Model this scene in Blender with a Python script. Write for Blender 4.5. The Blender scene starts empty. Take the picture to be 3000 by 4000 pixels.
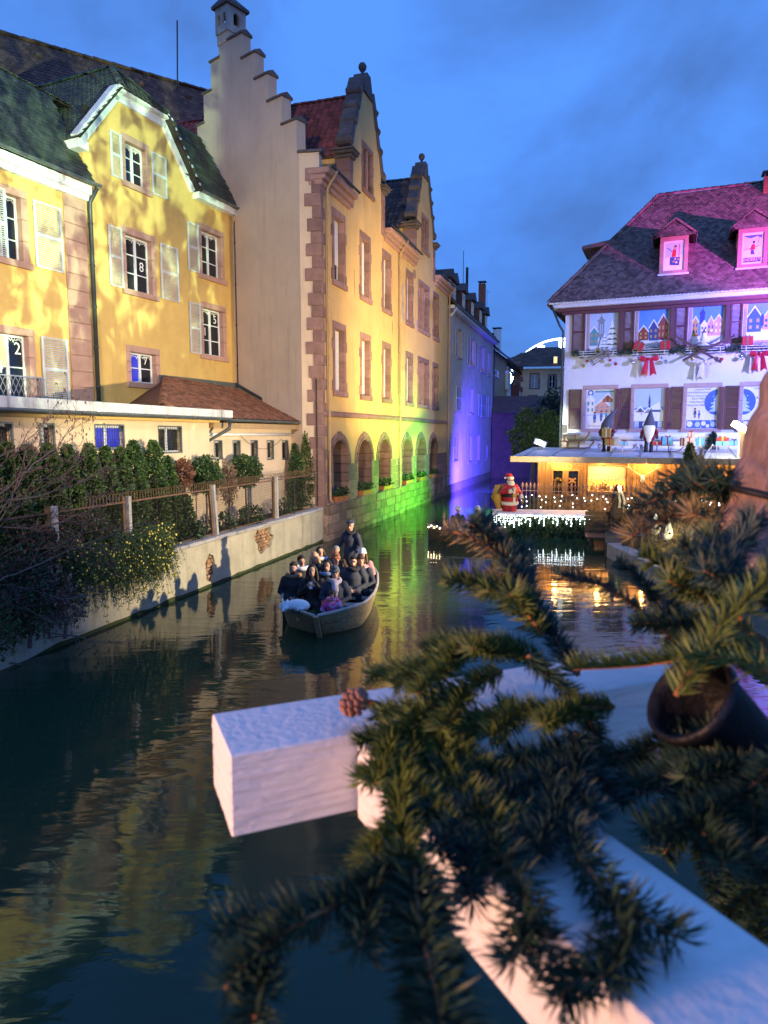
import bpy, bmesh, math, random
from mathutils import Vector as V, Matrix, geometry, noise as mnoise
random.seed(7)
SC = bpy.context.scene
COL = SC.collection
rad = math.radians
# ------------------------------------------------------------------ camera
FPX, HOR, HC = 2700.0, 1695.0, 3.9          # focal length in photo pixels, horizon row, camera height over the water
PITCH = math.atan((2000 - HOR) / FPX)
cam_d = bpy.data.cameras.new('camera'); cam = bpy.data.objects.new('camera', cam_d); COL.objects.link(cam)
cam.location = (0, 0, HC); cam.rotation_euler = (math.pi / 2 - PITCH, 0, 0)
cam_d.sensor_fit = 'VERTICAL'; cam_d.sensor_height = 36.0; cam_d.lens = 36.0 * FPX / 4000.0
cam_d.clip_start = .05; cam_d.clip_end = 2000
cam_d.dof.use_dof = True; cam_d.dof.focus_distance = 17.0; cam_d.dof.aperture_fstop = cam_d.lens / 4.6; cam_d.dof.aperture_blades = 0
SC.camera = cam
# ------------------------------------------------------------------ sky (dusk)
w = bpy.data.worlds.new('World'); SC.world = w; w.use_nodes = True
nt = w.node_tree; nt.nodes.clear()
def N(t, tree=None, **k):
    n = (tree or nt).nodes.new(t)
    for a, b in k.items(): setattr(n, a, b)
    return n
out = N('ShaderNodeOutputWorld'); bg = N('ShaderNodeBackground')
sky = N('ShaderNodeTexSky'); sky.sky_type = 'NISHITA'; sky.sun_disc = False
SUN_EL, SUN_ROT = rad(1.0), rad(200)
sky.sun_elevation = SUN_EL; sky.sun_rotation = SUN_ROT; sky.altitude = 200; sky.air_density = 1.0; sky.dust_density = .3; sky.ozone_density = 6.0
tint = N('ShaderNodeMixRGB', blend_type='MULTIPLY'); tint.inputs[0].default_value = 1; tint.inputs[2].default_value = (.62, 1.02, 1.55, 1)
tc = N('ShaderNodeTexCoord'); mp = N('ShaderNodeMapping'); mp.inputs['Scale'].default_value = (1.0, 1.0, 1.7); mp.inputs['Location'].default_value = (.3, 1.7, .2)
nz = N('ShaderNodeTexNoise'); nz.inputs['Scale'].default_value = 2.7; nz.inputs['Detail'].default_value = 6; nz.inputs['Roughness'].default_value = .55; nz.inputs['Distortion'].default_value = .35
rp = N('ShaderNodeValToRGB'); rp.color_ramp.elements[0].position = .43; rp.color_ramp.elements[1].position = .66
rp.color_ramp.elements[0].color = (0, 0, 0, 1); rp.color_ramp.elements[1].color = (1, 1, 1, 1)
SKYMUL = .34
fl = N('ShaderNodeMixRGB', blend_type='MIX'); fl.inputs[0].default_value = .9; fl.inputs[2].default_value = (.074 / SKYMUL, .23 / SKYMUL, .70 / SKYMUL, 1)
cl = N('ShaderNodeMixRGB', blend_type='MULTIPLY'); cl.inputs[2].default_value = (.74, .62, .58, 1)
L = nt.links.new
L(sky.outputs[0], tint.inputs[1]); L(tint.outputs[0], fl.inputs[1]); L(fl.outputs[0], cl.inputs[1])
L(tc.outputs['Generated'], mp.inputs[0]); L(mp.outputs[0], nz.inputs[0]); L(nz.outputs[0], rp.inputs[0]); L(rp.outputs[0], cl.inputs[0])
L(cl.outputs[0], bg.inputs[0]); bg.inputs[1].default_value = SKYMUL; L(bg.outputs[0], out.inputs[0])
# ------------------------------------------------------------------ faint last daylight
sd = bpy.data.lights.new('sun', 'SUN'); so = bpy.data.objects.new('sun', sd); COL.objects.link(so)
sd.energy = .06; sd.angle = rad(20); sd.color = (1, .86, .72); so.rotation_euler = (rad(80), 0, rad(200 - 180)); so.location = (0, -40, 60)
# ------------------------------------------------------------------ exposure
vs = SC.view_settings; vs.view_transform = 'Standard'; vs.look = 'None'; vs.exposure = .7; vs.gamma = 1; vs.use_curve_mapping = False
# ------------------------------------------------------------------ floodlights of the Christmas illumination
def spot(name, loc, aim, power, col, angle, blend=.5, size=.12, gobo=None):
    d = bpy.data.lights.new(name, 'SPOT'); o = bpy.data.objects.new(name, d); COL.objects.link(o)
    d.energy = power; d.color = col; d.spot_size = rad(angle); d.spot_blend = blend; d.shadow_soft_size = size
    o.location = loc; o.rotation_euler = (V(aim) - V(loc)).to_track_quat('-Z', 'Y').to_euler()
    if gobo: gobo(d)
    return o
def point(name, loc, power, col, size=.08):
    d = bpy.data.lights.new(name, 'POINT'); o = bpy.data.objects.new(name, d); COL.objects.link(o)
    d.energy = power; d.color = col; d.shadow_soft_size = size; o.location = loc
    return o
def leaf_gobo(d):                          # the projector throws a pattern of leafy twigs; barn doors cut it off at the right
    d.use_nodes = True; t = d.node_tree; t.nodes.clear(); K = t.links.new
    o = N('ShaderNodeOutputLight', t); e = N('ShaderNodeEmission', t); c = N('ShaderNodeTexCoord', t); sp = N('ShaderNodeSeparateXYZ', t); K(c.outputs['Normal'], sp.inputs[0])
    def M(op, a, b=None, c=None):
        n = N('ShaderNodeMath', t, operation=op)
        for i, x in enumerate((a, b, c)):
            if x is None: continue
            if isinstance(x, (int, float)): n.inputs[i].default_value = x
            else: K(x, n.inputs[i])
        return n.outputs[0]
    z = M('ABSOLUTE', sp.outputs[2]); x = M('MULTIPLY', M('DIVIDE', sp.outputs[0], z), GSX); y = M('MULTIPLY', M('DIVIDE', sp.outputs[1], z), GSY)
    cb = N('ShaderNodeCombineXYZ', t); K(x, cb.inputs[0]); K(y, cb.inputs[1])
    n1 = N('ShaderNodeTexNoise', t); n1.inputs['Scale'].default_value = 38; n1.inputs['Detail'].default_value = 3; n1.inputs['Roughness'].default_value = .6; n1.inputs['Distortion'].default_value = .5
    m1 = N('ShaderNodeMapping', t); m1.inputs['Rotation'].default_value = (0, 0, .6); m1.inputs['Scale'].default_value = (1.0, .6, 1); K(cb.outputs[0], m1.inputs[0]); K(m1.outputs[0], n1.inputs[0])
    n2 = N('ShaderNodeTexNoise', t); n2.inputs['Scale'].default_value = 8; n2.inputs['Detail'].default_value = 2; K(cb.outputs[0], n2.inputs[0])
    # fewer openings towards the lower right
    lean = M('ADD', M('MULTIPLY_ADD', y, 1.15, M('MULTIPLY', x, -.75)), .045); lean = M('MINIMUM', M('MAXIMUM', lean, -.22), .07)
    v = M('ADD', M('ADD', n1.outputs[0], M('MULTIPLY_ADD', n2.outputs[0], .5, -.25)), lean)
    r = N('ShaderNodeMapRange', t); r.inputs[1].default_value = .46; r.inputs[2].default_value = .63; r.inputs[3].default_value = .06; K(v, r.inputs[0])
    edge = N('ShaderNodeMapRange', t); edge.inputs[1].default_value = .205; edge.inputs[2].default_value = .185; edge.inputs[3].default_value = 0; edge.inputs[4].default_value = 1; K(x, edge.inputs[0])
    mx = N('ShaderNodeMixRGB', t, blend_type='MULTIPLY'); mx.inputs[0].default_value = 1; mx.inputs[2].default_value = (.66, 1.0, .56, 1); cc = N('ShaderNodeCombineXYZ', t); q = M('MULTIPLY', r.outputs[0], edge.outputs[0])
    for i in range(3): K(q, cc.inputs[i])
    K(cc.outputs[0], mx.inputs[1]); K(mx.outputs[0], e.inputs[0]); K(e.outputs[0], o.inputs[0])
GSX, GSY = 1, 1
LIGHTS = True
if LIGHTS:
    spot('flood_warm_bank', (8.3, 13.2, 3.4), (-4.2, 19.0, 3.0), 8200, (1, .80, .50), 60, .7, .10)
    spot('flood_amber_facade', (9.0, 24.0, 2.0), (.6, 33.0, 7.4), 10500, (1, .70, .32), 66, .9, .15)
    spot('flood_amber_near', (8.8, 16.5, 2.4), (-.6, 28.0, 8.0), 6500, (1, .70, .34), 42, .9, .12)
    spot('flood_leaf_projector', (3.5, 4.5, 5.6), (-9.2, 23.0, 9.6), 27000, (1, 1, 1), 46, .35, .04, leaf_gobo)
    spot('flood_green', (7.4, 34.0, .8), (1.0, 35.0, 1.2), 5600, (.14, 1, .05), 104, .9, .1)
    spot('flood_blue', (8.8, 45.5, .6), (5.4, 51.0, .9), 17000, (.05, .03, 1), 120, .9, .1)
    spot('flood_cool_white', (21.0, 20.0, 8.5), (13.2, 32.0, 6.2), 12500, (.31, .33, 1), 52, .6, .06)
    spot('flood_violet', (24.0, 14.0, 8.0), (17.5, 31.5, 9.8), 34000, (.24, .07, 1), 24, .8, .06)
    spot('flood_magenta', (24.0, 14.0, 9.0), (16.2, 34.5, 13.2), 38000, (.80, .12, .74), 22, .5, .06)
    spot('lamp_on_bridge', (-3.4, -1.0, 3.8), (-.15, 1.0, 3.36), 760, (1, .50, .26), 34, 1.0, .2)
    spot('street_lamp_bridge', (-5.0, -5.0, 8.0), (-7.0, 24.0, 8.0), 13000, (1, .77, .56), 44, .8, .3)
# ------------------------------------------------------------------ photo pixel -> place
CAMP = V((0, 0, HC)); FW = V((0, math.cos(PITCH), -math.sin(PITCH))); UP = V((0, math.sin(PITCH), math.cos(PITCH)))
def ray(u, v): return FW + V((1, 0, 0)) * ((u - 1500) / FPX) + UP * ((2000 - v) / FPX)
def atz(u, v, z):
    d = ray(u, v); return CAMP + d * ((z - HC) / d.z)
def aty(u, v, y):
    d = ray(u, v); return CAMP + d * (y / d.y)
class Fr:
    """vertical facade: x along it, y into the building, z up; origin on the water level"""
    def __init__(s, p0, d):
        s.p = V((p0[0], p0[1], 0)); s.d = V((d[0], d[1], 0)).normalized(); s.n = V((-s.d.y, s.d.x, 0))
        s.M = Matrix(((s.d.x, s.n.x, 0, s.p.x), (s.d.y, s.n.y, 0, s.p.y), (0, 0, 1, 0), (0, 0, 0, 1)))
    def sz(s, u, v, off=0):
        r = ray(u, v); p = s.p + s.n * off; t = (p - CAMP).dot(s.n) / r.dot(s.n); q = CAMP + r * t
        return (q - p).dot(s.d), q.z
    def rect(s, u0, u1, vt, vb, off=0):      # vt, vb read at the left edge
        a = s.sz(u0, vt, off); b = s.sz(u0, vb, off); c = s.sz(u1, (vt + vb) / 2, off)
        return (a[0] + b[0]) / 2, c[0], b[1], a[1]
    def w(s, x, y, z): return s.M @ V((x, y, z))
# ------------------------------------------------------------------ mesh builder
class MB:
    def __init__(s): s.v = []; s.f = []; s.mi = []; s.cur = 0
    def add(s, vs, fs):
        o = len(s.v); s.v += [tuple(p) for p in vs]
        for f in fs: s.f.append([i + o for i in f]); s.mi.append(s.cur)
        return s
    def box(s, x0, x1, y0, y1, z0, z1):
        return s.add([(x0, y0, z0), (x1, y0, z0), (x1, y1, z0), (x0, y1, z0), (x0, y0, z1), (x1, y0, z1), (x1, y1, z1), (x0, y1, z1)],
                     [(0, 3, 2, 1), (4, 5, 6, 7), (0, 1, 5, 4), (1, 2, 6, 5), (2, 3, 7, 6), (3, 0, 4, 7)])
    def bbox(s, x0, x1, y0, y1, z0, z1, b=.01):      # bevelled box
        x0, x1 = min(x0, x1), max(x0, x1); y0, y1 = min(y0, y1), max(y0, y1); z0, z1 = min(z0, z1), max(z0, z1)
        b = min(b, (x1 - x0) * .45, (y1 - y0) * .45, (z1 - z0) * .45)
        bm = bmesh.new(); vv = [bm.verts.new(p) for p in [(x, y, z) for x in (x0, x1) for y in (y0, y1) for z in (z0, z1)]]
        for f in [(0, 1, 3, 2), (4, 6, 7, 5), (0, 4, 5, 1), (2, 3, 7, 6), (0, 2, 6, 4), (1, 5, 7, 3)]: bm.faces.new([vv[i] for i in f])
        bmesh.ops.bevel(bm, geom=bm.edges[:], offset=b, segments=1, affect='EDGES')
        return s.bm(bm)
    def bm(s, bm, M=None):
        bm.verts.index_update()
        s.add([(M @ v.co if M else v.co) for v in bm.verts], [[v.index for v in f.verts] for f in bm.faces]); bm.free(); return s
    def obox(s, c, a, b, d):                          # centre and three half axes
        c, a, b, d = V(c), V(a), V(b), V(d)
        p = [c + a * i + b * j + d * k for k in (-1, 1) for (i, j) in ((-1, -1), (1, -1), (1, 1), (-1, 1))]
        return s.add(p, [(0, 3, 2, 1), (4, 5, 6, 7), (0, 1, 5, 4), (1, 2, 6, 5), (2, 3, 7, 6), (3, 0, 4, 7)])
    def beam(s, p, q, w, h, up=(0, 0, 1)):
        p, q = V(p), V(q); d = (q - p); u = V(up); a = d.cross(u)
        if a.length < 1e-6: a = d.cross(V((1, 0, 0)))
        a.normalize(); b = a.cross(d).normalized()
        return s.obox((p + q) / 2, d / 2, a * w / 2, b * h / 2)
    def wall(s, outer, holes, y0, y1, back=True):     # polygon in x,z with holes, extruded in y
        loops = [[V((x, 0, z)) for x, z in outer]] + [[V((x, 0, z)) for x, z in h] for h in holes]
        tri = geometry.tessellate_polygon(loops); fl = [p for l in loops for p in l]; n = len(fl)
        vs = [(p.x, y0, p.z) for p in fl] + [(p.x, y1, p.z) for p in fl]; fs = []
        for t in tri:
            a, b, c = t; nn = (fl[b] - fl[a]).cross(fl[c] - fl[a])
            if nn.y > 0: a, b, c = a, c, b
            fs.append((a, b, c))
            if back: fs.append((a + n, c + n, b + n))
        o = 0
        for l in loops:
            m = len(l)
            for i in range(m): j = (i + 1) % m; fs.append((o + i, o + j, o + j + n, o + i + n))
            o += m
        return s.add(vs, fs)
    def prism(s, poly, y0, y1): return s.wall(poly, [], y0, y1)
    def poly(s, pts): return s.add(pts, [list(range(len(pts)))])
    def tube(s, pts, r, n=6, cap=True, rnd=False):
        pts = [V(p) for p in pts]; m = len(pts); rr = list(r) if hasattr(r, '__len__') else [r] * m
        if rnd:                                        # rounded ends
            a = (pts[0] - pts[1]).normalized(); b = (pts[-1] - pts[-2]).normalized()
            pts = [pts[0] + a * rr[0] * .95, pts[0] + a * rr[0] * .6] + pts + [pts[-1] + b * rr[-1] * .6, pts[-1] + b * rr[-1] * .95]
            rr = [rr[0] * .3, rr[0] * .8] + rr + [rr[-1] * .8, rr[-1] * .3]; m = len(pts)
        vs = []; pa = None
        for i in range(m):
            t = (pts[min(i + 1, m - 1)] - pts[max(i - 1, 0)]).normalized()
            if pa is None: a = t.orthogonal().normalized()
            else:
                a = pa - t * pa.dot(t)
                a = a.normalized() if a.length > 1e-6 else t.orthogonal().normalized()
            pa = a; b = t.cross(a)
            for k in range(n): an = 2 * math.pi * k / n; vs.append(pts[i] + (a * math.cos(an) + b * math.sin(an)) * rr[i])
        fs = [(i * n + k, i * n + (k + 1) % n, (i + 1) * n + (k + 1) % n, (i + 1) * n + k) for i in range(m - 1) for k in range(n)]
        if cap: fs += [list(range(n))[::-1], [(m - 1) * n + k for k in range(n)]]
        return s.add(vs, fs)
    def ell(s, c, r, nu=10, nv=7, R=None):
        c = V(c); r = V(r) if hasattr(r, '__len__') else V((r, r, r)); vs = [V((0, 0, -1))]
        for j in range(1, nv):
            th = math.pi * j / nv - math.pi / 2
            for i in range(nu): ph = 2 * math.pi * i / nu; vs.append(V((math.cos(th) * math.cos(ph), math.cos(th) * math.sin(ph), math.sin(th))))
        vs.append(V((0, 0, 1))); fs = []
        for i in range(nu): fs.append((0, 1 + (i + 1) % nu, 1 + i))
        for j in range(nv - 2):
            for i in range(nu): a = 1 + j * nu; fs.append((a + i, a + (i + 1) % nu, a + nu + (i + 1) % nu, a + nu + i))
        e = len(vs) - 1; a = 1 + (nv - 2) * nu
        for i in range(nu): fs.append((a + i, a + (i + 1) % nu, e))
        P = [V((p.x * r.x, p.y * r.y, p.z * r.z)) for p in vs]
        if R: P = [R @ p for p in P]
        return s.add([c + p for p in P], fs)
    def lathe(s, prof, c=(0, 0, 0), n=12, M=None):
        c = V(c); vs = [V((r * math.cos(2 * math.pi * k / n), r * math.sin(2 * math.pi * k / n), z)) for r, z in prof for k in range(n)]
        if M: vs = [M @ p for p in vs]
        m = len(prof); fs = [(i * n + k, i * n + (k + 1) % n, (i + 1) * n + (k + 1) % n, (i + 1) * n + k) for i in range(m - 1) for k in range(n)]
        fs += [list(range(n))[::-1], [(m - 1) * n + k for k in range(n)]]
        return s.add([c + p for p in vs], fs)
    def mesh(s, name, mats, smooth=False):
        me = bpy.data.meshes.new(name); me.from_pydata(s.v, [], s.f)
        mats = mats if isinstance(mats, (list, tuple)) else [mats]
        for m in mats: me.materials.append(m)
        if len(mats) > 1: me.polygons.foreach_set('material_index', s.mi)
        if smooth: me.polygons.foreach_set('use_smooth', [True] * len(me.polygons))
        me.update(); return me
    def build(s, name, mats, parent=None, smooth=False, M=None, **tags):
        return place(name, s.mesh(name, mats, smooth), parent, M, **tags)
def place(name, me, parent=None, M=None, label=None, cat=None, group=None, kind=None):
    o = bpy.data.objects.new(name, me); COL.objects.link(o)
    if parent is not None: o.parent = parent
    if M is not None: o.matrix_basis = M
    for k, x in (('label', label), ('category', cat), ('group', group), ('kind', kind)):
        if x: o[k] = x
    return o
def thing(name, label, cat, M=None, group=None): return place(name, None, None, M if M is not None else Matrix(), label, cat, group)
T = Matrix.Translation
def RZ(a): return Matrix.Rotation(a, 4, 'Z')
def RX(a): return Matrix.Rotation(a, 4, 'X')
def RY(a): return Matrix.Rotation(a, 4, 'Y')
def copy_tree(o, parent=None, M=None):
    c = o.copy(); COL.objects.link(c); c.parent = parent
    if M is not None: c.matrix_basis = M
    for ch in list(o.children): copy_tree(ch, c)
    return c
def rnd(a, b): return random.uniform(a, b)
# ------------------------------------------------------------------ materials (all procedural)
def mat(name, col, rough=.8, var=.14, scale=2.5, bump=0., bscale=30, metal=0., spec=.35, streak=0., streakcol=None, rand=0., emis=None, estr=0., stretch=None, stain=None, stain_amt=0., trans=0.):
    m = bpy.data.materials.new(name); m.use_nodes = True; t = m.node_tree; b = t.nodes['Principled BSDF']; K = t.links.new
    b.inputs['Roughness'].default_value = rough; b.inputs['Metallic'].default_value = metal; b.inputs['Specular IOR Level'].default_value = spec
    g = N('ShaderNodeNewGeometry', t); pos = g.outputs['Position']
    if stretch:
        mp = N('ShaderNodeMapping', t); mp.inputs['Scale'].default_value = stretch; K(pos, mp.inputs[0]); vec = mp.outputs[0]
    else: vec = pos
    cur = None
    if var > 0:
        n = N('ShaderNodeTexNoise', t); n.inputs['Scale'].default_value = scale; n.inputs['Detail'].default_value = 5; n.inputs['Roughness'].default_value = .65; K(vec, n.inputs[0])
        r = N('ShaderNodeValToRGB', t); r.color_ramp.elements[0].position = .3; r.color_ramp.elements[1].position = .72
        r.color_ramp.elements[0].color = tuple(c * (1 - var) for c in col) + (1,); r.color_ramp.elements[1].color = tuple(min(1, c * (1 + var)) for c in col) + (1,)
        K(n.outputs[0], r.inputs[0]); cur = r.outputs[0]
    def mul(colr, fac):
        nonlocal cur
        x = N('ShaderNodeMixRGB', t, blend_type='MIX'); x.inputs[2].default_value = tuple(colr) + (1,)
        if cur is None: x.inputs[1].default_value = tuple(col) + (1,)
        else: K(cur, x.inputs[1])
        K(fac, x.inputs[0]); cur = x.outputs[0]
    if streak > 0:
        mp2 = N('ShaderNodeMapping', t); mp2.inputs['Scale'].default_value = (2.6, 2.6, .22); K(pos, mp2.inputs[0])
        n2 = N('ShaderNodeTexNoise', t); n2.inputs['Scale'].default_value = 1.6; n2.inputs['Detail'].default_value = 6; n2.inputs['Roughness'].default_value = .7; K(mp2.outputs[0], n2.inputs[0])
        r2 = N('ShaderNodeMapRange', t); r2.inputs[1].default_value = .52; r2.inputs[2].default_value = .78; r2.inputs[4].default_value = streak; K(n2.outputs[0], r2.inputs[0])
        mul(streakcol or [c * .45 for c in col], r2.outputs[0])
    if stain:
        n3 = N('ShaderNodeTexNoise', t); n3.inputs['Scale'].default_value = 1.3; n3.inputs['Detail'].default_value = 7; n3.inputs['Roughness'].default_value = .7; K(pos, n3.inputs[0])
        r3 = N('ShaderNodeMapRange', t); r3.inputs[1].default_value = .52; r3.inputs[2].default_value = .66; r3.inputs[4].default_value = stain_amt; K(n3.outputs[0], r3.inputs[0])
        mul(stain, r3.outputs[0])
    if rand > 0:
        oi = N('ShaderNodeObjectInfo', t); a = N('ShaderNodeMath', t, operation='ADD'); f = N('ShaderNodeMath', t, operation='FRACT')
        K(oi.outputs['Random'], a.inputs[0]); K(g.outputs['Random Per Island'], a.inputs[1]); K(a.outputs[0], f.inputs[0])
        h = N('ShaderNodeHueSaturation', t); mr = N('ShaderNodeMapRange', t); mr.inputs[3].default_value = 1 - rand; mr.inputs[4].default_value = 1 + rand
        K(f.outputs[0], mr.inputs[0]); K(mr.outputs[0], h.inputs['Value'])
        if cur is None: h.inputs['Color'].default_value = tuple(col) + (1,)
        else: K(cur, h.inputs['Color'])
        cur = h.outputs[0]
    if cur is None: b.inputs['Base Color'].default_value = tuple(col) + (1,)
    else: K(cur, b.inputs['Base Color'])
    if bump > 0:
        nb = N('ShaderNodeTexNoise', t); nb.inputs['Scale'].default_value = bscale; nb.inputs['Detail'].default_value = 4; K(vec, nb.inputs[0])
        bp = N('ShaderNodeBump', t); bp.inputs['Strength'].default_value = bump; bp.inputs['Distance'].default_value = .02; K(nb.outputs[0], bp.inputs['Height']); K(bp.outputs[0], b.inputs['Normal'])
    if emis: b.inputs['Emission Color'].default_value = tuple(emis) + (1,); b.inputs['Emission Strength'].default_value = estr
    if trans: b.inputs['Transmission Weight'].default_value = trans
    return m
M_ = {}
def mm(k, *a, **kw):
    M_[k] = mat(k, *a, **kw); return M_[k]
mm('ochre', (.58, .385, .125), .9, .10, 1.2, .25, 60, streak=.35, stain=(.50, .27, .10), stain_amt=.35)
mm('yellow_c', (.60, .40, .155), .9, .12, .9, .25, 60, streak=.6, streakcol=(.30, .20, .09))
mm('beige', (.50, .40, .30), .9, .10, .8, .25, 50, streak=.5, streakcol=(.27, .21, .17))
mm('cream', (.64, .50, .34), .9, .08, 1.5, .2, 60, streak=.3)
mm('white_wall', (.68, .70, .74), .9, .06, 1.0, .2, 60, streak=.25, streakcol=(.48, .48, .50))
mm('d_wall', (.50, .40, .33), .9, .16, .9, .3, 40, streak=.6, streakcol=(.20, .15, .13))
mm('e_wall', (.42, .26, .15), .9, .12, 1., .2, 40, streak=.4)
mm('stone', (.255, .150, .125), .85, .22, 3., .5, 26, rand=.22, streak=.3)
mm('stone_pink', (.40, .24, .19), .85, .15, 3., .4, 30, rand=.10, streak=.25)
mm('stone_base', (.24, .165, .115), .9, .30, 2.5, .7, 16, rand=.30, streak=.4, streakcol=(.10, .09, .05))
mm('stone_dark', (.115, .095, .088), .9, .3, 2.5, .5, 22, rand=.15)
mm('mortar', (.30, .25, .19), .95, .15, 6, .4, 40)
mm('lintel_pink', (.46, .33, .33), .85, .10, 4, .2, 30)
mm('tile_brown', (.125, .066, .050), .8, .25, 2, .2, 30, rand=.35)
mm('tile_red', (.17, .047, .042), .7, .25, 2, .2, 30, rand=.35)
mm('tile_grey', (.105, .075, .068), .75, .25, 2, .2, 30, rand=.4)
mm('tile_annex', (.20, .085, .050), .8, .3, 2, .2, 30, rand=.45)
mm('tile_w', (.19, .12, .11), .75, .25, 2, .2, 30, rand=.45)
mm('slate', (.045, .055, .045), .6, .3, 2, .2, 30, rand=.35, stain=(.05, .075, .025), stain_amt=.6)
mm('under', (.03, .025, .022), .9, .1)
mm('wood_white', (.66, .68, .70), .6, .07, 5, .1, 30, rand=.05, streak=.15)
mm('shutter_grey', (.50, .52, .53), .7, .12, 4, .2, 30, rand=.06, streak=.4, streakcol=(.26, .25, .24))
mm('shutter_maroon', (.135, .055, .065), .6, .12, 4, .1, 30, rand=.08)
mm('shutter_brown', (.10, .06, .05), .7, .15, 4)
mm('zinc', (.16, .19, .19), .45, .2, 5, .1, 20, metal=.6, streak=.4)
mm('zinc_dark', (.055, .065, .075), .5, .2, 5, metal=.5)
mm('pipe_yellow', (.40, .27, .14), .6, .15, 4, streak=.3)
mm('iron', (.03, .028, .027), .6, .2, 8, metal=.4)
mm('rust', (.13, .075, .045), .8, .3, 10)
mm('concrete', (.40, .37, .27), .95, .18, 1.6, .5, 18, streak=.8, streakcol=(.17, .165, .085), stain=(.27, .25, .15), stain_amt=.5)
mm('coping', (.36, .35, .33), .95, .25, 3, .6, 16, rand=.12)
mm('rubble', (.33, .20, .11), .95, .3, 6, .8, 20, rand=.45)
mm('soil', (.05, .04, .025), 1, .3, 6, .6, 20)
mm('bank_ground', (.09, .085, .055), 1, .3, 3, .6, 15)
mm('glass', (.012, .016, .022), .06, 0, spec=.6)
mm('glass_blue', (.02, .03, .10), .08, 0, spec=.6, emis=(.04, .06, 1), estr=.35)
mm('glass_warm', (.3, .2, .08), .2, 0, emis=(1, .62, .22), estr=1.1)
mm('curtain', (.35, .36, .40), .9, .15, 8)
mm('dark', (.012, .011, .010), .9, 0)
mm('white', (.78, .78, .77), .6, .05, 6)
mm('blind', (.66, .66, .66), .6, .05, 6)
mm('black', (.014, .014, .015), .6, .2, 10)
mm('steel', (.42, .43, .44), .35, .1, 6, metal=.8)
mm('bulb', (.9, .95, 1), .3, 0, emis=(.80, .93, 1), estr=9)
mm('bulb_warm', (1, .9, .6), .3, 0, emis=(1, .80, .42), estr=16)
mm('wire', (.02, .03, .02), .6, 0)
def leafmat(k, c, rand=.5, rough=.6):
    mm(k, c, rough, .2, 3, rand=rand, spec=.3)
leafmat('thuja', (.042, .085, .026), .55); leafmat('thuja_light', (.085, .13, .03), .5); leafmat('thuja_dead', (.16, .07, .045), .5); leafmat('thuja_dry', (.22, .15, .11), .4)
leafmat('leaf', (.05, .085, .028), .5); leafmat('leaf_dark', (.030, .058, .030), .5); leafmat('fir', (.030, .062, .036), .45, .5); leafmat('fir_lit', (.09, .125, .030), .5, .5); leafmat('fir_tan', (.24, .18, .085), .35, .5); leafmat('fir_blue', (.035, .07, .06), .45, .5)  # olive copy of the fir green: warm lamp light put into the needle colour
leafmat('dry', (.30, .22, .085), .5); leafmat('catkin', (.13, .06, .045), .4); leafmat('jasmine', (.75, .62, .10), .3)
mm('twig', (.13, .095, .085), .8, .3, 12, rand=.25); mm('twig_orange', (.30, .12, .045), .75, .3, 12); mm('bark', (.30, .19, .155), .9, .5, 30, 1.0, 60, stretch=(1, 1, .35))
mm('roof_edge', (.60, .60, .58), .7, .1, 5, streak=.95, streakcol=(.05, .05, .04), stain=(.08, .075, .06), stain_amt=.55)
# ================================================================== shared building pieces
k = 13 / 12
UNIT = {}
def unit(key, name='pane'):
    if (key, name) not in UNIT: UNIT[(key, name)] = MB().box(0, 1, 0, 1, 0, 1).mesh(name, M_[key])
    return UNIT[(key, name)]
def ubox(name, key, par, x0, x1, y0, y1, z0, z1, **t):
    return place(name, unit(key, name), par, T((x0, y0, z0)) @ Matrix.Diagonal((x1 - x0, y1 - y0, z1 - z0, 1)), **t)
BEV = {}
def stone(par, name, key, x0, x1, y0, y1, z0, z1, b=.012):
    """one stone with soft edges; alike sizes share a mesh"""
    q = (key, name, round(x1 - x0, 2), round(y1 - y0, 2), round(z1 - z0, 2))
    if q not in BEV: BEV[q] = MB().bbox(0, max(q[2], .02), 0, max(q[3], .02), 0, max(q[4], .02), b).mesh(name, M_[key])
    return place(name, BEV[q], par, T((x0, y0, z0)))
def rect(x0, x1, z0, z1): return [(x0, z0), (x1, z0), (x1, z1), (x0, z1)]
def window(par, x0, x1, z0, z1, y=.2, cols=2, rows=3, fm='wood_white', glass='glass', fw=.055, special=None, curtain=False):
    b = MB(); xm = (x1 - x0) / cols
    b.box(x0, x1, y, y + .06, z0, z0 + fw).box(x0, x1, y, y + .06, z1 - fw, z1).box(x0, x0 + fw, y, y + .06, z0 + fw, z1 - fw).box(x1 - fw, x1, y, y + .06, z0 + fw, z1 - fw)
    for c in range(1, cols): b.box(x0 + xm * c - fw * .8, x0 + xm * c + fw * .8, y - .012, y + .055, z0 + fw, z1 - fw)
    zz = (z1 - z0) / rows
    for r in range(1, rows):
        for c in range(cols): b.box(x0 + xm * c + fw * .8, x0 + xm * (c + 1) - fw * .8, y + .012, y + .05, z0 + zz * r - .017, z0 + zz * r + .017)
    wn = b.build('window', M_[fm], par)
    for c in range(cols):
        for r in range(rows):
            g = (special or {}).get((c, r), glass)
            ubox('pane', g, wn, x0 + xm * c + .03, x0 + xm * (c + 1) - .03, y + .03, y + .037, z0 + zz * r + .012, z0 + zz * (r + 1) - .012)
    if curtain: ubox('curtain', 'curtain', wn, x0 + .06, x0 + (x1 - x0) * .4, y + .02, y + .027, z0 + .06, z1 - .06)
    return wn
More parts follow.
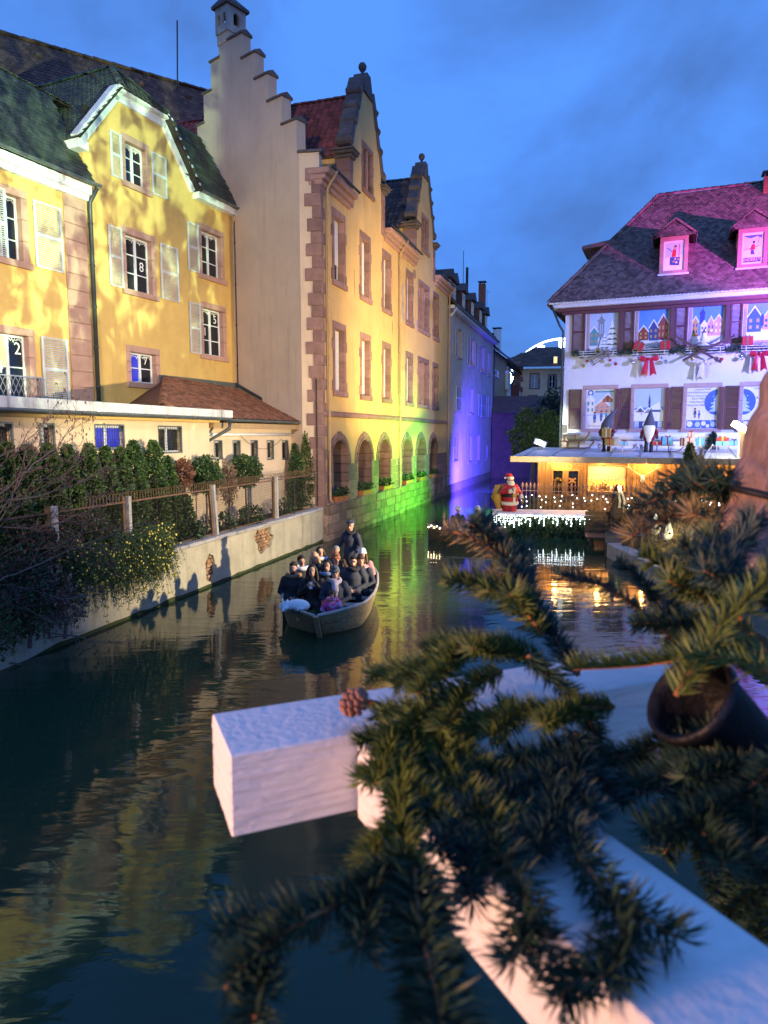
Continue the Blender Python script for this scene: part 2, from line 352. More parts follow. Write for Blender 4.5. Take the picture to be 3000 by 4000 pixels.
def surround(par, x0, x1, z0, z1, jw=.17, lh=.2, sh=.15, depth=.3, key='stone', n=5, proud=.03, ears=.07):
    stone(par, 'lintel', key, x0 - jw, x1 + jw, -proud, depth, z1 + .004, z1 + lh)
    stone(par, 'sill', key, x0 - jw - .04, x1 + jw + .04, -proud - .07, depth, z0 - sh, z0 - .004)
    h = (z1 - z0) / n
    for i in range(n):
        e = ears if i in (0, n - 2) else 0
        stone(par, 'jamb_stone', key, x0 - jw - e, x0, -proud, depth, z0 + h * i + .003, z0 + h * (i + 1) - .003)
        stone(par, 'jamb_stone', key, x1, x1 + jw + e, -proud, depth, z0 + h * i + .003, z0 + h * (i + 1) - .003)
    return rect(x0 - jw + .03, x1 + jw - .03, z0 - sh + .03, z1 + lh - .03)
def shutter(par, x0, x1, z0, z1, y=-.075, key='shutter_grey', panels=2, th=.04):
    b = MB(); fw = .065; hm = (z1 - z0) / panels
    b.box(x0, x0 + fw, y, y + th, z0, z1).box(x1 - fw, x1, y, y + th, z0, z1)
    for i in range(panels + 1):
        zc = z0 + hm * i; b.box(x0 + fw, x1 - fw, y + .002, y + th - .002, max(z0, zc - fw * .6), min(z1, zc + fw * .6))
    b.box(x0 - .02, x0 + .03, y - .012, y, z0 + .2, z0 + .26).box(x0 - .02, x0 + .03, y - .012, y, z1 - .26, z1 - .2)
    s = b.build('shutter', M_[key], par); q = MB()
    nz = int((z1 - z0) / .052)
    for i in range(nz):
        zc = z0 + (i + .5) * (z1 - z0) / nz; q.obox(((x0 + x1) / 2, y + th * .55, zc), ((x1 - x0) / 2 - fw, 0, 0), (0, .016, .014), (0, .003, -.004))
    q.build('slats', M_[key], s, kind='stuff'); return s
def inpoly(x, y, P):
    r = False; j = len(P) - 1
    for i in range(len(P)):
        if (P[i][1] > y) != (P[j][1] > y) and x < (P[j][0] - P[i][0]) * (y - P[i][1]) / (P[j][1] - P[i][1]) + P[i][0]: r = not r
        j = i
    return r
TILES = {}
def tile_mesh(key, tw, th, wave):
    q = (key, tw, th, wave)
    if q not in TILES:
        b = MB(); l = th * 1.35
        if wave:
            n = 6; row = []
            for t, zb in ((-.5, .045), (.5, .008)):
                for i in range(n + 1):
                    x = (i / n - .5) * tw; row.append((x, l * t, zb + .03 * math.sin(i / n * 2 * math.pi + .6)))
            lo = [(p[0], p[1], p[2] - .03) for p in row[:n + 1]]
            b.add(row + lo, [(i, i + 1, i + n + 2, i + n + 1) for i in range(n)] + [(2 * n + 2 + i, 2 * n + 3 + i, i + 1, i) for i in range(n)])
        else:
            w2 = tw * .485
            top = [(-w2, -l * .36, .034), (-w2 * .5, -l * .5, .036), (w2 * .5, -l * .5, .036), (w2, -l * .36, .034), (w2, l * .5, .008), (-w2, l * .5, .008)]
            b.add(top + [(p[0], p[1], p[2] - .02) for p in top[:4]] + [(w2, l * .5, -.004), (-w2, l * .5, -.004)], [(0, 1, 2, 3, 4, 5), (6, 7, 1, 0), (7, 8, 2, 1), (8, 9, 3, 2), (9, 10, 4, 3), (11, 6, 0, 5)])
        TILES[q] = (b.mesh('tile', M_[key], wave), b)
    return TILES[q]
def roof_plane(par, P0, ex, ey, poly, tw, th, key, nsingle=120, wave=False, W=None, jit=.004):
    """a roof slope: underlay and its tiles; the ones nearest to the viewer are single objects"""
    P0 = V(P0); ex = V(ex).normalized(); ey = V(ey).normalized(); nn = ex.cross(ey).normalized(); ey = nn.cross(ex)
    rf = MB().add([P0 + ex * a + ey * b for a, b in poly] + [P0 + ex * a + ey * b - nn * .05 for a, b in poly],
                  [list(range(len(poly))), list(range(len(poly), 2 * len(poly)))[::-1]] + [(i, i + len(poly), (i + 1) % len(poly) + len(poly), (i + 1) % len(poly)) for i in range(len(poly))]).build('roof', M_['under'], par)
    a0 = min(p[0] for p in poly); a1 = max(p[0] for p in poly); b0 = min(p[1] for p in poly); b1 = max(p[1] for p in poly)
    me, tb = tile_mesh(key, tw, th, wave); L_ = []
    Wm = W if W is not None else par.matrix_basis
    B = Matrix(((ex.x, ey.x, nn.x, 0), (ex.y, ey.y, nn.y, 0), (ex.z, ey.z, nn.z, 0), (0, 0, 0, 1)))
    j = 0; bb = b0 + th * .3
    while bb < b1 - th * .1:
        a = a0 + tw * (.5 if wave or j % 2 else 0)
        while a < a1 + tw * .3:
            if inpoly(a, bb, poly): L_.append((P0 + ex * (a + rnd(-jit, jit)) + ey * (bb + rnd(-jit, jit)) + nn * (.004 + rnd(0, .006))))
            a += tw
        bb += th; j += 1
    L_.sort(key=lambda p: ((Wm @ p) - CAMP).length)
    for p in L_[:nsingle]: place('tile', me, rf, T(p) @ B @ RZ(rnd(-.02, .02)))
    if L_[nsingle:]:
        m = MB()
        for p in L_[nsingle:]:
            M = T(p) @ B @ RZ(rnd(-.025, .025)) @ RX(rnd(-.012, .012)); m.add([M @ V(q) for q in tb.v], tb.f)
        m.build('tiles', M_[key], rf, smooth=False, kind='stuff')
    return rf
def ridge_tiles(par, p, q, key, step=.34, r=.11, name='ridge_tile'):
    p, q = V(p), V(q); d = (q - p); n = max(1, int(d.length / step)); d.normalize()
    b = MB(); K = 6; vs = []
    for t, rr in ((0, r), (step * 1.06, r * .86)):
        for i in range(K + 1): an = math.pi * i / K; vs.append((rr * math.cos(an), t, rr * math.sin(an) * .9))
    vs += [(x * .8, y, z * .8) for x, y, z in vs[:K + 1]]
    b.add(vs, [(i, i + 1, K + 2 + i, K + 1 + i) for i in range(K)] + [(2 * K + 2 + i, 2 * K + 3 + i, i + 1, i) for i in range(K)])
    me = b.mesh(name, M_[key], True); x = d.cross(V((0, 0, 1))).normalized(); z = x.cross(d)
    B = Matrix(((x.x, d.x, z.x, 0), (x.y, d.y, z.y, 0), (x.z, d.z, z.z, 0), (0, 0, 0, 1)))
    for i in range(n): place(name, me, par, T(p + d * step * i + z * rnd(-.012, .012)) @ B)
def gutter(par, p, q, r=.075, key='zinc', name='gutter'):
    p, q = V(p), V(q); d = (q - p).normalized(); x = d.cross(V((0, 0, 1))).normalized(); K = 6; b = MB(); vs = []
    n = max(2, int((q - p).length / 1.2))
    for a in (p, q):
        for i in range(K + 1): an = math.pi + math.pi * i / K; vs.append(a + x * r * math.cos(an) + V((0, 0, r * math.sin(an))))
        for i in range(K + 1): an = math.pi + math.pi * i / K; vs.append(a + x * r * .86 * math.cos(an) + V((0, 0, r * .86 * math.sin(an))))
    m = 2 * K + 2
    b.add(vs, [(i, i + 1, m + i + 1, m + i) for i in range(K)] + [(K + 1 + i, m + K + 1 + i, m + K + 2 + i, K + 2 + i) for i in range(K)] + [(0, m, m + K + 1, K + 1), (K, 2 * K + 1, m + 2 * K + 1, m + K)])
    g = b.build(name, M_[key], par, True)
    c = MB()
    for i in range(n): a = p.lerp(q, (i + .5) / n); c.tube([a - x * r * 1.08 + V((0, 0, .01)), a - x * r * .8 - V((0, 0, r * .75)), a - V((0, 0, r * 1.06)), a + x * r * .8 - V((0, 0, r * .75)), a + x * r * 1.08 + V((0, 0, .01))], .012, 4)
    c.build('gutter_brackets', M_[key], g); return g
def downpipe(par, pts, r=.05, key='zinc', collars=3):
    o = MB().tube(pts, r, 8).build('downpipe', M_[key], par, True)
    a, b = V(pts[-2]), V(pts[-1])
    for i in range(1, len(pts)):
        if (V(pts[i]) - V(pts[i - 1])).length > (b - a).length: a, b = V(pts[i - 1]), V(pts[i])
    for i in range(collars):
        c = a.lerp(b, (i + .5) / collars); MB().lathe([(r * 1.2, -.03), (r * 1.25, 0), (r * 1.2, .03)], c, 8).build('collar', M_[key], o, True)
    return o
def text(par, s, x, y, z, size, key='white', M=None, name='numeral', align='CENTER', **tags):
    c = bpy.data.curves.new(name, 'FONT'); c.body = s; c.size = size; c.extrude = .002; c.align_x = align; c.align_y = 'CENTER'; c.resolution_u = 3
    o = bpy.data.objects.new(name, c); me = bpy.data.meshes.new_from_object(o); bpy.data.objects.remove(o); me.materials.clear(); me.materials.append(M_[key])
    return place(name, me, par, T((x, y, z)) @ (M if M is not None else RX(math.pi / 2)), **tags)
# ================================================================== the setting
C_A, C_B = atz(1263, 2114, 0), atz(1743, 1931, 0)
CF = Fr(C_A, C_B - C_A); CL = (C_B - C_A).length
GW0 = atz(78, 2588, 0); GF = Fr(GW0, C_A - GW0); GL = (C_A - GW0).length        # garden wall by the water
KP = V((-2.72, 23.2, 0)) * k; DS = V((.770, -.637, 0)); SF = Fr(KP - DS * 6 * k, DS)
JP = V((-5.35, 25.38, 0)) * k; DY = V((.407, .914, 0)); YF = Fr(JP - DY.normalized() * 12 * k, DY)
AN1 = V((-3.14, 23.55, 0)) * k; AF = Fr(AN1 - GF.d * 18, GF.d)                  # annex front wall, x = 18 at the gable wall
DF = Fr(C_B, CF.d)
WC = aty(2205, 1400, 34.6); WF = Fr(WC, (.923, -.385))                          # white house
HF = Fr(aty(2100, 1870, 29.6), (.923, -.385))                                   # chalet front wall
# water
wm = bpy.data.materials.new('water'); wm.use_nodes = True; t = wm.node_tree; b = t.nodes['Principled BSDF']
b.inputs['Base Color'].default_value = (.018, .042, .022, 1); b.inputs['Roughness'].default_value = .05; b.inputs['IOR'].default_value = 1.33; b.inputs['Specular IOR Level'].default_value = .5
g = N('ShaderNodeNewGeometry', t); prev = None
for sc, st, dist, rot in (((.5, 1.7, 1), .22, .05, .25), ((1.7, 4.6, 1), .22, .016, -.1), ((6, 13, 1), .12, .005, .2)):
    mp = N('ShaderNodeMapping', t); mp.inputs['Scale'].default_value = sc; mp.inputs['Rotation'].default_value = (0, 0, rot); t.links.new(g.outputs['Position'], mp.inputs[0])
    n1 = N('ShaderNodeTexNoise', t); n1.inputs['Scale'].default_value = 1; n1.inputs['Detail'].default_value = 2; n1.inputs['Distortion'].default_value = .6; t.links.new(mp.outputs[0], n1.inputs[0])
    bp = N('ShaderNodeBump', t); bp.inputs['Strength'].default_value = st; bp.inputs['Distance'].default_value = dist; t.links.new(n1.outputs[0], bp.inputs['Height'])
    if prev: t.links.new(prev, bp.inputs['Normal'])
    prev = bp.outputs[0]
t.links.new(prev, b.inputs['Normal'])
MB().poly([(-60, -20, 0), (60, -20, 0), (60, 140, 0), (-60, 140, 0)]).build('canal_water', wm, kind='structure')
MB().poly([(-900, -400, -1.5), (900, -400, -1.5), (900, 1500, -1.5), (-900, 1500, -1.5)]).build('ground', M_['bank_ground'], kind='structure')
def slab(name, pts, z0, z1, key):
    n = len(pts); return MB().add([(p[0], p[1], z1) for p in pts] + [(p[0], p[1], z0) for p in pts], [list(range(n)), list(range(n, 2 * n))[::-1]] + [(i, i + n, (i + 1) % n + n, (i + 1) % n) for i in range(n)]).build(name, M_[key], kind='structure')
ZG = 1.24
gl0 = GF.w(-14, .3, 0); gl1 = GF.w(GL - .05, .3, 0)
slab('garden_bank', [gl1, (-9, 34, 0), (-40, 60, 0), (-60, 10, 0), (-40, -15, 0), gl0], -1.4, ZG - .06, 'soil')
# ================================================================== garden wall: rendered concrete with a coping and a broken patch
gw = thing('garden_wall', 'stained concrete retaining wall with bare rubble patches rising out of the canal', 'wall', GF.M)
def ragged(cx, cz, rx, rz, n=18, seed=0):
    rg = random.Random(seed); return [(cx + rx * math.cos(6.283 * i / n) * rg.uniform(.75, 1.2), cz + rz * math.sin(6.283 * i / n) * rg.uniform(.75, 1.2)) for i in range(n)]
pa = GF.rect(1000, 1062, 2075, 2190); pb = GF.rect(795, 845, 2175, 2300)
hA = ragged((pa[0] + pa[1]) / 2, .78, (pa[1] - pa[0]) * .55, .42, 18, 2); hA = [(x, min(z, ZG - .14)) for x, z in hA]
hB = ragged((pb[0] + pb[1]) / 2, .45, (pb[1] - pb[0]) * .38, .40, 16, 5); hB = [(x, max(z, .03)) for x, z in hB]
MB().wall(rect(-14, GL, -1.4, ZG - .1), [hA, hB], 0, .1).build('render_coat', M_['concrete'], gw)
MB().box(-14, GL - .01, .13, .3, -1.4, ZG - .12).build('core', M_['mortar'], gw)
for hh in (hA, hB):
    x0 = min(p[0] for p in hh); x1 = max(p[0] for p in hh); z0 = min(p[1] for p in hh); z1 = max(p[1] for p in hh)
    z = z0
    while z < z1:
        x = x0 - rnd(0, .1); h = rnd(.07, .12)
        while x < x1:
            wd = rnd(.09, .2)
            if inpoly(x + wd / 2, z + h / 2, hh): stone(gw, 'rubble_stone', 'rubble', x + .008, x + wd - .008, rnd(.03, .08), .15, z + .006, z + h - .006, .02)
            x += wd
        z += h
x = -13.9
while x < GL - .1:
    l = min(rnd(.9, 1.3), GL - x); stone(gw, 'coping_stone', 'coping', x, x + l - .008, -.04 + rnd(-.012, .012), .34, ZG - .1, ZG + rnd(-.008, .008), .02); x += l
MB().wall([(0, -.02), (GL, -.02), (GL, .10)] + [(GL - i * .4, .07 + .06 * mnoise.noise(V((i * .9, 0, 0)))) for i in range(1, int(GL / .4))], [], -.006, 0).build('algae_line', mat('algae', (.035, .05, .012), .8, .3, 6), gw)
# ================================================================== yellow house with the half-hipped gable
y1 = thing('gabled_house', 'ochre house with half-hipped gable, grey shutters and stone window frames', 'house', YF.M)
y0 = thing('neighbour_house', 'ochre house with lattice balcony and pink stone pilaster, beside the half-hipped gable', 'house', YF.M)
holes = []
def ywin(par, x0, x1, z0, z1, rows, hl, left=None, right=None, special=None, jw=.19, **kw):
    x0, x1, z0, z1 = x0 * k, x1 * k, z0 * k, z1 * k
    hl.append(surround(par, x0, x1, z0, z1, jw, .2, .17, .3, 'stone_pink', 3, .025, 0)); wn = window(par, x0, x1, z0, z1, .17, 2, rows, special=special, **kw)
    MB().tube([(x0 + .05, .168, z1 - .07 - .03 * (i % 2)) if False else (x0 + .05 + (x1 - x0 - .1) * i / 24, .165, z1 - .07 - (.07 if i % 2 else .015) * (1 + .6 * math.sin(i * 2.3))) for i in range(25)], .012, 4).build('paper_icicles', M_['white'], wn)
    for sh in (left, right):
        if sh: shutter(par, sh[0] * k, sh[1] * k, z0 - .03, z1 + .06)
    return wn
a = ywin(y1, 6.84, 7.88, 7.78, 9.35, 3, holes, (6.15, 6.66), (8.22, 9.02)); text(a, '8', 7.6 * k, .16, 8.55 * k, .42)
ywin(y1, 10.26, 11.29, 8.90, 10.34, 3, holes, (9.52, 10.06))
a = ywin(y1, 10.24, 11.31, 6.27, 7.82, 3, holes, (9.50, 10.04)); text(a, '5', 11.05 * k, .16, 7.52 * k, .42); text(a, '1', 10.5 * k, .16, 7.05 * k, .42)
a = ywin(y1, 6.86, 7.90, 5.12, 6.0, 2, holes, special={(0, 0): 'glass_blue', (0, 1): 'glass_blue'}); text(a, '7', 7.62 * k, .16, 5.8 * k, .36)
ywin(y1, 6.96, 7.79, 10.80, 11.93, 3, holes, (6.36, 6.78), (7.98, 8.62), jw=.16)
ol = [(5.42, 1.0), (12.06, 1.0), (12.06, 11.55), (9.86, 11.55), (8.62, 13.05), (6.57, 13.05), (5.42, 11.55)]
MB().wall([(x * k, z * k) for x, z in ol], holes, 0, .35).build('wall', M_['ochre'], y1)
MB().box(5.42 * k, 5.62 * k, .351, 5, 1, 11.3 * k).build('side_wall', M_['ochre'], y1)
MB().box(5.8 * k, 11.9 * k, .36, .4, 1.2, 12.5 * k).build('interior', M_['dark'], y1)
# barge boards with the pale painted soffit
bo = MB()
for (p, q) in (((5.12, 11.28), (6.57, 13.1)), ((6.57, 13.1), (8.62, 13.1)), ((8.62, 13.1), (9.95, 11.5))):
    a, c = V((p[0] * k, -.14, p[1] * k)), V((q[0] * k, -.14, q[1] * k)); d = (c - a).normalized(); nrm = V((-d.z, 0, d.x))
    for lo, hi, ya, yb in ((-.26, -.02, -.10, 0), (-.02, .13, -.28, -.002)):
        MB().add([a + nrm * lo + V((0, ya + .14, 0)), c + nrm * lo + V((0, ya + .14, 0)), c + nrm * hi + V((0, ya + .14, 0)), a + nrm * hi + V((0, ya + .14, 0)),
                  a + nrm * lo + V((0, yb + .14, 0)), c + nrm * lo + V((0, yb + .14, 0)), c + nrm * hi + V((0, yb + .14, 0)), a + nrm * hi + V((0, yb + .14, 0))],
                 [(0, 1, 2, 3), (7, 6, 5, 4), (0, 4, 5, 1), (1, 5, 6, 2), (2, 6, 7, 3), (3, 7, 4, 0)]).build('barge_board', M_['wood_white'], y1)
stone(y1, 'eaves_return', 'wood_white', 5.08 * k, 5.42 * k, -.25, 1.6, 11.05 * k, 11.28 * k)
# roof planes
RZk = 14.34 * k; xr = 7.6 * k
lx, lz = 5.08 * k, 11.3 * k; rx_, rz_ = 9.98 * k, 11.45 * k
fy = -.3
def plane_from(par, O, X, Y, pts, *a, **kw):        # pts given in 3-D, on the plane O, X (along), Y (up)
    O = V(O); ex = V(X).normalized(); ey = V(Y); ey = (ey - ex * ey.dot(ex)).normalized()
    return roof_plane(par, O, ex, ey, [((V(p) - O).dot(ex), (V(p) - O).dot(ey)) for p in pts], *a, **kw)
sl = (RZk - lz) / (xr - lx); Az = 13.17 * k; Ax = lx + (Az - lz) / sl; hy = .98 * k
plane_from(y1, (lx, 6, lz), (0, -1, 0), (xr - lx, 0, RZk - lz), [(lx, 6, lz), (lx, fy, lz), (Ax, fy, Az), (xr, hy, RZk), (xr, 6, RZk)], .19, .15, 'slate', 260)
sr = (RZk - rz_) / (rx_ - xr); Bx = rx_ - (Az - rz_) / sr
plane_from(y1, (rx_, fy, rz_), (0, 1, 0), (xr - rx_, 0, RZk - rz_), [(rx_, fy, rz_), (rx_, 6, rz_), (xr, 6, RZk), (xr, hy, RZk), (Bx, fy, Az)], .19, .15, 'slate', 0)
plane_from(y1, (Ax, fy, Az), (1, 0, 0), (0, hy - fy, RZk - Az), [(Ax, fy, Az), (Bx, fy, Az), (xr, hy, RZk)], .19, .15, 'slate', 60)
ridge_tiles(y1, (xr, 6, RZk + .02), (xr, hy, RZk + .02), 'slate'); ridge_tiles(y1, (Ax, fy, Az + .03), (xr, hy, RZk + .03), 'slate'); ridge_tiles(y1, (Bx, fy, Az + .03), (xr, hy, RZk + .03), 'slate')
ez = 11.45 * k
plane_from(y1, (9.98 * k, -.3, ez), (1, 0, 0), (0, 1.55, 2.75), [(9.98 * k, -.3, ez), (12.06 * k, -.3, ez), (11.75 * k, 1.25, ez + 2.75), (7 * k, 1.25, ez + 2.75)], .19, .15, 'slate', 120)
MB().box(9.9 * k, 12.2 * k, -.28, .0, ez - .28, ez - .06).build('cornice', M_['wood_white'], y1)
gutter(y1, (9.9 * k, -.36, ez - .01), (12.28 * k, -.36, ez - .01))
downpipe(y1, [(12.02 * k, -.36, ez - .1), (12.0 * k, -.12, ez - .5), (12.0 * k, -.12, 5.35 * k)], .055, 'zinc_dark', 4)
# ---- neighbour
holes = []
ywin(y0, 2.45, 3.42, 7.78, 9.30, 3, holes, (2.45, 2.97), (3.74, 4.58))
a = ywin(y0, 2.45, 3.42, 4.46, 6.0, 2, holes, None, (3.76, 4.57), special={(0, 1): 'glass_warm'}); text(a, '2', 3.22 * k, .16, 5.68 * k, .45); text(a, '4', 2.7 * k, .16, 5.2 * k, .45)
MB().wall([(-3 * k, .5), (5.42 * k, .5), (5.42 * k, 10.1 * k), (-3 * k, 10.1 * k)], holes, .002, .35).build('wall', M_['ochre'], y0)
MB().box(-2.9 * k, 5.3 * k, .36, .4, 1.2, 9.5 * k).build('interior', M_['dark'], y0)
z = 4.0 * k; i = 0
while z < 9.95 * k:
    stone(y0, 'pilaster_stone', 'stone_pink', 4.68 * k, 5.40 * k, -.05, .2, z + .004, z + .455, .014); z += .46; i += 1
ez0 = 10.22 * k
plane_from(y0, (-3 * k, -.35, ez0), (1, 0, 0), (0, 1.65, 2.75), [(-3 * k, -.35, ez0), (5.5 * k, -.35, ez0), (5.5 * k, 1.3, ez0 + 2.75), (-3 * k, 1.3, ez0 + 2.75)], .19, .15, 'slate', 300)
plane_from(y0, (-3 * k, 1.3, ez0 + 2.74), (1, 0, 0), (0, 3.2, 1.0), [(-3 * k, 1.3, ez0 + 2.74), (7.3 * k, 1.3, ez0 + 2.74), (7.3 * k, 5, ez0 + 3.9), (-3 * k, 5, ez0 + 3.9)], .19, .15, 'slate', 0)
co = MB(); co.box(-3 * k, 5.45 * k, -.26, .0, ez0 - .30, ez0 - .06).box(-3 * k, 5.45 * k, -.14, .0, ez0 - .46, ez0 - .30).build('cornice', M_['wood_white'], y0)
gutter(y0, (-3 * k, -.41, ez0 + .0), (5.62 * k, -.41, ez0 + .0))
downpipe(y0, [(5.5 * k, -.41, ez0 - .1), (5.46 * k, -.14, ez0 - .5), (5.46 * k, -.14, 4.35 * k)], .06, 'zinc_dark', 5)
la = MB()
for i in range(9):
    x = 2.3 * k + i * .15
    la.beam((x, -.2, 4.42 * k), (x + .3, -.2, 4.98 * k), .012, .012).beam((x + .3, -.205, 4.42 * k), (x, -.205, 4.98 * k), .012, .012)
la.box(2.2 * k, 3.62 * k, -.215, -.185, 4.98 * k, 5.01 * k).box(2.2 * k, 3.62 * k, -.215, -.185, 4.40 * k, 4.43 * k).box(3.60 * k, 3.63 * k, -.22, .0, 4.40 * k, 5.02 * k)
la.build('balcony_lattice', M_['steel'], y0)
# ================================================================== big brown roof behind
Rb = V((-8.7, 34, 0)) * k; rd = V((.829, .559, 0)).normalized()
bf = Fr(Rb - rd * 16 * k, rd)
zr0 = aty(808, 347, Rb.y).z
bg_ = thing('barn_roof_house', 'large building behind the gables under a long dark brown tiled roof', 'house', bf.M)
plane_from(bg_, (0, -5.5, zr0 - 7.5), (1, 0, 0), (0, 5.5, 7.5), [(-6, -5.5, zr0 - 7.5), (14.0, -5.5, zr0 - 7.5), (18.5, 0, zr0), (-6, 0, zr0)], .24, .22, 'tile_brown', 300)
plane_from(bg_, (22, 6.6, zr0 - 9), (-1, 0, 0), (0, -6.6, 9), [(22, 6.6, zr0 - 9), (-6, 6.6, zr0 - 9), (-6, 0, zr0), (18.5, 0, zr0)], .5, .5, 'tile_brown', 0)
ridge_tiles(bg_, (-6, 0, zr0), (18.5, 0, zr0), 'tile_brown', .42, .16)
MB().box(-6, 13, -5.2, 6.3, 1, zr0 - 7.6).build('wall', M_['beige'], bg_)
for (u, v) in ((152, 222), (360, 280), (553, 332), (735, 383)):
    d = ray(u, v); nrm = bf.M.to_3x3() @ V((0, -9, 6.6)).normalized(); o = bf.w(0, 0, zr0); q = CAMP + d * ((o - CAMP).dot(nrm) / d.dot(nrm)); lq = bf.M.inverted() @ q
    b = MB(); b.lathe([(.16, -.05), (.16, .1), (.10, .16)], lq, 8).build('roof_vent', M_['tile_brown'], bg_, True)
am = aty(692, 300, Rb.y - 1.5); at = aty(692, 80, Rb.y - 1.5); lm = bf.M.inverted()
an = MB().tube([lm @ V((am.x, am.y, am.z - .4)), lm @ at], .035, 5).build('lightning_rod', M_['iron'], bg_)
# ================================================================== arcaded house on the canal (with its stepped gable)
ch = thing('arcaded_house', 'long ochre canal house with stepped end gable, arcade and two scrolled gables', 'house', CF.M)
CFi = CF.M.inverted()
sg_par = CFi @ SF.M
R_ = [(3.30, 17.0), (3.96, 16.18), (4.58, 15.32), (5.25, 14.44), (5.91, 13.54)]
Lf = [(2.07, 17.2), (1.58, 16.6), (1.12, 15.67), (.70, 14.7)]
o_ = [(0.2, .5), (6.0, .5), (6.0, 12.5)]
o_ += [(5.91, 12.5)]
for i in range(len(R_) - 1, -1, -1):
    o_.append((R_[i][0], R_[i][1])); o_.append((R_[i - 1][0] if i else 2.05, R_[i][1]))
for i, (x, z) in enumerate(Lf):
    if i: o_.append((Lf[i - 1][0], z))
    o_.append((x, z)) if i else None
o_.append((.70, 13.4)); o_.append((.2, 13.4))
def dd(P):
    r = []
    for p in P:
        if not r or (abs(p[0] - r[-1][0]) + abs(p[1] - r[-1][1])) > 1e-4: r.append(p)
    return r
o_ = dd([(x * k, z * k) for x, z in o_])
sg = MB().wall(o_, [], 0, .42).build('stepped_gable', M_['beige'], ch, M=sg_par)
def cap(par, x0, x1, z, y0=-.06, y1=.48, h=.2):      # saddle-backed coping stone
    ym = (y0 + y1) / 2
    MB().add([(x0, y0, z), (x1, y0, z), (x1, y1, z), (x0, y1, z), (x0, y0, z + .07), (x1, y0, z + .07), (x1, y1, z + .07), (x0, y1, z + .07), (x0, ym, z + h), (x1, ym, z + h)],
             [(0, 3, 2, 1), (0, 1, 5, 4), (2, 3, 7, 6), (4, 5, 9, 8), (6, 7, 8, 9), (1, 2, 6, 9, 5), (3, 0, 4, 8, 7)]).build('step_coping', M_['stone_dark'], par)
for i, (x, z) in enumerate(R_): cap(sg, (R_[i - 1][0] if i else 2.6) * k - .05, x * k + .05, z * k + .002)
for i in range(1, 4): cap(sg, Lf[i][0] * k - .05, Lf[i - 1][0] * k + .05, Lf[i][1] * k + .002)
cap(sg, .15 * k, .7 * k, 13.4 * k + .002)
# bell-cote chimney on top
zc = 17.0 * k
MB().box(2.02 * k, 2.62 * k, -.03, .75, zc, zc + .35).build('chimney_base', M_['beige'], sg)
cw = MB(); x0, x1 = 2.0 * k, 2.66 * k; yb0, yb1 = -.08, .80
def arch_loop(x, w, z0, zs): return [(x - w, z0), (x + w, z0)] + [(x + w * math.cos(a), zs + w * math.sin(a)) for a in [math.pi * i / 8 for i in range(9)]]
def al(x, w, z0, zs): return [(x - w, z0), (x + w, z0), (x + w, zs)] + [(x + w * math.cos(math.pi * i / 8), zs + w * math.sin(math.pi * i / 8)) for i in range(1, 8)] + [(x - w, zs)]
cw.wall(rect(x0, x1, zc + .35, zc + 1.25), [al(x0 + .2, .10, zc + .62, zc + .9), al(x1 - .2, .10, zc + .62, zc + .9)], yb0, yb0 + .1)
cw.wall(rect(x0, x1, zc + .35, zc + 1.25), [al(x0 + .2, .10, zc + .62, zc + .9), al(x1 - .2, .10, zc + .62, zc + .9)], yb1 - .1, yb1)
for sx in (x0, x1 - .1):
    b2 = MB().wall(rect(yb0 + .1, yb1 - .1, zc + .35, zc + 1.25), [al((yb0 + yb1) / 2, .15, zc + .62, zc + .92)], 0, .1)
    cw.add([(sx + y, x, z) for x, y, z in b2.v], b2.f)
cc = cw.build('chimney', M_['coping'], sg)
xm, ym = (x0 + x1) / 2, (yb0 + yb1) / 2
MB().add([(x0 - .1, yb0 - .1, zc + 1.25), (x1 + .1, yb0 - .1, zc + 1.25), (x1 + .1, yb1 + .1, zc + 1.25), (x0 - .1, yb1 + .1, zc + 1.25), (x0 - .1, yb0 - .1, zc + 1.35), (x1 + .1, yb0 - .1, zc + 1.35), (x1 + .1, yb1 + .1, zc + 1.35), (x0 - .1, yb1 + .1, zc + 1.35), (xm, yb0 + .2, zc + 1.8), (xm, yb1 - .2, zc + 1.8)],
         [(0, 3, 2, 1), (0, 1, 5, 4), (1, 2, 6, 5), (2, 3, 7, 6), (3, 0, 4, 7), (4, 5, 8), (5, 6, 9, 8), (6, 7, 9), (7, 4, 8, 9)]).build('chimney_roof', M_['stone_dark'], cc)
# chamfered strip between the gable and the canal front
k0 = CFi @ KP; sf = Fr(KP, C_A - KP); SL = (C_A - KP).length; sp = CFi @ sf.M
st = MB().box(0, SL - .02, .0, .4, -.5, 12.5 * k).build('corner_strip', M_['cream'], ch, M=sp)
cap(st, -.05, SL + .1, 12.5 * k + .002)
z = -.4; i = 0
while z < 11.7 * k:
    h = .44 if i % 2 else .40; w_ = (.30, .52, .34, .46, .28, .56)[i % 6]
    stone(st, 'quoin_stone', 'stone', SL - w_, SL + .025, -.04, .4, z + .004, z + h - .004, .014)
    z += h; i += 1
i = 0; z = -.4
while z < 11.7 * k:
    h = .44 if i % 2 else .40; stone(ch, 'quoin_stone', 'stone', .002, (.30, .20, .34, .22)[i % 4], -.045, .3, z + .004, z + h - .004, .014); z += h; i += 1
MB().tube([(SL - .18, -.07, 5.4 * k), (SL - .18, -.07, 1.3)], .02, 6).build('cable', M_['iron'], st)
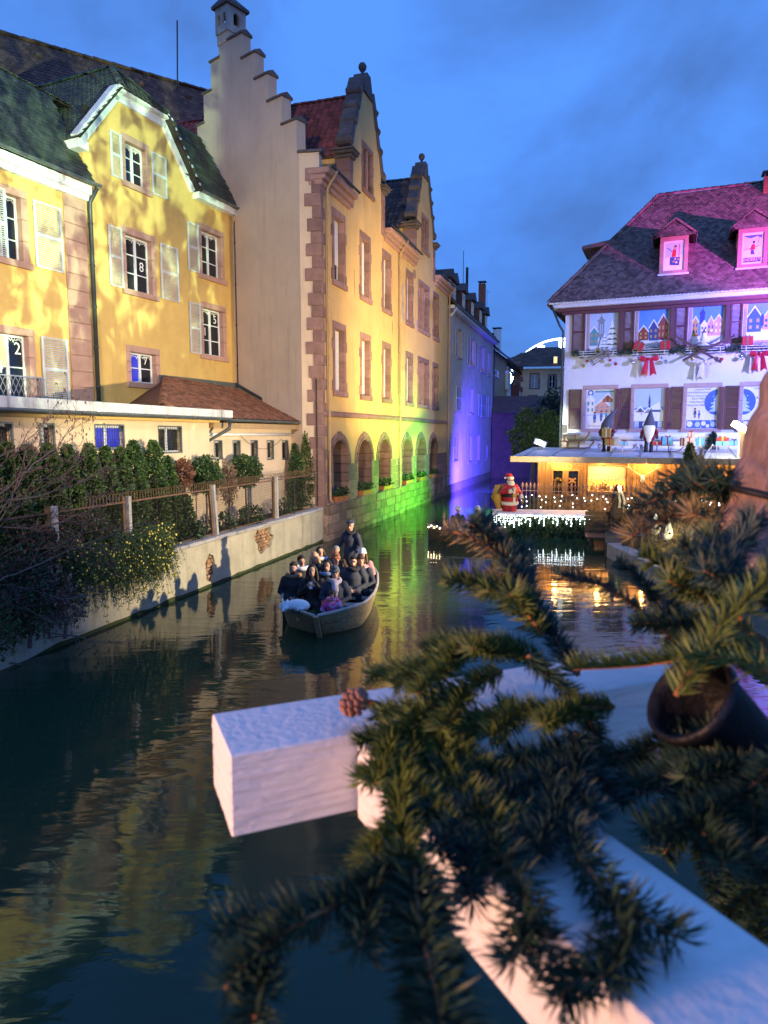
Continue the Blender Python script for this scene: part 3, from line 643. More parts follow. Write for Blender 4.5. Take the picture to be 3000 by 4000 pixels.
# canal front
holes = []
WX = [(1.18, .88, 1), (3.95, .88, 1), (6.68, .88, 1), (10.24, .9, 1), (12.46, 1.9, 2), (15.54, .95, 1)]
for row, (z0, z1) in enumerate(((5.08, 7.2), (8.80, 10.92))):
    for j, (x, wd, n) in enumerate(WX):
        x0, x1, a0, a1 = x * k, (x + wd) * k, z0 * k, z1 * k
        holes.append(surround(ch, x0, x1, a0, a1, .20, .26, .2, .3, 'stone', 6, .03, .10))
        if n == 2: stone(ch, 'mullion', 'stone', (x0 + x1) / 2 - .1, (x0 + x1) / 2 + .1, -.02, .28, a0, a1)
        cut = {(1, 0): .3, (1, 2): .36, (0, 2): .05, (1, 3): .1}.get((row, j), 0)
        for q in range(n):
            xa = x0 + q * ((x1 - x0) / 2 + .1) if n == 2 else x0; xb = xa + ((x1 - x0) / 2 - .1 if n == 2 else x1 - x0)
            wn = window(ch, xa, xb, a0, a1, .235, 2 if cut else 1, 2, curtain=(j > 3))
            zb = a0 + (a1 - a0) * cut
            if j > 3 and row == 1 or (j == 4): zb = a1 - .5
            bl = MB(); ns = int((a1 - zb) / .055)
            for s_ in range(ns): bl.obox(((xa + xb) / 2, .215, zb + (s_ + .5) * (a1 - zb) / ns), ((xb - xa) / 2 - .01, 0, 0), (0, .009, 0), (0, .003, (a1 - zb) / ns * .46))
            bl.build('roller_shutter', M_['blind'], wn, kind='stuff')
G = [(4.69, 2.66, 6.72, 4.13, 1.0), (13.55, 11.5, 15.6, 13.05, 1.15)]
for (c, g0, g1, wx, wd) in G:
    x0, x1, a0, a1 = (c - wd / 2) * k, (c + wd / 2) * k, 12.75 * k, 14.25 * k
    holes.append(surround(ch, x0, x1, a0, a1, .16, .2, .17, .3, 'stone', 4, .03, .05)); window(ch, x0, (x0 + x1) / 2 - .06, a0, a1, .2, 1, 2, 'shutter_brown'); window(ch, (x0 + x1) / 2 + .06, x1, a0, a1, .2, 1, 2, 'shutter_brown')
    stone(ch, 'mullion', 'stone', (x0 + x1) / 2 - .06, (x0 + x1) / 2 + .06, -.01, .28, a0, a1)
AX = [1.53, 4.25, 6.86, 10.38, 12.98, 15.66]; AWD = .86 * k; ZS, ZB = 2.52 * k, 1.22 * k
for x in AX: holes.append(al(x * k, AWD + .22, ZB, ZS))
def gab(c, g0, g1): return [(g1, 13.4), (g1 - .35, 13.75), (g1 - .62, 14.6), (g1 - .85, 15.05), (g1 - 1.1, 15.5), (g1 - 1.3, 16.1), (c + .36, 16.5), (c, 16.75), (c - .36, 16.5), (g0 + 1.3, 16.1), (g0 + 1.1, 15.5), (g0 + .85, 15.05), (g0 + .62, 14.6), (g0 + .35, 13.75), (g0, 13.4)]
ZC = 11.62
ol = [(0, -1.2), (CL / k, -1.2), (CL / k, ZC), (15.6, ZC)] + gab(G[1][0], 11.5, 15.6) + [(11.5, ZC), (6.72, ZC)] + gab(G[0][0], 2.66, 6.72) + [(2.66, ZC), (0, ZC)]
MB().wall([(x * k, z * k) for x, z in ol], holes, 0, .4).build('wall', M_['yellow_c'], ch)
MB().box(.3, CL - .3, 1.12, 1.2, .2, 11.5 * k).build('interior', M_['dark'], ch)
MB().box(CL - .3, CL - .002, .41, 8, -.5, ZC * k).build('side_wall', M_['yellow_c'], ch)
# cornices
for (a, b_) in ((-.06, 2.62), (6.76, 11.45), (15.65, CL / k + .05)):
    for j, (yy, za, zb) in enumerate(((-.12, 11.5, 11.66), (-.24, 11.66, 11.82), (-.38, 11.82, 12.02))): stone(ch, 'cornice', 'stone_pink', a * k - .02 * j, b_ * k + .02 * j, yy, .42, za * k + .002, zb * k - .002, .03)
    gutter(ch, (a * k, -.45, 12.05 * k), (b_ * k, -.45, 12.05 * k), .06, 'zinc_dark')
MB().add([(.3, .42, ZC * k), (CL, .42, ZC * k), (CL, 9, ZC * k), (10.5, 9, ZC * k)], [(0, 1, 2, 3)]).build('flat_roof', M_['zinc_dark'], ch)
# scrolled gables
def scroll(par, cx, cz, r, y0=-.07, y1=.5):
    b = MB(); n = 12; pts = []
    for i in range(n): pts.append((cx + r * math.cos(6.283 * i / n), cz + r * math.sin(6.283 * i / n)))
    b.prism(pts, y0, y1); b.prism([(cx + (x - cx) * .5, cz + (z - cz) * .5) for x, z in pts], y0 - .06, y0 - .001); return b
for (c, g0, g1, wx, wd) in G:
    for s in (-1, 1):
        e = g0 if s < 0 else g1; X = lambda d: (e - s * d) * k
        for (za, zb, wd_) in ((11.66, 12.25, .30), (12.25, 12.85, .26), (12.85, 13.38, .30)): stone(ch, 'pilaster_stone', 'stone', min(X(0) , X(wd_)) - .03, max(X(0), X(wd_)) + .03, -.06, .55, za * k + .003, zb * k - .003)
        stone(ch, 'capital', 'stone_dark', min(X(-.22), X(.42)), max(X(-.22), X(.42)), -.26, .62, 13.4 * k, 13.5 * k, .03); stone(ch, 'capital', 'stone_dark', min(X(-.12), X(.36)), max(X(-.12), X(.36)), -.16, .58, 13.28 * k, 13.4 * k, .03); stone(ch, 'capital', 'stone_dark', min(X(-.28), X(.46)), max(X(-.28), X(.46)), -.3, .64, 13.5 * k + .003, 13.57 * k, .02)
        for (d, z, r, ln) in ((.10, 13.95, .25, .62), (.52, 14.75, .22, .55), (.82, 15.4, .19, .50), (1.05, 16.0, .16, .5)):
            b = scroll(ch, X(d), z * k, r * k * .8)
            b.prism([(X(d - .03), (z + .1) * k), (X(d + .28), (z - .05) * k), (X(d + .50), (z + ln) * k), (X(d + .26), (z + ln + .1) * k)] if s < 0 else [(X(d + .28), (z - .05) * k), (X(d - .03), (z + .1) * k), (X(d + .26), (z + ln + .1) * k), (X(d + .50), (z + ln) * k)], -.05, .5)
            b.build('scroll_stone', M_['stone_dark'], ch)
    b = MB().prism([((c - .5) * k, 16.2 * k), ((c + .5) * k, 16.2 * k), ((c + .3) * k, 16.7 * k), ((c + .2) * k, 16.95 * k), ((c - .2) * k, 16.95 * k), ((c - .3) * k, 16.7 * k)], -.08, .5); b.build('gable_crown', M_['stone_dark'], ch)
    MB().lathe([(x_ * .68, z_ * .72) for x_, z_ in ((.20, 0), (.22, .06), (.10, .12), (.09, .2), (.16, .26), (.235, .38), (.25, .47), (.235, .56), (.16, .66), (.03, .72))], (c * k, .2, 16.95 * k), 14).build('finial_ball', M_['stone_dark'], ch, True)
# cross roofs behind the gables
for (c, g0, g1, wx, wd), key, ns in ((G[0], 'tile_red', 300), (G[1], 'tile_grey', 300)):
    zr_, ze_ = 16.25 * k, 13.45 * k; Y1_ = 9.0
    for s in (-1, 1):
        e = (g0 - .1 if s < 0 else g1 + .1) * k; rf = (c * k - e, 0, zr_ - ze_)
        pts = [(e, .45, ze_), (e, Y1_, ze_), (c * k, Y1_, zr_), (c * k, .45, zr_)]
        plane_from(ch, (e, Y1_ if s < 0 else .45, ze_), (0, -1 if s < 0 else 1, 0), rf, pts, .26, .30, key, ns if s < 0 else 0, True)
        MB().box(min(e - s * .15, e - s * .4), max(e - s * .15, e - s * .4), .41, Y1_, 11.7 * k, ze_ - .05).build('side_wall', M_['yellow_c'], ch)
        MB().box(min(e, e - s * .3), max(e, e - s * .3), .45, Y1_, ze_ - .12, ze_ - .045).build('eaves_board', M_['shutter_brown'], ch)
    ridge_tiles(ch, (c * k, Y1_, zr_), (c * k, .5, zr_), key, .36, .13)
# string course, plinth, piers, arches
for a, b_ in ((.0, 4.5), (4.5, 9.1), (9.1, 13.7), (13.7, CL / k)): stone(ch, 'string_course', 'stone', a * k + .003, b_ * k - .003, -.12, .1, 4.18 * k, 4.36 * k, .03)
z = -.9
for r in range(6):
    z0 = z; h = (ZB - .02 + .9) / 6; x = .0 - (r % 2) * .3
    while x < CL:
        wd = rnd(.55, .95); xa, xb = max(x, .0), min(x + wd, CL)
        yo = -.17 if xa < 8.95 * k else -.07
        if xb - xa > .1: stone(ch, 'plinth_stone', 'stone_base', xa + .008, xb - .008, yo + rnd(-.025, .02), .3, z0 + .007, z0 + h - .007, .028)
        x += wd
    z += h
MB().box(.01, 8.95 * k, -.12, .3, -1.2, ZB - .05).box(8.95 * k, CL - .01, -.02, .3, -1.2, ZB - .06).build('mortar_bed', M_['mortar'], ch)
edges = [0] + [v for x in AX for v in (x * k - AWD, x * k + AWD)] + [CL]
for i in range(0, len(edges), 2):
    a, b_ = edges[i] + (.34 if i == 0 else 0), edges[i + 1]; z = ZB; r = 0
    while z < ZS - .05:
        h = (ZS - ZB) / 4; cut = a + (b_ - a) * ((.62, .4)[r % 2])
        if b_ - a > .75:
            stone(ch, 'pier_stone', 'stone', a, cut - .004, -.02, .62, z + .004, z + h - .004); stone(ch, 'pier_stone', 'stone', cut + .004, b_, -.02, .62, z + .004, z + h - .004)
        else: stone(ch, 'pier_stone', 'stone', a, b_, -.02, .62, z + .004, z + h - .004)
        z += h; r += 1
for ai, x in enumerate(AX):
    xc = x * k; n = 9
    for i in range(n):
        a0, a1 = math.pi * i / n + .012, math.pi * (i + 1) / n - .012; am_ = (a0 + a1) / 2; ro = AWD + (.30 if i != 4 else .34)
        pts = [(xc + r * math.cos(a), ZS + r * math.sin(a)) for r, a in ((AWD, a0), (ro, a0), (ro, am_), (ro, a1), (AWD, a1), (AWD, am_))]
        MB().prism(pts, -.035, .62).build('voussoir', M_['stone'], ch)
        pts = [(xc + r * math.cos(a), ZS + r * math.sin(a)) for r, a in ((AWD + .05, a0), (AWD + .11, a0), (AWD + .11, am_), (AWD + .11, a1), (AWD + .05, a1), (AWD + .05, am_))]
        MB().prism(pts, -.07, -.036).build('arch_moulding', M_['stone'], ch)
    f = MB(); fy = .66
    ring = [(xc + AWD * math.cos(math.pi * i / 10), fy, ZS + AWD * math.sin(math.pi * i / 10)) for i in range(11)]
    f.tube([(xc + AWD, fy, ZB + .05)] + ring + [(xc - AWD, fy, ZB + .05)], .045, 6)
    for j in range(1, 4): xx = xc - AWD + 2 * AWD * j / 4; f.box(xx - .02, xx + .02, fy - .02, fy + .02, ZB, ZS + math.sqrt(max(0, AWD ** 2 - (xx - xc) ** 2)))
    for zz in (ZB + .5, ZB + 1.0, ZS, ZS + .42): 
        hw = AWD if zz <= ZS else math.sqrt(AWD ** 2 - (zz - ZS) ** 2); f.box(xc - hw, xc + hw, fy - .018, fy + .018, zz - .018, zz + .018)
    fr = f.build('arched_window', M_['cream'], ch)
    MB().prism(al(xc, AWD, ZB, ZS), fy + .03, fy + .04).build('pane', M_['glass'], fr)
    stone(ch, 'window_ledge', 'stone', xc - AWD - .05, xc + AWD + .05, -.2, .62, ZB - .04, ZB + .02)
# downpipes
downpipe(ch, [(.42, -.5, 12.0 * k), (.42, -.12, 11.5 * k), (.42, -.12, 1.5), (.46, -.22, 1.36)], .05, 'pipe_yellow', 6)
downpipe(ch, [(8.85 * k, -.5, 12.0 * k), (8.85 * k, -.12, 11.5 * k), (8.85 * k, -.12, 1.25), (8.9 * k, -.22, 1.1)], .05, 'pipe_yellow', 6)
downpipe(ch, [(CL - .15, -.5, 12.0 * k), (CL - .12, -.12, 11.5 * k), (CL - .12, -.12, 1.3), (CL - .1, -.22, 1.15)], .055, 'pipe_yellow', 6)

# flaked plaster and rusty stains on the canal front
mm('bare_plaster', (.36, .33, .31), .95, .25, 5, .6, 25); mm('stain_brown', (.30, .20, .10), .95, .3, 4, .3, 40)
for (x, z, rx, rz, sd, key) in ((9.55, 9.6, .16, .85, 4, 'bare_plaster'), (9.75, 8.9, .10, .35, 6, 'bare_plaster'), (12.1, 8.9, .09, .3, 8, 'bare_plaster'), (9.6, 6.6, .05, .12, 9, 'stain_brown'), (3.2, 9.1, .04, .5, 12, 'stain_brown'), (11.6, 11.2, .3, .22, 14, 'stain_brown'), (8.0, 8.2, .05, .3, 15, 'stain_brown')):
    MB().prism(ragged(x * k, z * k, rx * k, rz * k, 20, sd)[::-1], -.004, .01).build('plaster_patch', M_[key], ch)
# ================================================================== low annex in front of the yellow houses
ax = thing('annex', 'low cream annex with barred windows, flat roof edge and red tiled lean-to roof', 'outbuilding', AF.M)
AFi = AF.M.inverted()
XC = AF.sz(790, 1700)[0]; ze = AF.sz(1000, 1645, -.35)[1]
holes = []; z6 = lambda x, y: (700 + x * .3617, 1500 + y * .3617)
def awin(x0, x1, z0, z1, off, hl, lit=False):
    hl.append(rect(x0, x1, z0, z1)); wn = MB()
    for q in ((x0, x0 + .035), (x1 - .035, x1)): wn.box(q[0], q[1], off + .0, off + .05, z0, z1)
    wn.box(x0 + .035, x1 - .035, off, off + .05, z0, z0 + .035).box(x0 + .035, x1 - .035, off, off + .05, z1 - .035, z1)
    w_ = wn.build('window', M_['zinc'], ax)
    f = MB(); f.box(x0 + .02, x1 - .02, off + .13, off + .17, z0, z0 + .07).box(x0 + .02, x0 + .09, off + .13, off + .17, z0, z1).box((x0 + x1) / 2 - .04, (x0 + x1) / 2 + .04, off + .13, off + .17, z0, z1).box(x0 + .02, x1 - .02, off + .13, off + .17, z1 - .09, z1).build('window_frame', M_['wood_white'], w_)
    ubox('pane', 'glass_blue' if lit else 'glass', w_, x0, x1, off + .16, off + .165, z0, z1)
    g = MB(); n = max(3, int((x1 - x0) / .075)); m = max(3, int((z1 - z0) / .075))
    for i in range(1, n): x = x0 + (x1 - x0) * i / n; g.box(x - .004, x + .004, off + .03, off + .036, z0, z1)
    for i in range(1, m): z = z0 + (z1 - z0) * i / m; g.box(x0, x1, off + .037, off + .043, z - .004, z + .004)
    g.build('grille', M_['iron'], w_, kind='stuff')
for (a, b_) in ((375, 470), (578, 665), (770, 853), (945, 1025), (1110, 1180)):
    u0, vt = z6(a, 607); u1, vb = z6(b_, 822); r = AF.rect(u0, u1, vt, vb); awin(r[0], r[1], r[2], r[3], 0, holes)
MB().wall(rect(XC - .3, 18.15, .9, ze - .1), holes, 0, .22).build('wall', M_['cream'], ax)
OFF = -.22; holes = []
for i, (a, b_, t_, bt) in enumerate(((-330, -180, 73, 262), (-150, 90, 75, 262), (255, 360, 85, 255), (612, 810, 92, 268), (1025, 1182, 103, 288))):
    r = AF.rect(a * .6028, b_ * .6028, 1600 + t_ * .6028, 1600 + bt * .6028, OFF); awin(r[0], r[1], r[2], r[3], OFF, holes, i == 3)
MB().wall(rect(-4, XC, .9, ze - .02), holes, OFF, -.002).build('wall', M_['cream'], ax)
MB().box(-4, XC + .02, OFF - .34, -.01, ze - .09, ze - .03).build('soffit', M_['ochre'], ax)
x = -4
while x < XC + .6:
    l = min(2.0, XC + .75 - x); stone(ax, 'roof_edge', 'roof_edge', x, x + l - .01, OFF - .36, -.1, ze + .06, ze + .27, .01); x += l
MB().add([AFi @ p for p in [AF.w(-4, -.2, ze + .262), AF.w(XC + .7, -.2, ze + .262), YF.w(8.6 * k, .05, ze + .262), YF.w(-3, .05, ze + .262)]] + [AFi @ p for p in [AF.w(-4, -.2, ze + .1), AF.w(XC + .7, -.2, ze + .1), YF.w(8.6 * k, .05, ze + .1), YF.w(-3, .05, ze + .1)]], [(0, 1, 2, 3), (7, 6, 5, 4), (0, 4, 5, 1), (1, 5, 6, 2)]).build('flat_roof', M_['zinc_dark'], ax)
gutter(ax, (-4, OFF - .45, ze + .05), (XC + .35, OFF - .45, ze + .05)); gutter(ax, (XC + .4, -.42, ze + .03), (18.1, -.42, ze + .03))
downpipe(ax, [(XC + .45, OFF - .42, ze - .03), (XC + .45, OFF - .40, ze - .25), (XC + .06, -.07, ze - .65), (XC + .06, -.07, 1.3)], .055, 'zinc_dark', 2)
MB().tube([(XC + .05, -.06, ze - .42), (18.1, -.06, ze - .42)], .045, 8).build('pipe', M_['wood_white'], ax, True)
MB().box(XC + .02, 18.1, -.36, -.001, ze - .24, ze - .08).build('soffit', M_['pipe_yellow'], ax)
ca = MB(); p0 = V((XC + 2.1, -.08, ze - .45)); ca.tube([p0 + V((i * .3, 0, -.9 * (i / 9) * (1 - i / 9) * 1.4 - .25 * i / 9)) for i in range(11)], .008, 4).build('hanging_cable', M_['black'], ax)
U0, U1 = AFi @ YF.w(8.3 * k, -.02, 5.3 * k), AFi @ YF.w(11.95 * k, -.02, 5.3 * k)
E1 = V((18.12, -.36, ze + .06)); E0 = V((XC + .2, -.36, ze + .06)); Um = AFi @ YF.w(10.5 * k, -.02, 5.3 * k); dU = Um - E0; dU.x = 0
nrm = (AF.M.to_3x3() @ V((1, 0, 0))).cross(AF.M.to_3x3() @ dU).normalized(); o = AF.M @ E0; d = ray(634, 1586); L1 = AFi @ (CAMP + d * ((o - CAMP).dot(nrm) / d.dot(nrm)))
plane_from(ax, E0, (1, 0, 0), dU, [E0, E1, U1, U0, L1], .17, .145, 'tile_annex', 300)
ridge_tiles(ax, L1, U0, 'tile_annex', .3, .12)
MB().poly([L1 + V((0, 0, .02)), U0 + V((0, 0, .02)), AFi @ YF.w(6.2 * k, -.02, ze + .28)]).build('roof_hip', M_['tile_annex'], ax)
MB().beam(E1 + V((-.02, 0, .05)), U1 + V((-.02, 0, .09)), .14, .12).build('verge_flashing', M_['zinc_dark'], ax)
q0, q1 = YF.w(8.0 * k, -.05, 5.32 * k), YF.w(12.0 * k, -.05, 5.32 * k); MB().beam(AFi @ q0, AFi @ q1, .06, .22).build('wall_flashing', M_['zinc'], ax)
# ================================================================== violet-lit canal house beyond the arcade
z7 = lambda x, y: (1650 + x * .4747, 950 + y * .4747)
DL = DF.sz(1925, 1500)[0]; DZ = DF.sz(*z7(240, 560))[1]
dh = thing('canal_house', 'tall plain canal house with dormers and shutters, bathed in violet floodlight', 'house', DF.M)
holes = []
def dwin(fr, par, x0, x1, y0, y1, hl, sh=0, glass='glass', key='shutter_grey'):
    u0, vt = z7(x0, y0); u1, vb = z7(x1, y1); a, b_, c, d = fr.rect(u0, u1, vt, vb); hl.append(surround(par, a, b_, c, d, .12, .14, .12, .2, 'lintel_pink', 3, .02, 0))
    window(par, a, b_, c, d, .14, 2, 2, glass=glass)
    wd = (b_ - a) * .55
    if sh & 1: shutter(par, a - wd - .1, a - .1, c, d, key=key)
    if sh & 2: shutter(par, b_ + .1, b_ + wd + .1, c, d, key=key)
    if sh & 4: shutter(par, a, b_, c, d, key=key)
for q in ((287, 318, 700, 930, 3), (390, 428, 775, 1000, 3), (478, 508, 840, 1050, 3), (540, 558, 890, 1085, 0), (272, 318, 1165, 1375, 4), (396, 416, 1195, 1405, 0), (482, 520, 1245, 1420, 5), (540, 560, 1260, 1425, 4), (264, 294, 1580, 1790, 0), (378, 408, 1590, 1800, 0), (446, 470, 1580, 1795, 0), (524, 535, 1665, 1775, 0)):
    dwin(DF, dh, *q[:4], holes, q[4])
MB().wall(rect(.02, DL, -1, DZ), holes, 0, .35).build('wall', M_['d_wall'], dh)
MB().box(.05, DL, -.07, .3, -1, .55).build('plinth', M_['stone_base'], dh)
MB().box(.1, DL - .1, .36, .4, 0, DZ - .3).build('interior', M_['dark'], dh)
MB().box(0, DL + .1, -.42, .1, DZ + .02, DZ + .22).build('eaves_board', M_['wood_white'], dh); gutter(dh, (0, -.5, DZ + .25), (DL, -.5, DZ + .25), .09)
downpipe(dh, [(.3, -.5, DZ + .1), (.1, -.3, DZ - .3), (-.1, -.2, DZ - .45)], .06, 'wood_white', 1)
downpipe(dh, [(DL - .1, -.12, DZ), (DL - .1, -.12, .6)], .05, 'zinc_dark', 3)
rz0 = DZ + .2; rh = 6.0; ry = 5.2
plane_from(dh, (0, -.5, rz0), (1, 0, 0), (0, ry, rh), [(0, -.5, rz0), (DL + .2, -.5, rz0), (DL - 2.5, ry - .5, rz0 + rh), (0, ry - .5, rz0 + rh)], .22, .2, 'tile_grey', 80)
plane_from(dh, (DL + .2, -.5, rz0), (0, 1, 0), (-2.7, 0, rh), [(DL + .2, -.5, rz0), (DL + .2, 10, rz0), (DL - 2.5, ry - .5, rz0 + rh)], .3, .3, 'tile_grey', 0)
ridge_tiles(dh, (0, ry - .5, rz0 + rh), (DL - 2.5, ry - .5, rz0 + rh), 'tile_grey', .45, .15)
for u in (1747, 1764, 1802, 1838, 1871, 1893):
    x = DF.sz(u, 1150, .4)[0]; z0 = rz0 + .55; wd = 1.05; dm = None
    if x < .7: x = .7
    dm = MB().box(x, x + wd, .35, 3.0, z0, z0 + 1.55).build('dormer', M_['shutter_brown'], dh)
    window(dm, x + .15, x + wd - .15, z0 + .2, z0 + 1.4, .29, 2, 2)
    MB().add([(x - .25, .1, z0 + 1.5), (x + wd + .25, .1, z0 + 1.5), (x + wd / 2, .1, z0 + 2.15), (x - .25, 3.4, z0 + 1.5), (x + wd + .25, 3.4, z0 + 1.5), (x + wd / 2, 3.4, z0 + 2.15)], [(0, 1, 2), (5, 4, 3), (0, 2, 5, 3), (1, 4, 5, 2), (0, 3, 4, 1)]).build('dormer_roof', M_['tile_grey'], dm)
def chimney(par, x, y, z0, z1, w_, key, fr, pot=True):
    c = MB().box(x - w_, x + w_, y - w_, y + w_, z0, z1).build('chimney', M_[key], par)
    MB().box(x - w_ * 1.25, x + w_ * 1.25, y - w_ * 1.25, y + w_ * 1.25, z1 + .18, z1 + .25).box(x - w_, x - w_ * .7, y - w_, y - w_ * .7, z1, z1 + .18).box(x + w_ * .7, x + w_, y + w_ * .7, y + w_, z1, z1 + .18).build('chimney_cap', M_['zinc_dark'], c)
mm('brick', (.30, .10, .06), .9, .25, 5, .4, 20)
xc_, zc_ = DF.sz(1884, 1110, 3.0); chimney(dh, xc_, 3.0, rz0 + 2.5, zc_, .33, 'brick', DF)
xc_, zc_ = DF.sz(1825, 1045, 4.0); MB().tube([(xc_, 4, rz0 + 4), (xc_, 4, zc_)], .13, 8).build('flue', M_['iron'], dh); 
xc_, zc_ = DF.sz(1811, 980, 4.5); MB().tube([(xc_, 4.5, rz0 + 5), (xc_, 4.5, zc_)], .03, 5).build('lightning_rod', M_['iron'], dh)
xc_, zc_ = DF.sz(1903, 1130, 4.0); MB().tube([(xc_, 4, rz0 + 3), (xc_, 4, zc_)], .03, 5).tube([(xc_ - .2, 4, zc_ - .2), (xc_ + 1.1, 3.8, zc_ - .2)], .02, 4).build('aerial', M_['steel'], dh)
# ================================================================== further houses along the canal
EF = Fr(DF.w(DL, .15, 0), CF.d); EL = EF.sz(1977, 1560)[0]; EZ = EF.sz(*z7(600, 900))[1]
eh = thing('narrow_brown_house', 'narrow ochre brown house squeezed in after the violet canal house', 'house', EF.M); holes = []
u, v = z7(595, 1045); a = EF.rect(*[z7(593, 0)[0], z7(625, 0)[0], z7(0, 1045)[1], z7(0, 1085)[1]]); holes.append(surround(eh, a[0], a[1], a[2], a[3], .1, .1, .1, .2, 'white', 2)); window(eh, *a, .1, 1, 1)
a = EF.rect(z7(600, 0)[0], z7(622, 0)[0], z7(0, 1360)[1], z7(0, 1405)[1]); holes.append(surround(eh, a[0], a[1], a[2], a[3], .1, .1, .1, .2, 'white', 2)); window(eh, *a, .1, 1, 1)
MB().wall(rect(.02, EL, -1, EZ), holes, 0, .3).build('wall', M_['e_wall'], eh)
plane_from(eh, (0, -.5, EZ), (1, 0, 0), (0, 5, 4.6), [(0, -.5, EZ), (EL, -.5, EZ), (EL, 4.5, EZ + 4.6), (0, 4.5, EZ + 4.6)], .3, .3, 'tile_grey', 0); gutter(eh, (0, -.55, EZ + .03), (EL, -.55, EZ + .03), .1)
xc_, zc_ = EF.sz(1942, 1290, 2); chimney(eh, xc_, 2.0, EZ + 1, zc_, .4, 'white', EF)
FF = Fr(EF.w(EL, -.2, 0), V((math.sin(rad(14)), math.cos(rad(14)), 0))); FL = 14.0; FZ = FF.sz(*z7(700, 1000))[1]
fh = thing('balcony_house', 'white house with wooden balcony and red panel at the bend of the canal', 'house', FF.M); holes = []
a = FF.rect(z7(703, 0)[0], z7(722, 0)[0], z7(0, 1055)[1], z7(0, 1200)[1]); holes.append(surround(fh, *[a[0], a[1], a[2], a[3]], .1, .12, .1, .2, 'white', 2)); window(fh, *a, .1, 2, 3)
MB().wall(rect(.02, FL, -1, FZ), holes, 0, .3).build('wall', M_['white_wall'], fh)
MB().box(4, 8.5, -.9, .0, FZ - 4.6, FZ - 1.6).build('bay', mat('red_panel', (.16, .045, .035), .7, .2, 4), fh)
MB().box(4.6, 5.6, -.96, -.9, FZ - 3.3, FZ - 2.3).build('bay_window', M_['white'], fh)
plane_from(fh, (0, -.8, FZ), (1, 0, 0), (0, 5, 3.6), [(0, -.8, FZ), (FL, -.8, FZ), (FL, 4.2, FZ + 3.6), (0, 4.2, FZ + 3.6)], .4, .4, 'tile_brown', 0)
bl = MB(); zb = FF.sz(*z7(700, 1790))[1]
bl.box(1.5, 9, -1.4, 0, zb - .8, zb - .6)
for i in range(16): bl.box(1.6 + i * .48, 1.66 + i * .48, -1.4, -1.34, zb - .6, zb + .25)
bl.box(1.5, 9, -1.42, -1.32, zb + .25, zb + .33); bl.build('balcony', M_['wood_white'], fh)
MB().tube([FF.w(1.5 + i * .3, -1.5, zb + .75 + .14 * math.sin(i * 1.6)) for i in range(26)], .05, 5).build('light_tube', mat('tube_cool', (.9, .95, 1), .3, 0, emis=(.55, .72, 1), estr=9), label='wavy white light tube strung along the far balcony', cat='light tube')
# far hip-roofed house and the big wheel
ff = thing('hip_roof_house', 'distant cream house with quoined corner under brown hipped roof', 'house', T(aty(2006, 1560, 82)) @ RZ(rad(-8)))
fo = aty(2006, 1560, 82); sx = 82 / 2700; zz = lambda v: aty(2100, v, 82).z - fo.z
W_ = 200 * sx; holes = []
for u0, u1, v0, v1, cur in ((2070, 2098, 1463, 1516, 'curtain'), (2138, 2162, 1468, 1514, 'glass'), (2066, 2094, 1549, 1600, 'curtain'), (2136, 2164, 1549, 1600, 'glass')):
    a, b_ = (u0 - 2006) * sx, (u1 - 2006) * sx; holes.append(surround(ff, a, b_, zz(v1), zz(v0), .14, .16, .14, .25, 'stone', 3)); window(ff, a, b_, zz(v1), zz(v0), .12, 2, 2, glass=cur)
MB().wall(rect(0, W_, -6, zz(1441)), holes, 0, .4).build('wall', M_['cream'], ff)
for i in range(14): stone(ff, 'quoin_stone', 'stone', -.02, .75 if i % 2 else 1.05, -.04, .2, -4 + i * .6 + .01, -4 + i * .6 + .59)
MB().box(0, W_, .41, .5, -5, zz(1450)).build('interior', M_['dark'], ff)
zt, zb_ = zz(1335), zz(1435); pk = (2106 - 2006) * sx
plane_from(ff, (-1.2, -1, zb_), (1, 0, 0), (0, 7, zt - zb_), [(-3.2, -1, zb_), (W_ + 4, -1, zb_), (W_ - .5, 6, zt), (pk, 6, zt)], .5, .45, 'tile_brown', 0)
plane_from(ff, (-1.2, 14, zb_), (0, -1, 0), (4, 0, zt - zb_), [(-3.2, 14, zb_), (-3.2, -1, zb_), (pk, 6, zt)], .5, .45, 'tile_brown', 0)
MB().box((2150 - 2006) * sx, (2168 - 2006) * sx, -.2, 2, zz(1425), zz(1392)).build('dormer', M_['zinc_dark'], ff); window(ff, (2151 - 2006) * sx, (2167 - 2006) * sx, zz(1423), zz(1395), -.27, 1, 1, glass='glass_warm')
wh = thing('big_wheel', 'lit white observation wheel rising behind the brown hipped roof', 'ferris wheel', T(aty(2195, 1545, 150)))
R = 12.0; b = MB(); ring = [(R * math.cos(a), 0, R * math.sin(a)) for a in [6.2832 * i / 48 for i in range(49)]]
tw = mat('wheel_light', (.9, .95, 1), .3, 0, emis=(.75, .95, 1), estr=5)
b.tube(ring, .12, 5); b.tube([(x, 1.6, z) for x, y, z in ring], .12, 5).build('rim', tw, wh)
b = MB()
for i in range(16): a = 6.2832 * i / 16; b.tube([(0, .8, 0), (R * math.cos(a), .8, R * math.sin(a))], .06, 4)
b.tube([(-.9, .8, -18), (0, .8, 0), (.9, .8, -18)], .25, 6).build('frame', M_['steel'], wh)
for i in range(16):
    a = 6.2832 * i / 16; MB().lathe([(.3, -1.0), (.75, -.8), (.75, .1), (.85, .25), (.1, .6)], (R * math.cos(a), .8, R * math.sin(a) - .9), 8).build('gondola', tw, wh)
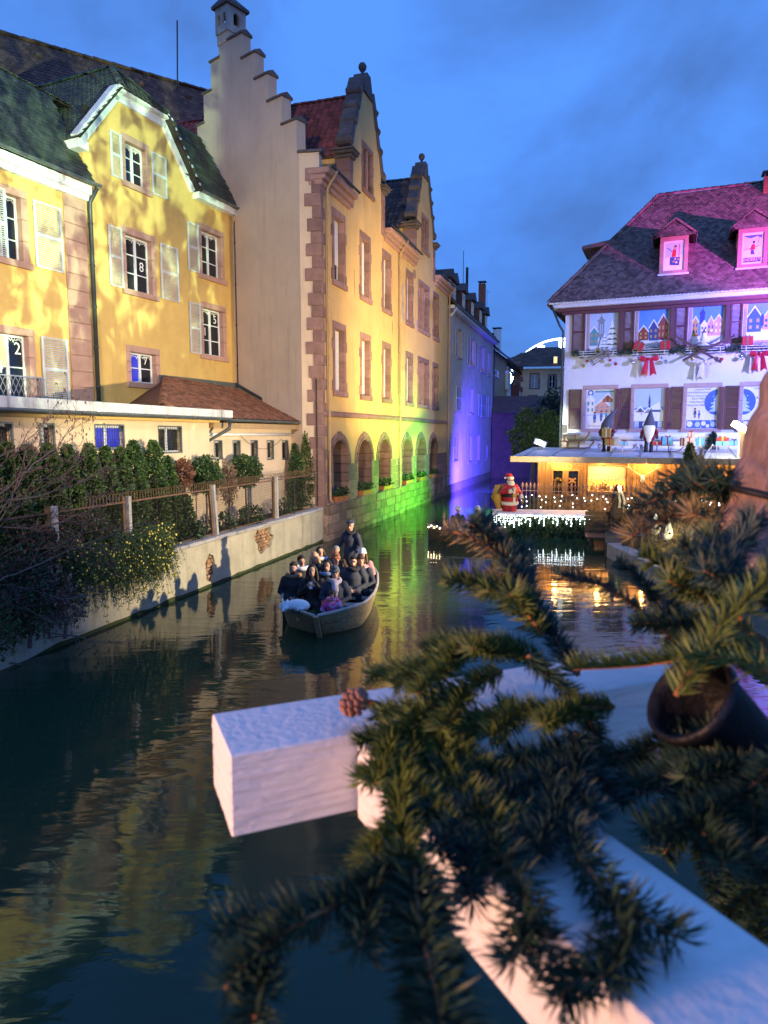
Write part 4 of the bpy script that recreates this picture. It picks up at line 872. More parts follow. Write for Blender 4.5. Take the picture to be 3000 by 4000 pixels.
# ================================================================== white house with picture panels
wf = thing('white_house', 'large white house with maroon shutters and hipped tile roof lit pink and violet', 'house', WF.M)
z8 = lambda x, y: (2100 + x * .5425, 1150 + y * .5425)
WZ = WF.sz(2230, 1205)[1]; WL = 17.0; holes = []
def wr(x0, x1, y0, y1): u0, vt = z8(x0, y0); u1, vb = z8(x1, y1); return WF.rect(u0, u1, vt, vb)
UPP = [(375, 575, 122, 412), (725, 942, 97, 393), (1112, 1337, 70, 362), (1507, 1720, 44, 335)]
LOW = [(347, 549, 686, 966), (695, 908, 678, 966), (1072, 1294, 672, 966), (1476, 1700, 662, 966)]
prs = []
for i, q in enumerate(UPP): r = wr(*q); prs.append(r); holes.append(surround(wf, r[0], r[1], r[2], r[3], .13, .14, .12, .22, 'lintel_pink', 3, .015, 0))
for i, q in enumerate(LOW): r = wr(*q); prs.append(r); holes.append(surround(wf, r[0], r[1], r[2], r[3], .17, .2, .2, .22, 'lintel_pink', 3, .02, 0))
mwid = prs[0][1] - prs[0][0]
for rr in (prs[:4], prs[4:]):
    for i in range(len(rr)):
        a, b_, c, d = rr[i]; w2 = .62
        if i == 0: shutter(wf, a - w2 - .2, a - .2, c - .04, d + .02, key='shutter_maroon')
        if i < len(rr) - 1:
            nx = rr[i + 1][0]; g0, g1 = b_ + .08, nx - .17
            MB().box(g0, g0 + .16, -.12, -.03, c - .04, d).build('folded_shutter', M_['shutter_maroon'], wf)
            shutter(wf, g0 + .2, g1, c - .03, d + .04, key='shutter_maroon')
MB().wall(rect(0, WL, -1, WZ), holes, 0, .4).build('wall', M_['white_wall'], wf)
MB().box(0, .4, .41, 10, -1, WZ).build('side_wall', M_['white_wall'], wf)
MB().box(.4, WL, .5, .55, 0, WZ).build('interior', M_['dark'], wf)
for za in range(8): stone(wf, 'corner_stone', 'stone_dark', -.06, .22, -.05, .3, 1.0 + za * .42, 1.0 + za * .42 + .41)
for j, (yy, za, zb) in enumerate(((-.14, -.32, -.18), (-.34, -.18, -.03), (-.56, -.03, .16))): MB().box(-.55 + .2 * (2 - j), WL, yy, .3, WZ + za + .002, WZ + zb).build('cornice', M_['shutter_maroon'] if j < 2 else M_['wood_white'], wf)
gutter(wf, (-.7, -.68, WZ + .2), (WL, -.68, WZ + .2), .08, 'wood_white')
downpipe(wf, [(-.6, -.65, WZ + .1), (-.25, -.2, WZ - .8), (-.08, -.12, WZ - 1.1), (-.08, -.12, .8)], .055, 'zinc_dark', 5)
HYW = 5.6; xr_, zr_ = WF.sz(2572, 768, HYW - .6); ez = WZ + .2
plane_from(wf, (-.7, -.7, ez), (1, 0, 0), (0, HYW, zr_ - ez), [(-.75, -.7, ez), (WL, -.7, ez), (WL, HYW - .7, zr_), (xr_, HYW - .7, zr_)], .17, .155, 'tile_w', 300)
plane_from(wf, (-.75, 9.6, ez), (0, -1, 0), (xr_ + .75, 0, zr_ - ez), [(-.75, 10.4, ez), (-.75, -.7, ez), (xr_, HYW - .7, zr_)], .3, .3, 'tile_w', 0)
ridge_tiles(wf, (-.72, -.7, ez + .05), (xr_, HYW - .7, zr_ + .05), 'tile_w', .36, .12); ridge_tiles(wf, (xr_, HYW - .7, zr_ + .04), (WL, HYW - .7, zr_ + .04), 'tile_w', .36, .12)
def wdormer(u0, u1, vt, vb, vpk, par=wf):
    # front face stands where the slope passes through its foot
    sl_ = (zr_ - ez) / HYW; y = .8
    for _ in range(12):
        a = WF.rect(u0, u1, vt, vb, y); y = -.7 + (a[2] - ez) / sl_ - .05
    x0, x1, z0, z1 = a; pk_ = WF.sz((u0 + u1) / 2, vpk, y)[1]
    d = MB().wall(rect(x0, x1, z0, z1), [rect(x0 + .17, x1 - .17, z0 + .14, z1 - .2)], y, y + .12); yb = -.7 + (z1 - ez) / sl_
    d.add([(x0, y + .12, z0), (x0, y + .12, z1), (x0, yb, z1)], [(0, 1, 2)]).add([(x1, y + .12, z0), (x1, yb, z1), (x1, y + .12, z1)], [(0, 1, 2)])
    dd_ = d.build('dormer', M_['stone_pink'], par)
    stone(dd_, 'dormer_sill', 'wood_white', x0 - .06, x1 + .06, y - .08, y + .05, z0 - .1, z0); stone(dd_, 'dormer_lintel', 'stone_pink', x0 - .06, x1 + .06, y - .08, y + .05, z1, z1 + .12)
    xm = (x0 + x1) / 2; ov = .28; yr = -.7 + (pk_ - ez) / sl_; zt = z1 + .08; ye = -.7 + (zt - ez) / sl_
    for s in (-1, 1):
        e = x0 - ov if s < 0 else x1 + ov
        P = [(e, y - .2, zt - .1), (e, ye, zt - .1), (xm, yr + .2, pk_), (xm, y + .35, pk_)]
        O = P[1] if s < 0 else P[0]
        plane_from(dd_, O, (0, -1 if s < 0 else 1, 0), (xm - e, 0, pk_ - zt + .1), P, .17, .15, 'tile_w', 20, W=WF.M)
        ridge_tiles(dd_, (e, y - .2, zt - .05), (xm, y + .35, pk_ + .04), 'tile_w', .22, .09)
    plane_from(dd_, (x0 - ov, y - .2, zt - .1), (1, 0, 0), (0, .55, pk_ - zt + .1), [(x0 - ov, y - .2, zt - .1), (x1 + ov, y - .2, zt - .1), (xm, y + .35, pk_)], .17, .15, 'tile_w', 30, W=WF.M)
    return (x0 + .17, x1 - .17, z0 + .14, z1 - .2, y)
dps = [wdormer(2577, 2688, 928, 1072, 850), wdormer(2882, 3000, 895, 1048, 812)]
xa, za = WF.sz(2300, 1050, 2.2); xb, zb = WF.sz(2400, 950, 2.6)
dsl = MB().box(xa, xb, 2.4, 4.0, za - .3, za + 1.0).build('dormer', M_['shutter_brown'], wf)
MB().add([(xa - .35, 2.0, za + .95), (xb + .4, 2.2, zb - .1), (xb + .4, 4.4, zb - .1), (xa - .35, 4.4, za + .95), (xa - .35, 2.0, za + 1.1), (xb - .1, 2.2, zb + .1), (xb - .1, 4.4, zb + .1), (xa - .35, 4.4, za + 1.1)], [(0, 3, 2, 1), (4, 5, 6, 7), (0, 1, 5, 4), (3, 7, 6, 2), (0, 4, 7, 3)]).build('dormer_roof', M_['tile_w'], dsl)
chimney(wf, WF.sz(3000, 700, 4.5)[0] + .1, 4.5, zr_ - 1.5, WF.sz(3000, 695, 4.5)[1], .3, 'brick', WF)
# ---- picture panels
PC = dict(sky=(.12, .30, .72), pale=(.45, .60, .80), snow=(.74, .80, .86), navy=(.05, .08, .22), brick=(.26, .07, .05), ochre=(.50, .33, .10), green=(.05, .12, .06), cream=(.78, .78, .72), black=(.02, .02, .03), red=(.50, .03, .03), pink=(.62, .34, .26), teal=(.10, .32, .36), blue=(.06, .14, .50), grey=(.25, .28, .34))
PM = {a: mat('print_' + a, c, .55, .06, 8) for a, c in PC.items()}
class Pic:
    def __init__(s): s.b = MB(); s.keys = []; s.l = 0
    def p(s, key, pts):
        if key not in s.keys: s.keys.append(key)
        s.b.cur = s.keys.index(key); s.l += 1; s.b.poly([(x, -.0006 * s.l, z) for x, z in pts]); return s
    def r(s, key, x0, x1, z0, z1): return s.p(key, rect(x0, x1, z0, z1))
    def c(s, key, x, z, r, n=14, ry=None): return s.p(key, [(x + r * math.cos(6.2832 * i / n), z + (ry or r) * math.sin(6.2832 * i / n)) for i in range(n)])
    def house(s, x0, x1, z0, zw, zr, wall, roof='snow', win='ochre', n=2):
        xm = (x0 + x1) / 2; s.p(wall, [(x0, z0), (x1, z0), (x1, zw), (xm, zr), (x0, zw)]); s.p(roof, [(x0 - .03, zw - .02), (x0, zw - .05), (xm, zr - .04), (x1, zw - .05), (x1 + .03, zw - .02), (xm, zr + .03)])
        for i in range(n):
            for j in range(2): a = x0 + (x1 - x0) * (i + .3) / n; s.r(win, a, a + (x1 - x0) * .4 / n, z0 + (zw - z0) * (.2 + .42 * j), z0 + (zw - z0) * (.42 + .42 * j))
        return s
    def tree(s, x, z, h, key='green', cap='snow'):
        for i in range(4): a = h * (.34 - .07 * i); zz = z + h * .2 * i; s.p(key, [(x - a, zz), (x + a, zz), (x, zz + h * .4)]); s.p(cap, [(x - a, zz), (x - a * .3, zz + h * .07), (x, zz + h * .02), (x + a * .4, zz + h * .08), (x + a, zz), (x + a * .2, zz + h * .3), (x, zz + h * .4)])
        return s
    def kid(s, x, z, h, coat, leg='navy'):
        s.r(leg, x - .02 * h * 4, x - .005, z, z + h * .4); s.r(leg, x + .01, x + .09 * h, z + .01, z + h * .4); s.p(coat, [(x - .13 * h, z + h * .35), (x + .15 * h, z + h * .35), (x + .1 * h, z + h * .72), (x - .08 * h, z + h * .72)]); s.c('pink', x, z + h * .82, h * .1); s.c('black', x, z + h * .89, h * .1, 10, h * .06); return s
def P_tower():
    q = Pic().r('pale', 0, 1, 0, 1.45).p('snow', [(0, 0), (1, 0), (1, .42), (.6, .35), (0, .55)]).r('grey', .3, .52, .5, 1.1).r('pale', .36, .39, .62, .98).r('pale', .43, .46, .62, .98).r('grey', .26, .56, 1.08, 1.14).p('grey', [(.32, 1.14), (.5, 1.14), (.43, 1.27), (.415, 1.42), (.40, 1.27)]).house(.0, .3, .2, .72, .9, 'teal').tree(.82, .2, .95).tree(.55, .1, .6).p('navy', [(.3, .12), (.34, .12), (.42, .5), (.39, .5)]); return q
def P_houses(): return Pic().r('sky', 0, 1, 0, 1.4).r('snow', 0, 1, 0, .32).house(.66, 1.0, .28, .85, 1.15, 'brick', n=3).house(.36, .66, .26, .72, .98, 'navy').house(.0, .34, .28, .6, .8, 'brick').c('navy', .7, .28, .02).c('navy', .8, .28, .02).p('pale', [(0, .1), (.6, .18), (1, .1), (1, .05)])
def P_square(): return Pic().r('sky', 0, 1, 0, 1.4).r('snow', 0, 1, 0, .3).r('navy', .24, .40, .7, 1.05).p('navy', [(.2, 1.05), (.44, 1.05), (.34, 1.22), (.325, 1.38), (.31, 1.22)]).house(.0, .2, .28, .8, .98, 'ochre', win='navy').house(.28, .5, .28, .66, .82, 'cream', win='navy').house(.5, .72, .28, .7, .96, 'pink', win='navy').house(.72, 1.0, .28, .8, 1.0, 'pink', win='cream').c('ochre', .64, .46, .09).c('cream', .64, .46, .05).c('red', .2, .3, .03).c('cream', .3, .3, .03)
def P_lane(): return Pic().r('sky', 0, 1, 0, 1.4).r('snow', 0, 1, 0, .4).house(.0, .5, .3, .85, 1.2, 'blue').house(.55, 1.0, .36, .8, 1.1, 'pink', win='blue').r('navy', .48, .58, .5, .9)
def P_kids(): return Pic().r('cream', 0, 1, 0, 1.4).r('pale', 0, 1, .4, 1.3).r('teal', .3, 1, 1.3, 1.36).c('blue', .15, 1.29, .11).c('cream', .15, 1.29, .06).p('snow', [(0, .2), (1, .3), (1, .5), (0, .45)]).house(.0, .3, .5, 1.05, 1.2, 'cream', win='teal').house(.32, .85, .55, .85, 1.05, 'pink', n=3, win='grey').house(.6, .95, .95, 1.1, 1.25, 'brick').kid(.32, .2, .42, 'blue').kid(.56, .26, .4, 'blue').kid(.74, .28, .38, 'teal').kid(.92, .3, .36, 'brick').r('grey', .05, .8, .1, .11).r('grey', .05, .75, .06, .07)
def P_church(): return Pic().r('sky', 0, 1, 0, 1.36).p('pale', [(0, .9), (1, .8), (1, 1.36), (0, 1.36)]).p('pale', [(0, .7), (1, .75), (1, .9), (0, .95)]).r('snow', 0, 1, .24, .62).p('snow', [(.5, .7), (.85, .9), (.95, .62), (.45, .6)]).r('navy', .48, .55, .7, .86).p('navy', [(.47, .86), (.56, .86), (.515, 1.2)]).house(.05, .35, .55, .62, .74, 'navy').house(.36, .6, .52, .6, .7, 'grey').r('navy', .6, .9, .56, .63).kid(.25, .42, .12, 'navy').r('navy', 0, 1, 0, .24).r('pale', .02, .17, .02, .23).tree(.095, .03, .18, 'navy', 'pale').r('pale', .83, .98, .02, .23).tree(.9, .03, .18, 'navy', 'pale').c('snow', .4, .12, .1).c('snow', .62, .1, .11)
def P_greet(m=False):
    q = Pic().r('cream', 0, 1, 0, 1.35).r('blue', 0, 1, 0, .27)
    for (x, z, r, c) in ((.12, .14, .1, 'cream'), (.38, .13, .09, 'pale'), (.58, .16, .08, 'cream'), (.72, .08, .06, 'cream'), (.9, .13, .09, 'pale'), (.04, .24, .02, 'cream'), (.5, .04, .02, 'cream'), (.82, .23, .02, 'cream')): q.c(c, x, z, r)
    cx = .0 if m else 1.0
    pts = [(max(0, min(1, cx + .42 * math.cos(6.2832 * i / 32))), .86 + .42 * math.sin(6.2832 * i / 32)) for i in range(32)]
    q.p('blue', [p for i, p in enumerate(pts) if i == 0 or p != pts[i - 1]])
    for i in range(4): a = .30 - .06 * i; z = .55 + .13 * i; q.p('pale', [(0, z), (a, z), (0, z + .2)] if m else [(1 - a, z), (1, z), (1, z + .2)])
    for i in range(5): q.c('cream', (.08 + .05 * (i % 3) if m else .92 - .05 * (i % 3)), .62 + .11 * i, .018)
    if not m: q.kid(.28, .34, .36, 'navy').kid(.42, .33, .28, 'blue')
    return q
def P_ski1(): return Pic().r('cream', 0, 1, 0, 1.35).r('pale', .06, .94, .12, 1.28).p('cream', [(.06, .6), (.94, .7), (.94, .12), (.06, .12)]).p('navy', [(.3, .25), (.78, .2), (.82, .6), (.3, .62)]).c('ochre', .5, .4, .05).c('cream', .64, .36, .05).c('ochre', .72, .5, .05).c('cream', .58, .52, .04).p('red', [(.38, .62), (.6, .62), (.62, .95), (.44, .98)]).c('ochre', .56, 1.04, .08).c('black', .57, 1.12, .08, 10, .04).r('red', .74, .78, .5, 1.2).p('blue', [(.15, 1.05), (.4, .85), (.42, .88), (.17, 1.08)])
def P_ski2(): return Pic().r('cream', 0, 1, 0, 1.35).r('pale', .07, .93, .32, 1.26).p('blue', [(.07, 1.26), (.93, 1.26), (.93, 1.1), (.7, 1.2), (.4, 1.12), (.07, 1.22)]).p('cream', [(.07, .5), (.5, 1.0), (.93, .8), (.93, .32), (.07, .32)]).p('navy', [(.15, .62), (.88, .78), (.88, .81), (.15, .65)]).p('navy', [(.4, .42), (.6, .4), (.55, .65), (.42, .65)]).p('red', [(.38, .62), (.62, .62), (.6, .86), (.44, .86)]).c('pink', .55, .9, .05).c('black', .54, .95, .06).p('navy', [(.66, .7), (.8, 1.15), (.82, 1.14), (.68, .69)]).r('navy', .07, .93, .08, .28)
def panel(r, y, pic, label, txt=(), name='picture_panel'):
    x0, x1, z0, z1 = r; t_ = thing(name, label, 'picture', WF.M @ T((x0, y, z0)), 'picture panels in the window openings'); W2, H2 = x1 - x0, z1 - z0
    MB().box(0, W2, .0, .02, 0, H2).build('board', M_['white'], t_)
    zs = max(v[2] for v in pic.b.v); b = MB(); b.v = [(.015 + p[0] * (W2 - .03), p[1] - .001, .015 + p[2] / zs * (H2 - .03)) for p in pic.b.v]; b.f = pic.b.f; b.mi = pic.b.mi
    b.build('print', [PM[q] for q in pic.keys], t_)
    for s, x, z, h, key in txt: text(t_, s, x * W2, -.03, z * H2, h, key, name='lettering')
mm('ink', (.20, .22, .34), .6, 0); mm('ink_dark', (.03, .03, .06), .6, 0)
Y_ = .05
for i, (pc, lb) in enumerate(((P_tower(), 'winter picture of a church tower and snowy firs, beside the corner downpipe'), (P_houses(), 'winter picture of two tall gabled houses under deep blue sky, above the first red bow'), (P_square(), 'winter picture of a square with coloured houses, behind crossed skis'), (P_lane(), 'winter picture of a blue house on a snowy lane'))): panel(prs[i], Y_, pc, lb)
panel(prs[4], Y_, P_kids(), 'pale picture of children walking past snowy houses'); panel(prs[5], Y_, P_church(), 'winter picture of a village church with pointed spire')
panel(prs[6], Y_, P_greet(), 'greeting panel with lines of text, two children and half a tree medallion', [(s, x, z, .13, 'ink') for s, x, z in (('Joyeux Noël', .52, .955), ('Frohe Weihnachten', .33, .88), ('Merry Christmas', .36, .80), ('Buon Natale', .42, .73), ('Feliz Navidad', .38, .65), ('Prettig Kerstfeest', .30, .575))])
panel(prs[7], Y_, P_greet(True), 'greeting panel with half a tree medallion, partly behind the tree trunk', [('Joyeux Noël', .62, .955, .13, 'ink'), ('Buon Natale', .7, .73, .13, 'ink')])
panel(dps[0][:4], dps[0][4] + .06, P_ski1(), 'small dormer picture of a red jacketed skier on a dark box')
panel(dps[1][:4], dps[1][4] + .06, P_ski2(), 'small dormer picture of a skier above the word KANDERSTEG', [('KANDERSTEG', .5, .14, .17, 'white')])
# ================================================================== right bank
RB = [atz(2385, 2120, .45), atz(2624, 2236, .45), atz(2790, 2400, .45)]
slab('right_bank', [(RB[0].x - .1, RB[0].y + .2), RB[0], RB[1], (6.6, 13, 0), (6.4, 4, 0), (6.2, -14, 0), (50, -14, 0), (60, 60, 0), HF.w(2.5, 8, 0), HF.w(-1.2, 4.5, 0), HF.w(-.8, -1.3, 0), HF.w(2.9, -1.25, 0)], -1.4, .42, 'bank_ground')
ed = 0
for A_, B_ in ((RB[0], RB[1]), (RB[1], V((6.6, 13, .45)))):      # stone edging of the bank
    d = (B_ - A_); n = int(d.length / .8); an = math.atan2(d.y, d.x)
    for i in range(n):
        ed += 1; MB().bbox(.004, d.length / n - .004, -.12, .34, -.6, rnd(-.01, .012), .03).build('edging_stone', M_['coping'], None, M=T(A_ + d * (i / n)) @ RZ(an), label='weathered stone block edging the garden bank along the water', cat='stone', group='edging stones of the garden bank')
# ---- jetty
jt = thing('jetty', 'small wooden landing stage with wet orange boards where a person stands', 'jetty', T(atz(2312, 2098, .34)) @ RZ(rad(-14)))
mm('deck', (.30, .12, .055), .45, .3, 6, .3, 12, rand=.25, stretch=(1, 6, 1)); mm('plank', (.36, .20, .085), .75, .3, 3, .4, 14, rand=.22, stretch=(5, 5, .5)); mm('plank_grey', (.24, .21, .18), .85, .3, 3, .4, 14, rand=.25, stretch=(1, 6, 6)); mm('plank_dark', (.12, .07, .035), .8, .3, 3, rand=.2)
for i in range(8): stone(jt, 'deck_board', 'deck', -.2, 2.6, i * .155, i * .155 + .147, -.04, 0, .006)
for x in (-.1, 1.2, 2.4): MB().box(x, x + .1, .02, 1.2, -.2, -.045).box(x, x + .1, .02, .12, -1.3, -.2).build('support', M_['plank_dark'], jt)
for i in range(5): stone(jt, 'riser_board', 'plank_dark', -.2, 2.6, 1.26 + .0, 1.30, .02 + i * .15, .02 + i * .15 + .142, .006)
# ================================================================== chalet
hz = lambda u, v, off=0: HF.sz(u, v, off)
ht = thing('chalet', 'timber market chalet glowing orange with shop window and pale metal roof', 'hut', HF.M)
HL = hz(2885, 1850)[0]; z0 = .42; zt = hz(2400, 1806)[1] + .1
wx0, wx1, wz0, wz1 = HF.rect(2296, 2443, 1815, 1917); dx0, dx1, dz0, dz1 = HF.rect(2160, 2258, 1838, 1930)
x = 0; i = 0
while x < HL:
    wd = (.15, .17, .14, .18)[i % 4]; x2 = min(x + wd, HL); y = rnd(-.012, .008)
    segs = [(z0, zt)]
    for (a, b_, c, d) in ((wx0, wx1, wz0, wz1), (dx0, dx1, dz0, dz1)):
        if x2 > a and x < b_: segs = [(z0, c - .01), (d + .01, zt)]
    for (c, d) in segs: stone(ht, 'plank', 'plank', x + .003, x2 - .003, y, y + .035, c, d, .006)
    x = x2; i += 1
HD = 3.3
MB().box(.0, HL, .04, .06, z0, wz0).box(0, wx0, .04, .06, wz0, zt).box(wx1, HL, .04, .06, wz0, zt).box(wx0, wx1, .04, .06, wz1, zt).build('inner_wall', M_['plank_dark'], ht)
MB().box(0, .06, .06, HD, z0, zt).box(HL - .06, HL, .06, HD, z0, zt).box(.06, HL - .06, HD - .06, HD, z0, zt).build('side_wall', M_['plank'], ht)
MB().box(.06, HL - .06, .07, HD - .07, z0 + .02, z0 + .08).build('floor', M_['plank'], ht)
for x in (0, wx0 - .16, wx1 + .04, wx1 + 1.3): stone(ht, 'post', 'plank', x, x + .13, -.05, -.012, z0, zt, .01)
f = MB()
for a, b_, c, d in ((wx0 - .06, wx1 + .06, wz1, wz1 + .07), (wx0 - .06, wx1 + .06, wz0 - .07, wz0), (wx0 - .06, wx0, wz0, wz1), (wx1, wx1 + .06, wz0, wz1)): f.box(a, b_, -.06, .03, c, d)
sw = f.build('shop_window', M_['plank_dark'], ht)
mm('lace', (.78, .66, .45), .9, .25, 14)
pts = [(wx0, wz1)]; n = 11
for i in range(n + 1): xx = wx0 + (wx1 - wx0) * i / n; pts += [(xx, wz1 - .95 * (wz1 - wz0) * .56), (xx + (wx1 - wx0) / n / 2, wz1 - .95 * (wz1 - wz0) * .66)] if i < n else [(xx, wz1 - .95 * (wz1 - wz0) * .56)]
pts.append((wx1, wz1)); MB().prism(pts[::-1], .10, .106).build('lace_curtain', M_['lace'], sw)
f = MB().box(dx0 - .05, dx1 + .05, -.05, .02, dz1, dz1 + .09).box(dx0 - .05, dx0, -.05, .02, dz0, dz1).box(dx1, dx1 + .05, -.05, .02, dz0, dz1); xm = (dx0 + dx1) / 2; f.box(xm - .12, xm + .12, -.05, .02, dz0, dz1).box(dx0, dx1, -.06, .03, dz0 - .06, dz0)
f.build('small_window', M_['plank'], ht); ubox('pane', 'glass', ht, dx0, dx1, .03, .036, dz0, dz1)
# roof
ov = .75; ry0, rz0_ = -ov, hz(2060, 1790, -ov)[1] + .06; rise = .32
MB().add([(-1.0, ry0, rz0_), (HL + .3, ry0, rz0_), (HL + .3, HD + .2, rz0_ + rise), (-.9, HD + .2, rz0_ + rise), (-1.0, ry0, rz0_ - .05), (HL + .3, ry0, rz0_ - .05), (HL + .3, HD + .2, rz0_ + rise - .05), (-.9, HD + .2, rz0_ + rise - .05)], [(0, 1, 2, 3), (7, 6, 5, 4), (0, 4, 5, 1), (1, 5, 6, 2), (2, 6, 7, 3), (3, 7, 4, 0)]).build('roof', mat('roof_sheet', (.52, .55, .60), .55, .12, 3, streak=.2), ht)
for i in range(9): x = -.5 + i * 1.15; MB().obox((x, (ry0 + HD) / 2, rz0_ + rise / 2 + .02), (.02, 0, 0), (0, (HD - ry0) / 2, rise / 2), (0, 0, .022)).build('roof_seam', M_['steel'], ht)
x = -1.03
while x < HL + .3: l = min(2.7, HL + .33 - x); stone(ht, 'fascia_board', 'plank_grey', x + .003, x + l - .003, ry0 - .03, ry0, rz0_ - .22, rz0_ + .02, .006); x += l
stone(ht, 'fascia_board', 'plank_grey', -1.06, -1.03, ry0, HD, rz0_ - .2, rz0_ + .02, .006)
MB().box(1.0, 1.6, ry0 + .4, ry0 + .46, rz0_ - .2, rz0_ - .15).build('tube_lamp', mat('tube_warm', (1, .9, .7), .3, 0, emis=(1, .78, .42), estr=14), ht)
# lamps of the chalet: under the eaves and inside
for i in range(5):
    p = HF.w(.9 + i * 1.75, -.42, zt - .02); point('lamp_eaves', p, 80, (1, .50, .12), .10)
point('lamp_inside', HF.w((wx0 + wx1) / 2, .9, zt - .2), 900, (1, .60, .20), .15); point('lamp_inside', HF.w((dx0 + dx1) / 2, .9, zt - .5), 160, (1, .55, .16), .15)
# shelf of goods seen through the shop window
gd = thing('shop_shelf', 'counter of small wooden figures and lanterns behind the shop window', 'shelf', HF.M @ T((wx0, .25, wz0)))
MB().box(.05, wx1 - wx0 - .05, 0, .35, -.02, .03).build('counter', M_['plank_dark'], gd)
for i in range(12):
    x = .12 + i * (wx1 - wx0 - .24) / 11; h = rnd(.12, .34); key = ('iron', 'plank', 'white', 'brick', 'plank_dark')[i % 5]
    MB().lathe([(.05, 0), (.07, h * .15), (.05, h * .5), (.025, h * .6), (.05, h * .75), (.05, h * .9), (.01, h)], (x, rnd(.06, .25), .03), 8).build('figurine', M_[key], gd, True)
# wreath and star on the small window, antlers on the wall
def sprigs(b, c, r, n, ln=.1, flat=.5, wd=.012):
    for i in range(n):
        d = V((rnd(-1, 1), rnd(-1, .2) * flat, rnd(-1, 1))).normalized(); p = V(c) + V((rnd(-1, 1) * r[0], rnd(-1, 1) * r[1], rnd(-1, 1) * r[2])); s = d.orthogonal().normalized() * wd
        b.add([p - s, p + s, p + d * ln + s * .3, p + d * ln - s * .3], [(0, 1, 2, 3)])
wr_ = MB(); cx, cz = dx0 + (dx1 - dx0) * .24, (dz0 + dz1) / 2
for i in range(20): a = 6.2832 * i / 20; sprigs(wr_, (cx + .17 * math.cos(a), -.06, cz + .17 * math.sin(a)), (.04, .02, .04), 9, .08)
wr_.build('wreath', mat('wreath', (.16, .10, .03), .7, .3, 8, rand=.4), M=HF.M, label='round dried wreath on the small chalet window', cat='wreath')
b = MB(); cx = dx0 + (dx1 - dx0) * .78; cz = (dz0 + dz1) / 2 + .1
b.tube([(cx, -.07, cz - .45), (cx, -.07, cz + .1)], .02, 5).obox((cx, -.07, cz), (.14, 0, .1), (0, .01, 0), (-.02, 0, .03)).obox((cx, -.07, cz), (-.14, 0, .1), (0, .01, 0), (.02, 0, .03)).ell((cx, -.08, cz - .5), .06).build('door_ornament', M_['plank'], M=HF.M, label='hanging wooden arrow ornament on the right pane of the chalet window', cat='ornament')
ax_, az_ = hz(2510, 1868); tr = thing('antler_trophy', 'pale skull with spread antlers on the chalet wall', 'trophy', HF.M @ T((ax_, -.06, az_)))
MB().lathe([(.03, -.2), (.08, -.1), (.10, .0), (.07, .1), (.02, .14)], (0, 0, 0), 8).build('skull', M_['white'], tr, True)
for s in (-1, 1):
    b = MB().tube([(s * .05, 0, .1), (s * .25, -.08, .22), (s * .5, -.12, .42), (s * .62, -.1, .68)], [.03, .026, .02, .008], 6); b.tube([(s * .3, -.09, .26), (s * .36, -.2, .45)], [.018, .006], 5).tube([(s * .48, -.11, .4), (s * .7, -.18, .5)], [.018, .006], 5).build('antler', M_['lace'], tr, True)
# long white awning rolls behind the roof, with lettering
RY1 = HD + .05; zr1 = rz0_ + rise
aw = thing('awning', 'two long white rolled awnings lying behind the chalet roof with dark lettering', 'awning', HF.M)
for z, r in ((zr1 + .52, .16), (zr1 + .18, .15)): MB().lathe([(r * .7, 0), (r, .04), (r, HL - .3), (r * .7, HL - .26)], (0, 0, 0), 12, T((.7, RY1, z)) @ RY(rad(90))).build('awning_roll', M_['white'], aw, True)
MB().box(.7, HL + .3, RY1 + .16, RY1 + .2, zr1 + .02, zr1 + .7).build('awning_box', M_['wood_white'], aw); MB().box(.7, HL + .3, RY1 - .14, RY1 - .11, zr1 - .02, zr1 + .12).build('valance', M_['white'], aw)
for s, u in (('D', 2344), ('ES BA', 2500)): text(aw, s, hz(u, 1742, RY1 - .2)[0], RY1 - .16, zr1 + .07, .24, 'ink_dark', name='lettering')
# ================================================================== things on the chalet roof
def roofpt(u, v):                                   # point of the chalet roof seen at a pixel
    n = HF.M.to_3x3() @ V((0, -rise, HD + .2 - ry0)).normalized(); o = HF.w(0, ry0, rz0_ + .002); d = ray(u, v); return CAMP + d * ((o - CAMP).dot(n) / d.dot(n))
RA = math.atan2(-.385, .923)
mm('sled_wood', (.27, .16, .08), .6, .25, 8, stretch=(2, 8, 8)); mm('sled_pale', (.55, .47, .38), .6, .15, 8)
def sled(loc, key, label, s=1., lean=0., turn=0.):
    t_ = thing('sled', label, 'sled', T(loc) @ RZ(RA + turn) @ RY(lean) @ Matrix.Scale(s, 4), 'sleds on the chalet roof')
    for y in (-.17, .17):
        MB().tube([(-.55, y, .02), (.35, y, .02), (.55, y, .08), (.68, y, .24), (.74, y, .38)], .018, 6).build('runner', M_[key], t_, True)
        for x in (-.35, .1): MB().tube([(x, y, .02), (x, y * .85, .27)], .018, 6).build('leg', M_[key], t_)
    for y in (-.15, -.05, .05, .15): MB().box(-.5, .35, y - .036, y + .036, .27, .292).build('slat', M_[key], t_)
    MB().box(-.38, -.32, -.18, .18, .24, .27).box(.07, .13, -.18, .18, .24, .27).build('crossbar', M_[key], t_); return t_
sled(roofpt(2250, 1752), 'sled_wood', 'dark wooden sled under another sled at the left end of the chalet roof', 1.1)
sled(roofpt(2240, 1752) + V((-.05, 0, .33)), 'sled_wood', 'dark wooden sled stacked on top of a second sled', 1.05, rad(-4))
sl_ = [(2420, 1767, 'sled_pale', 'pale sled with gold and silver parcels beside the left gnome'), (2600, 1766, 'sled_wood', 'brown sled with blue parcel beside the bearded gnome'), (2705, 1770, 'sled_pale', 'pale sled with cream and blue parcels and a red bow on top'), (2835, 1768, 'sled_pale', 'pale sled with flat red and turquoise parcels by the light post')]
for u, v, kx, lb in sl_: sled(roofpt(u, v), kx, lb, 1.0)
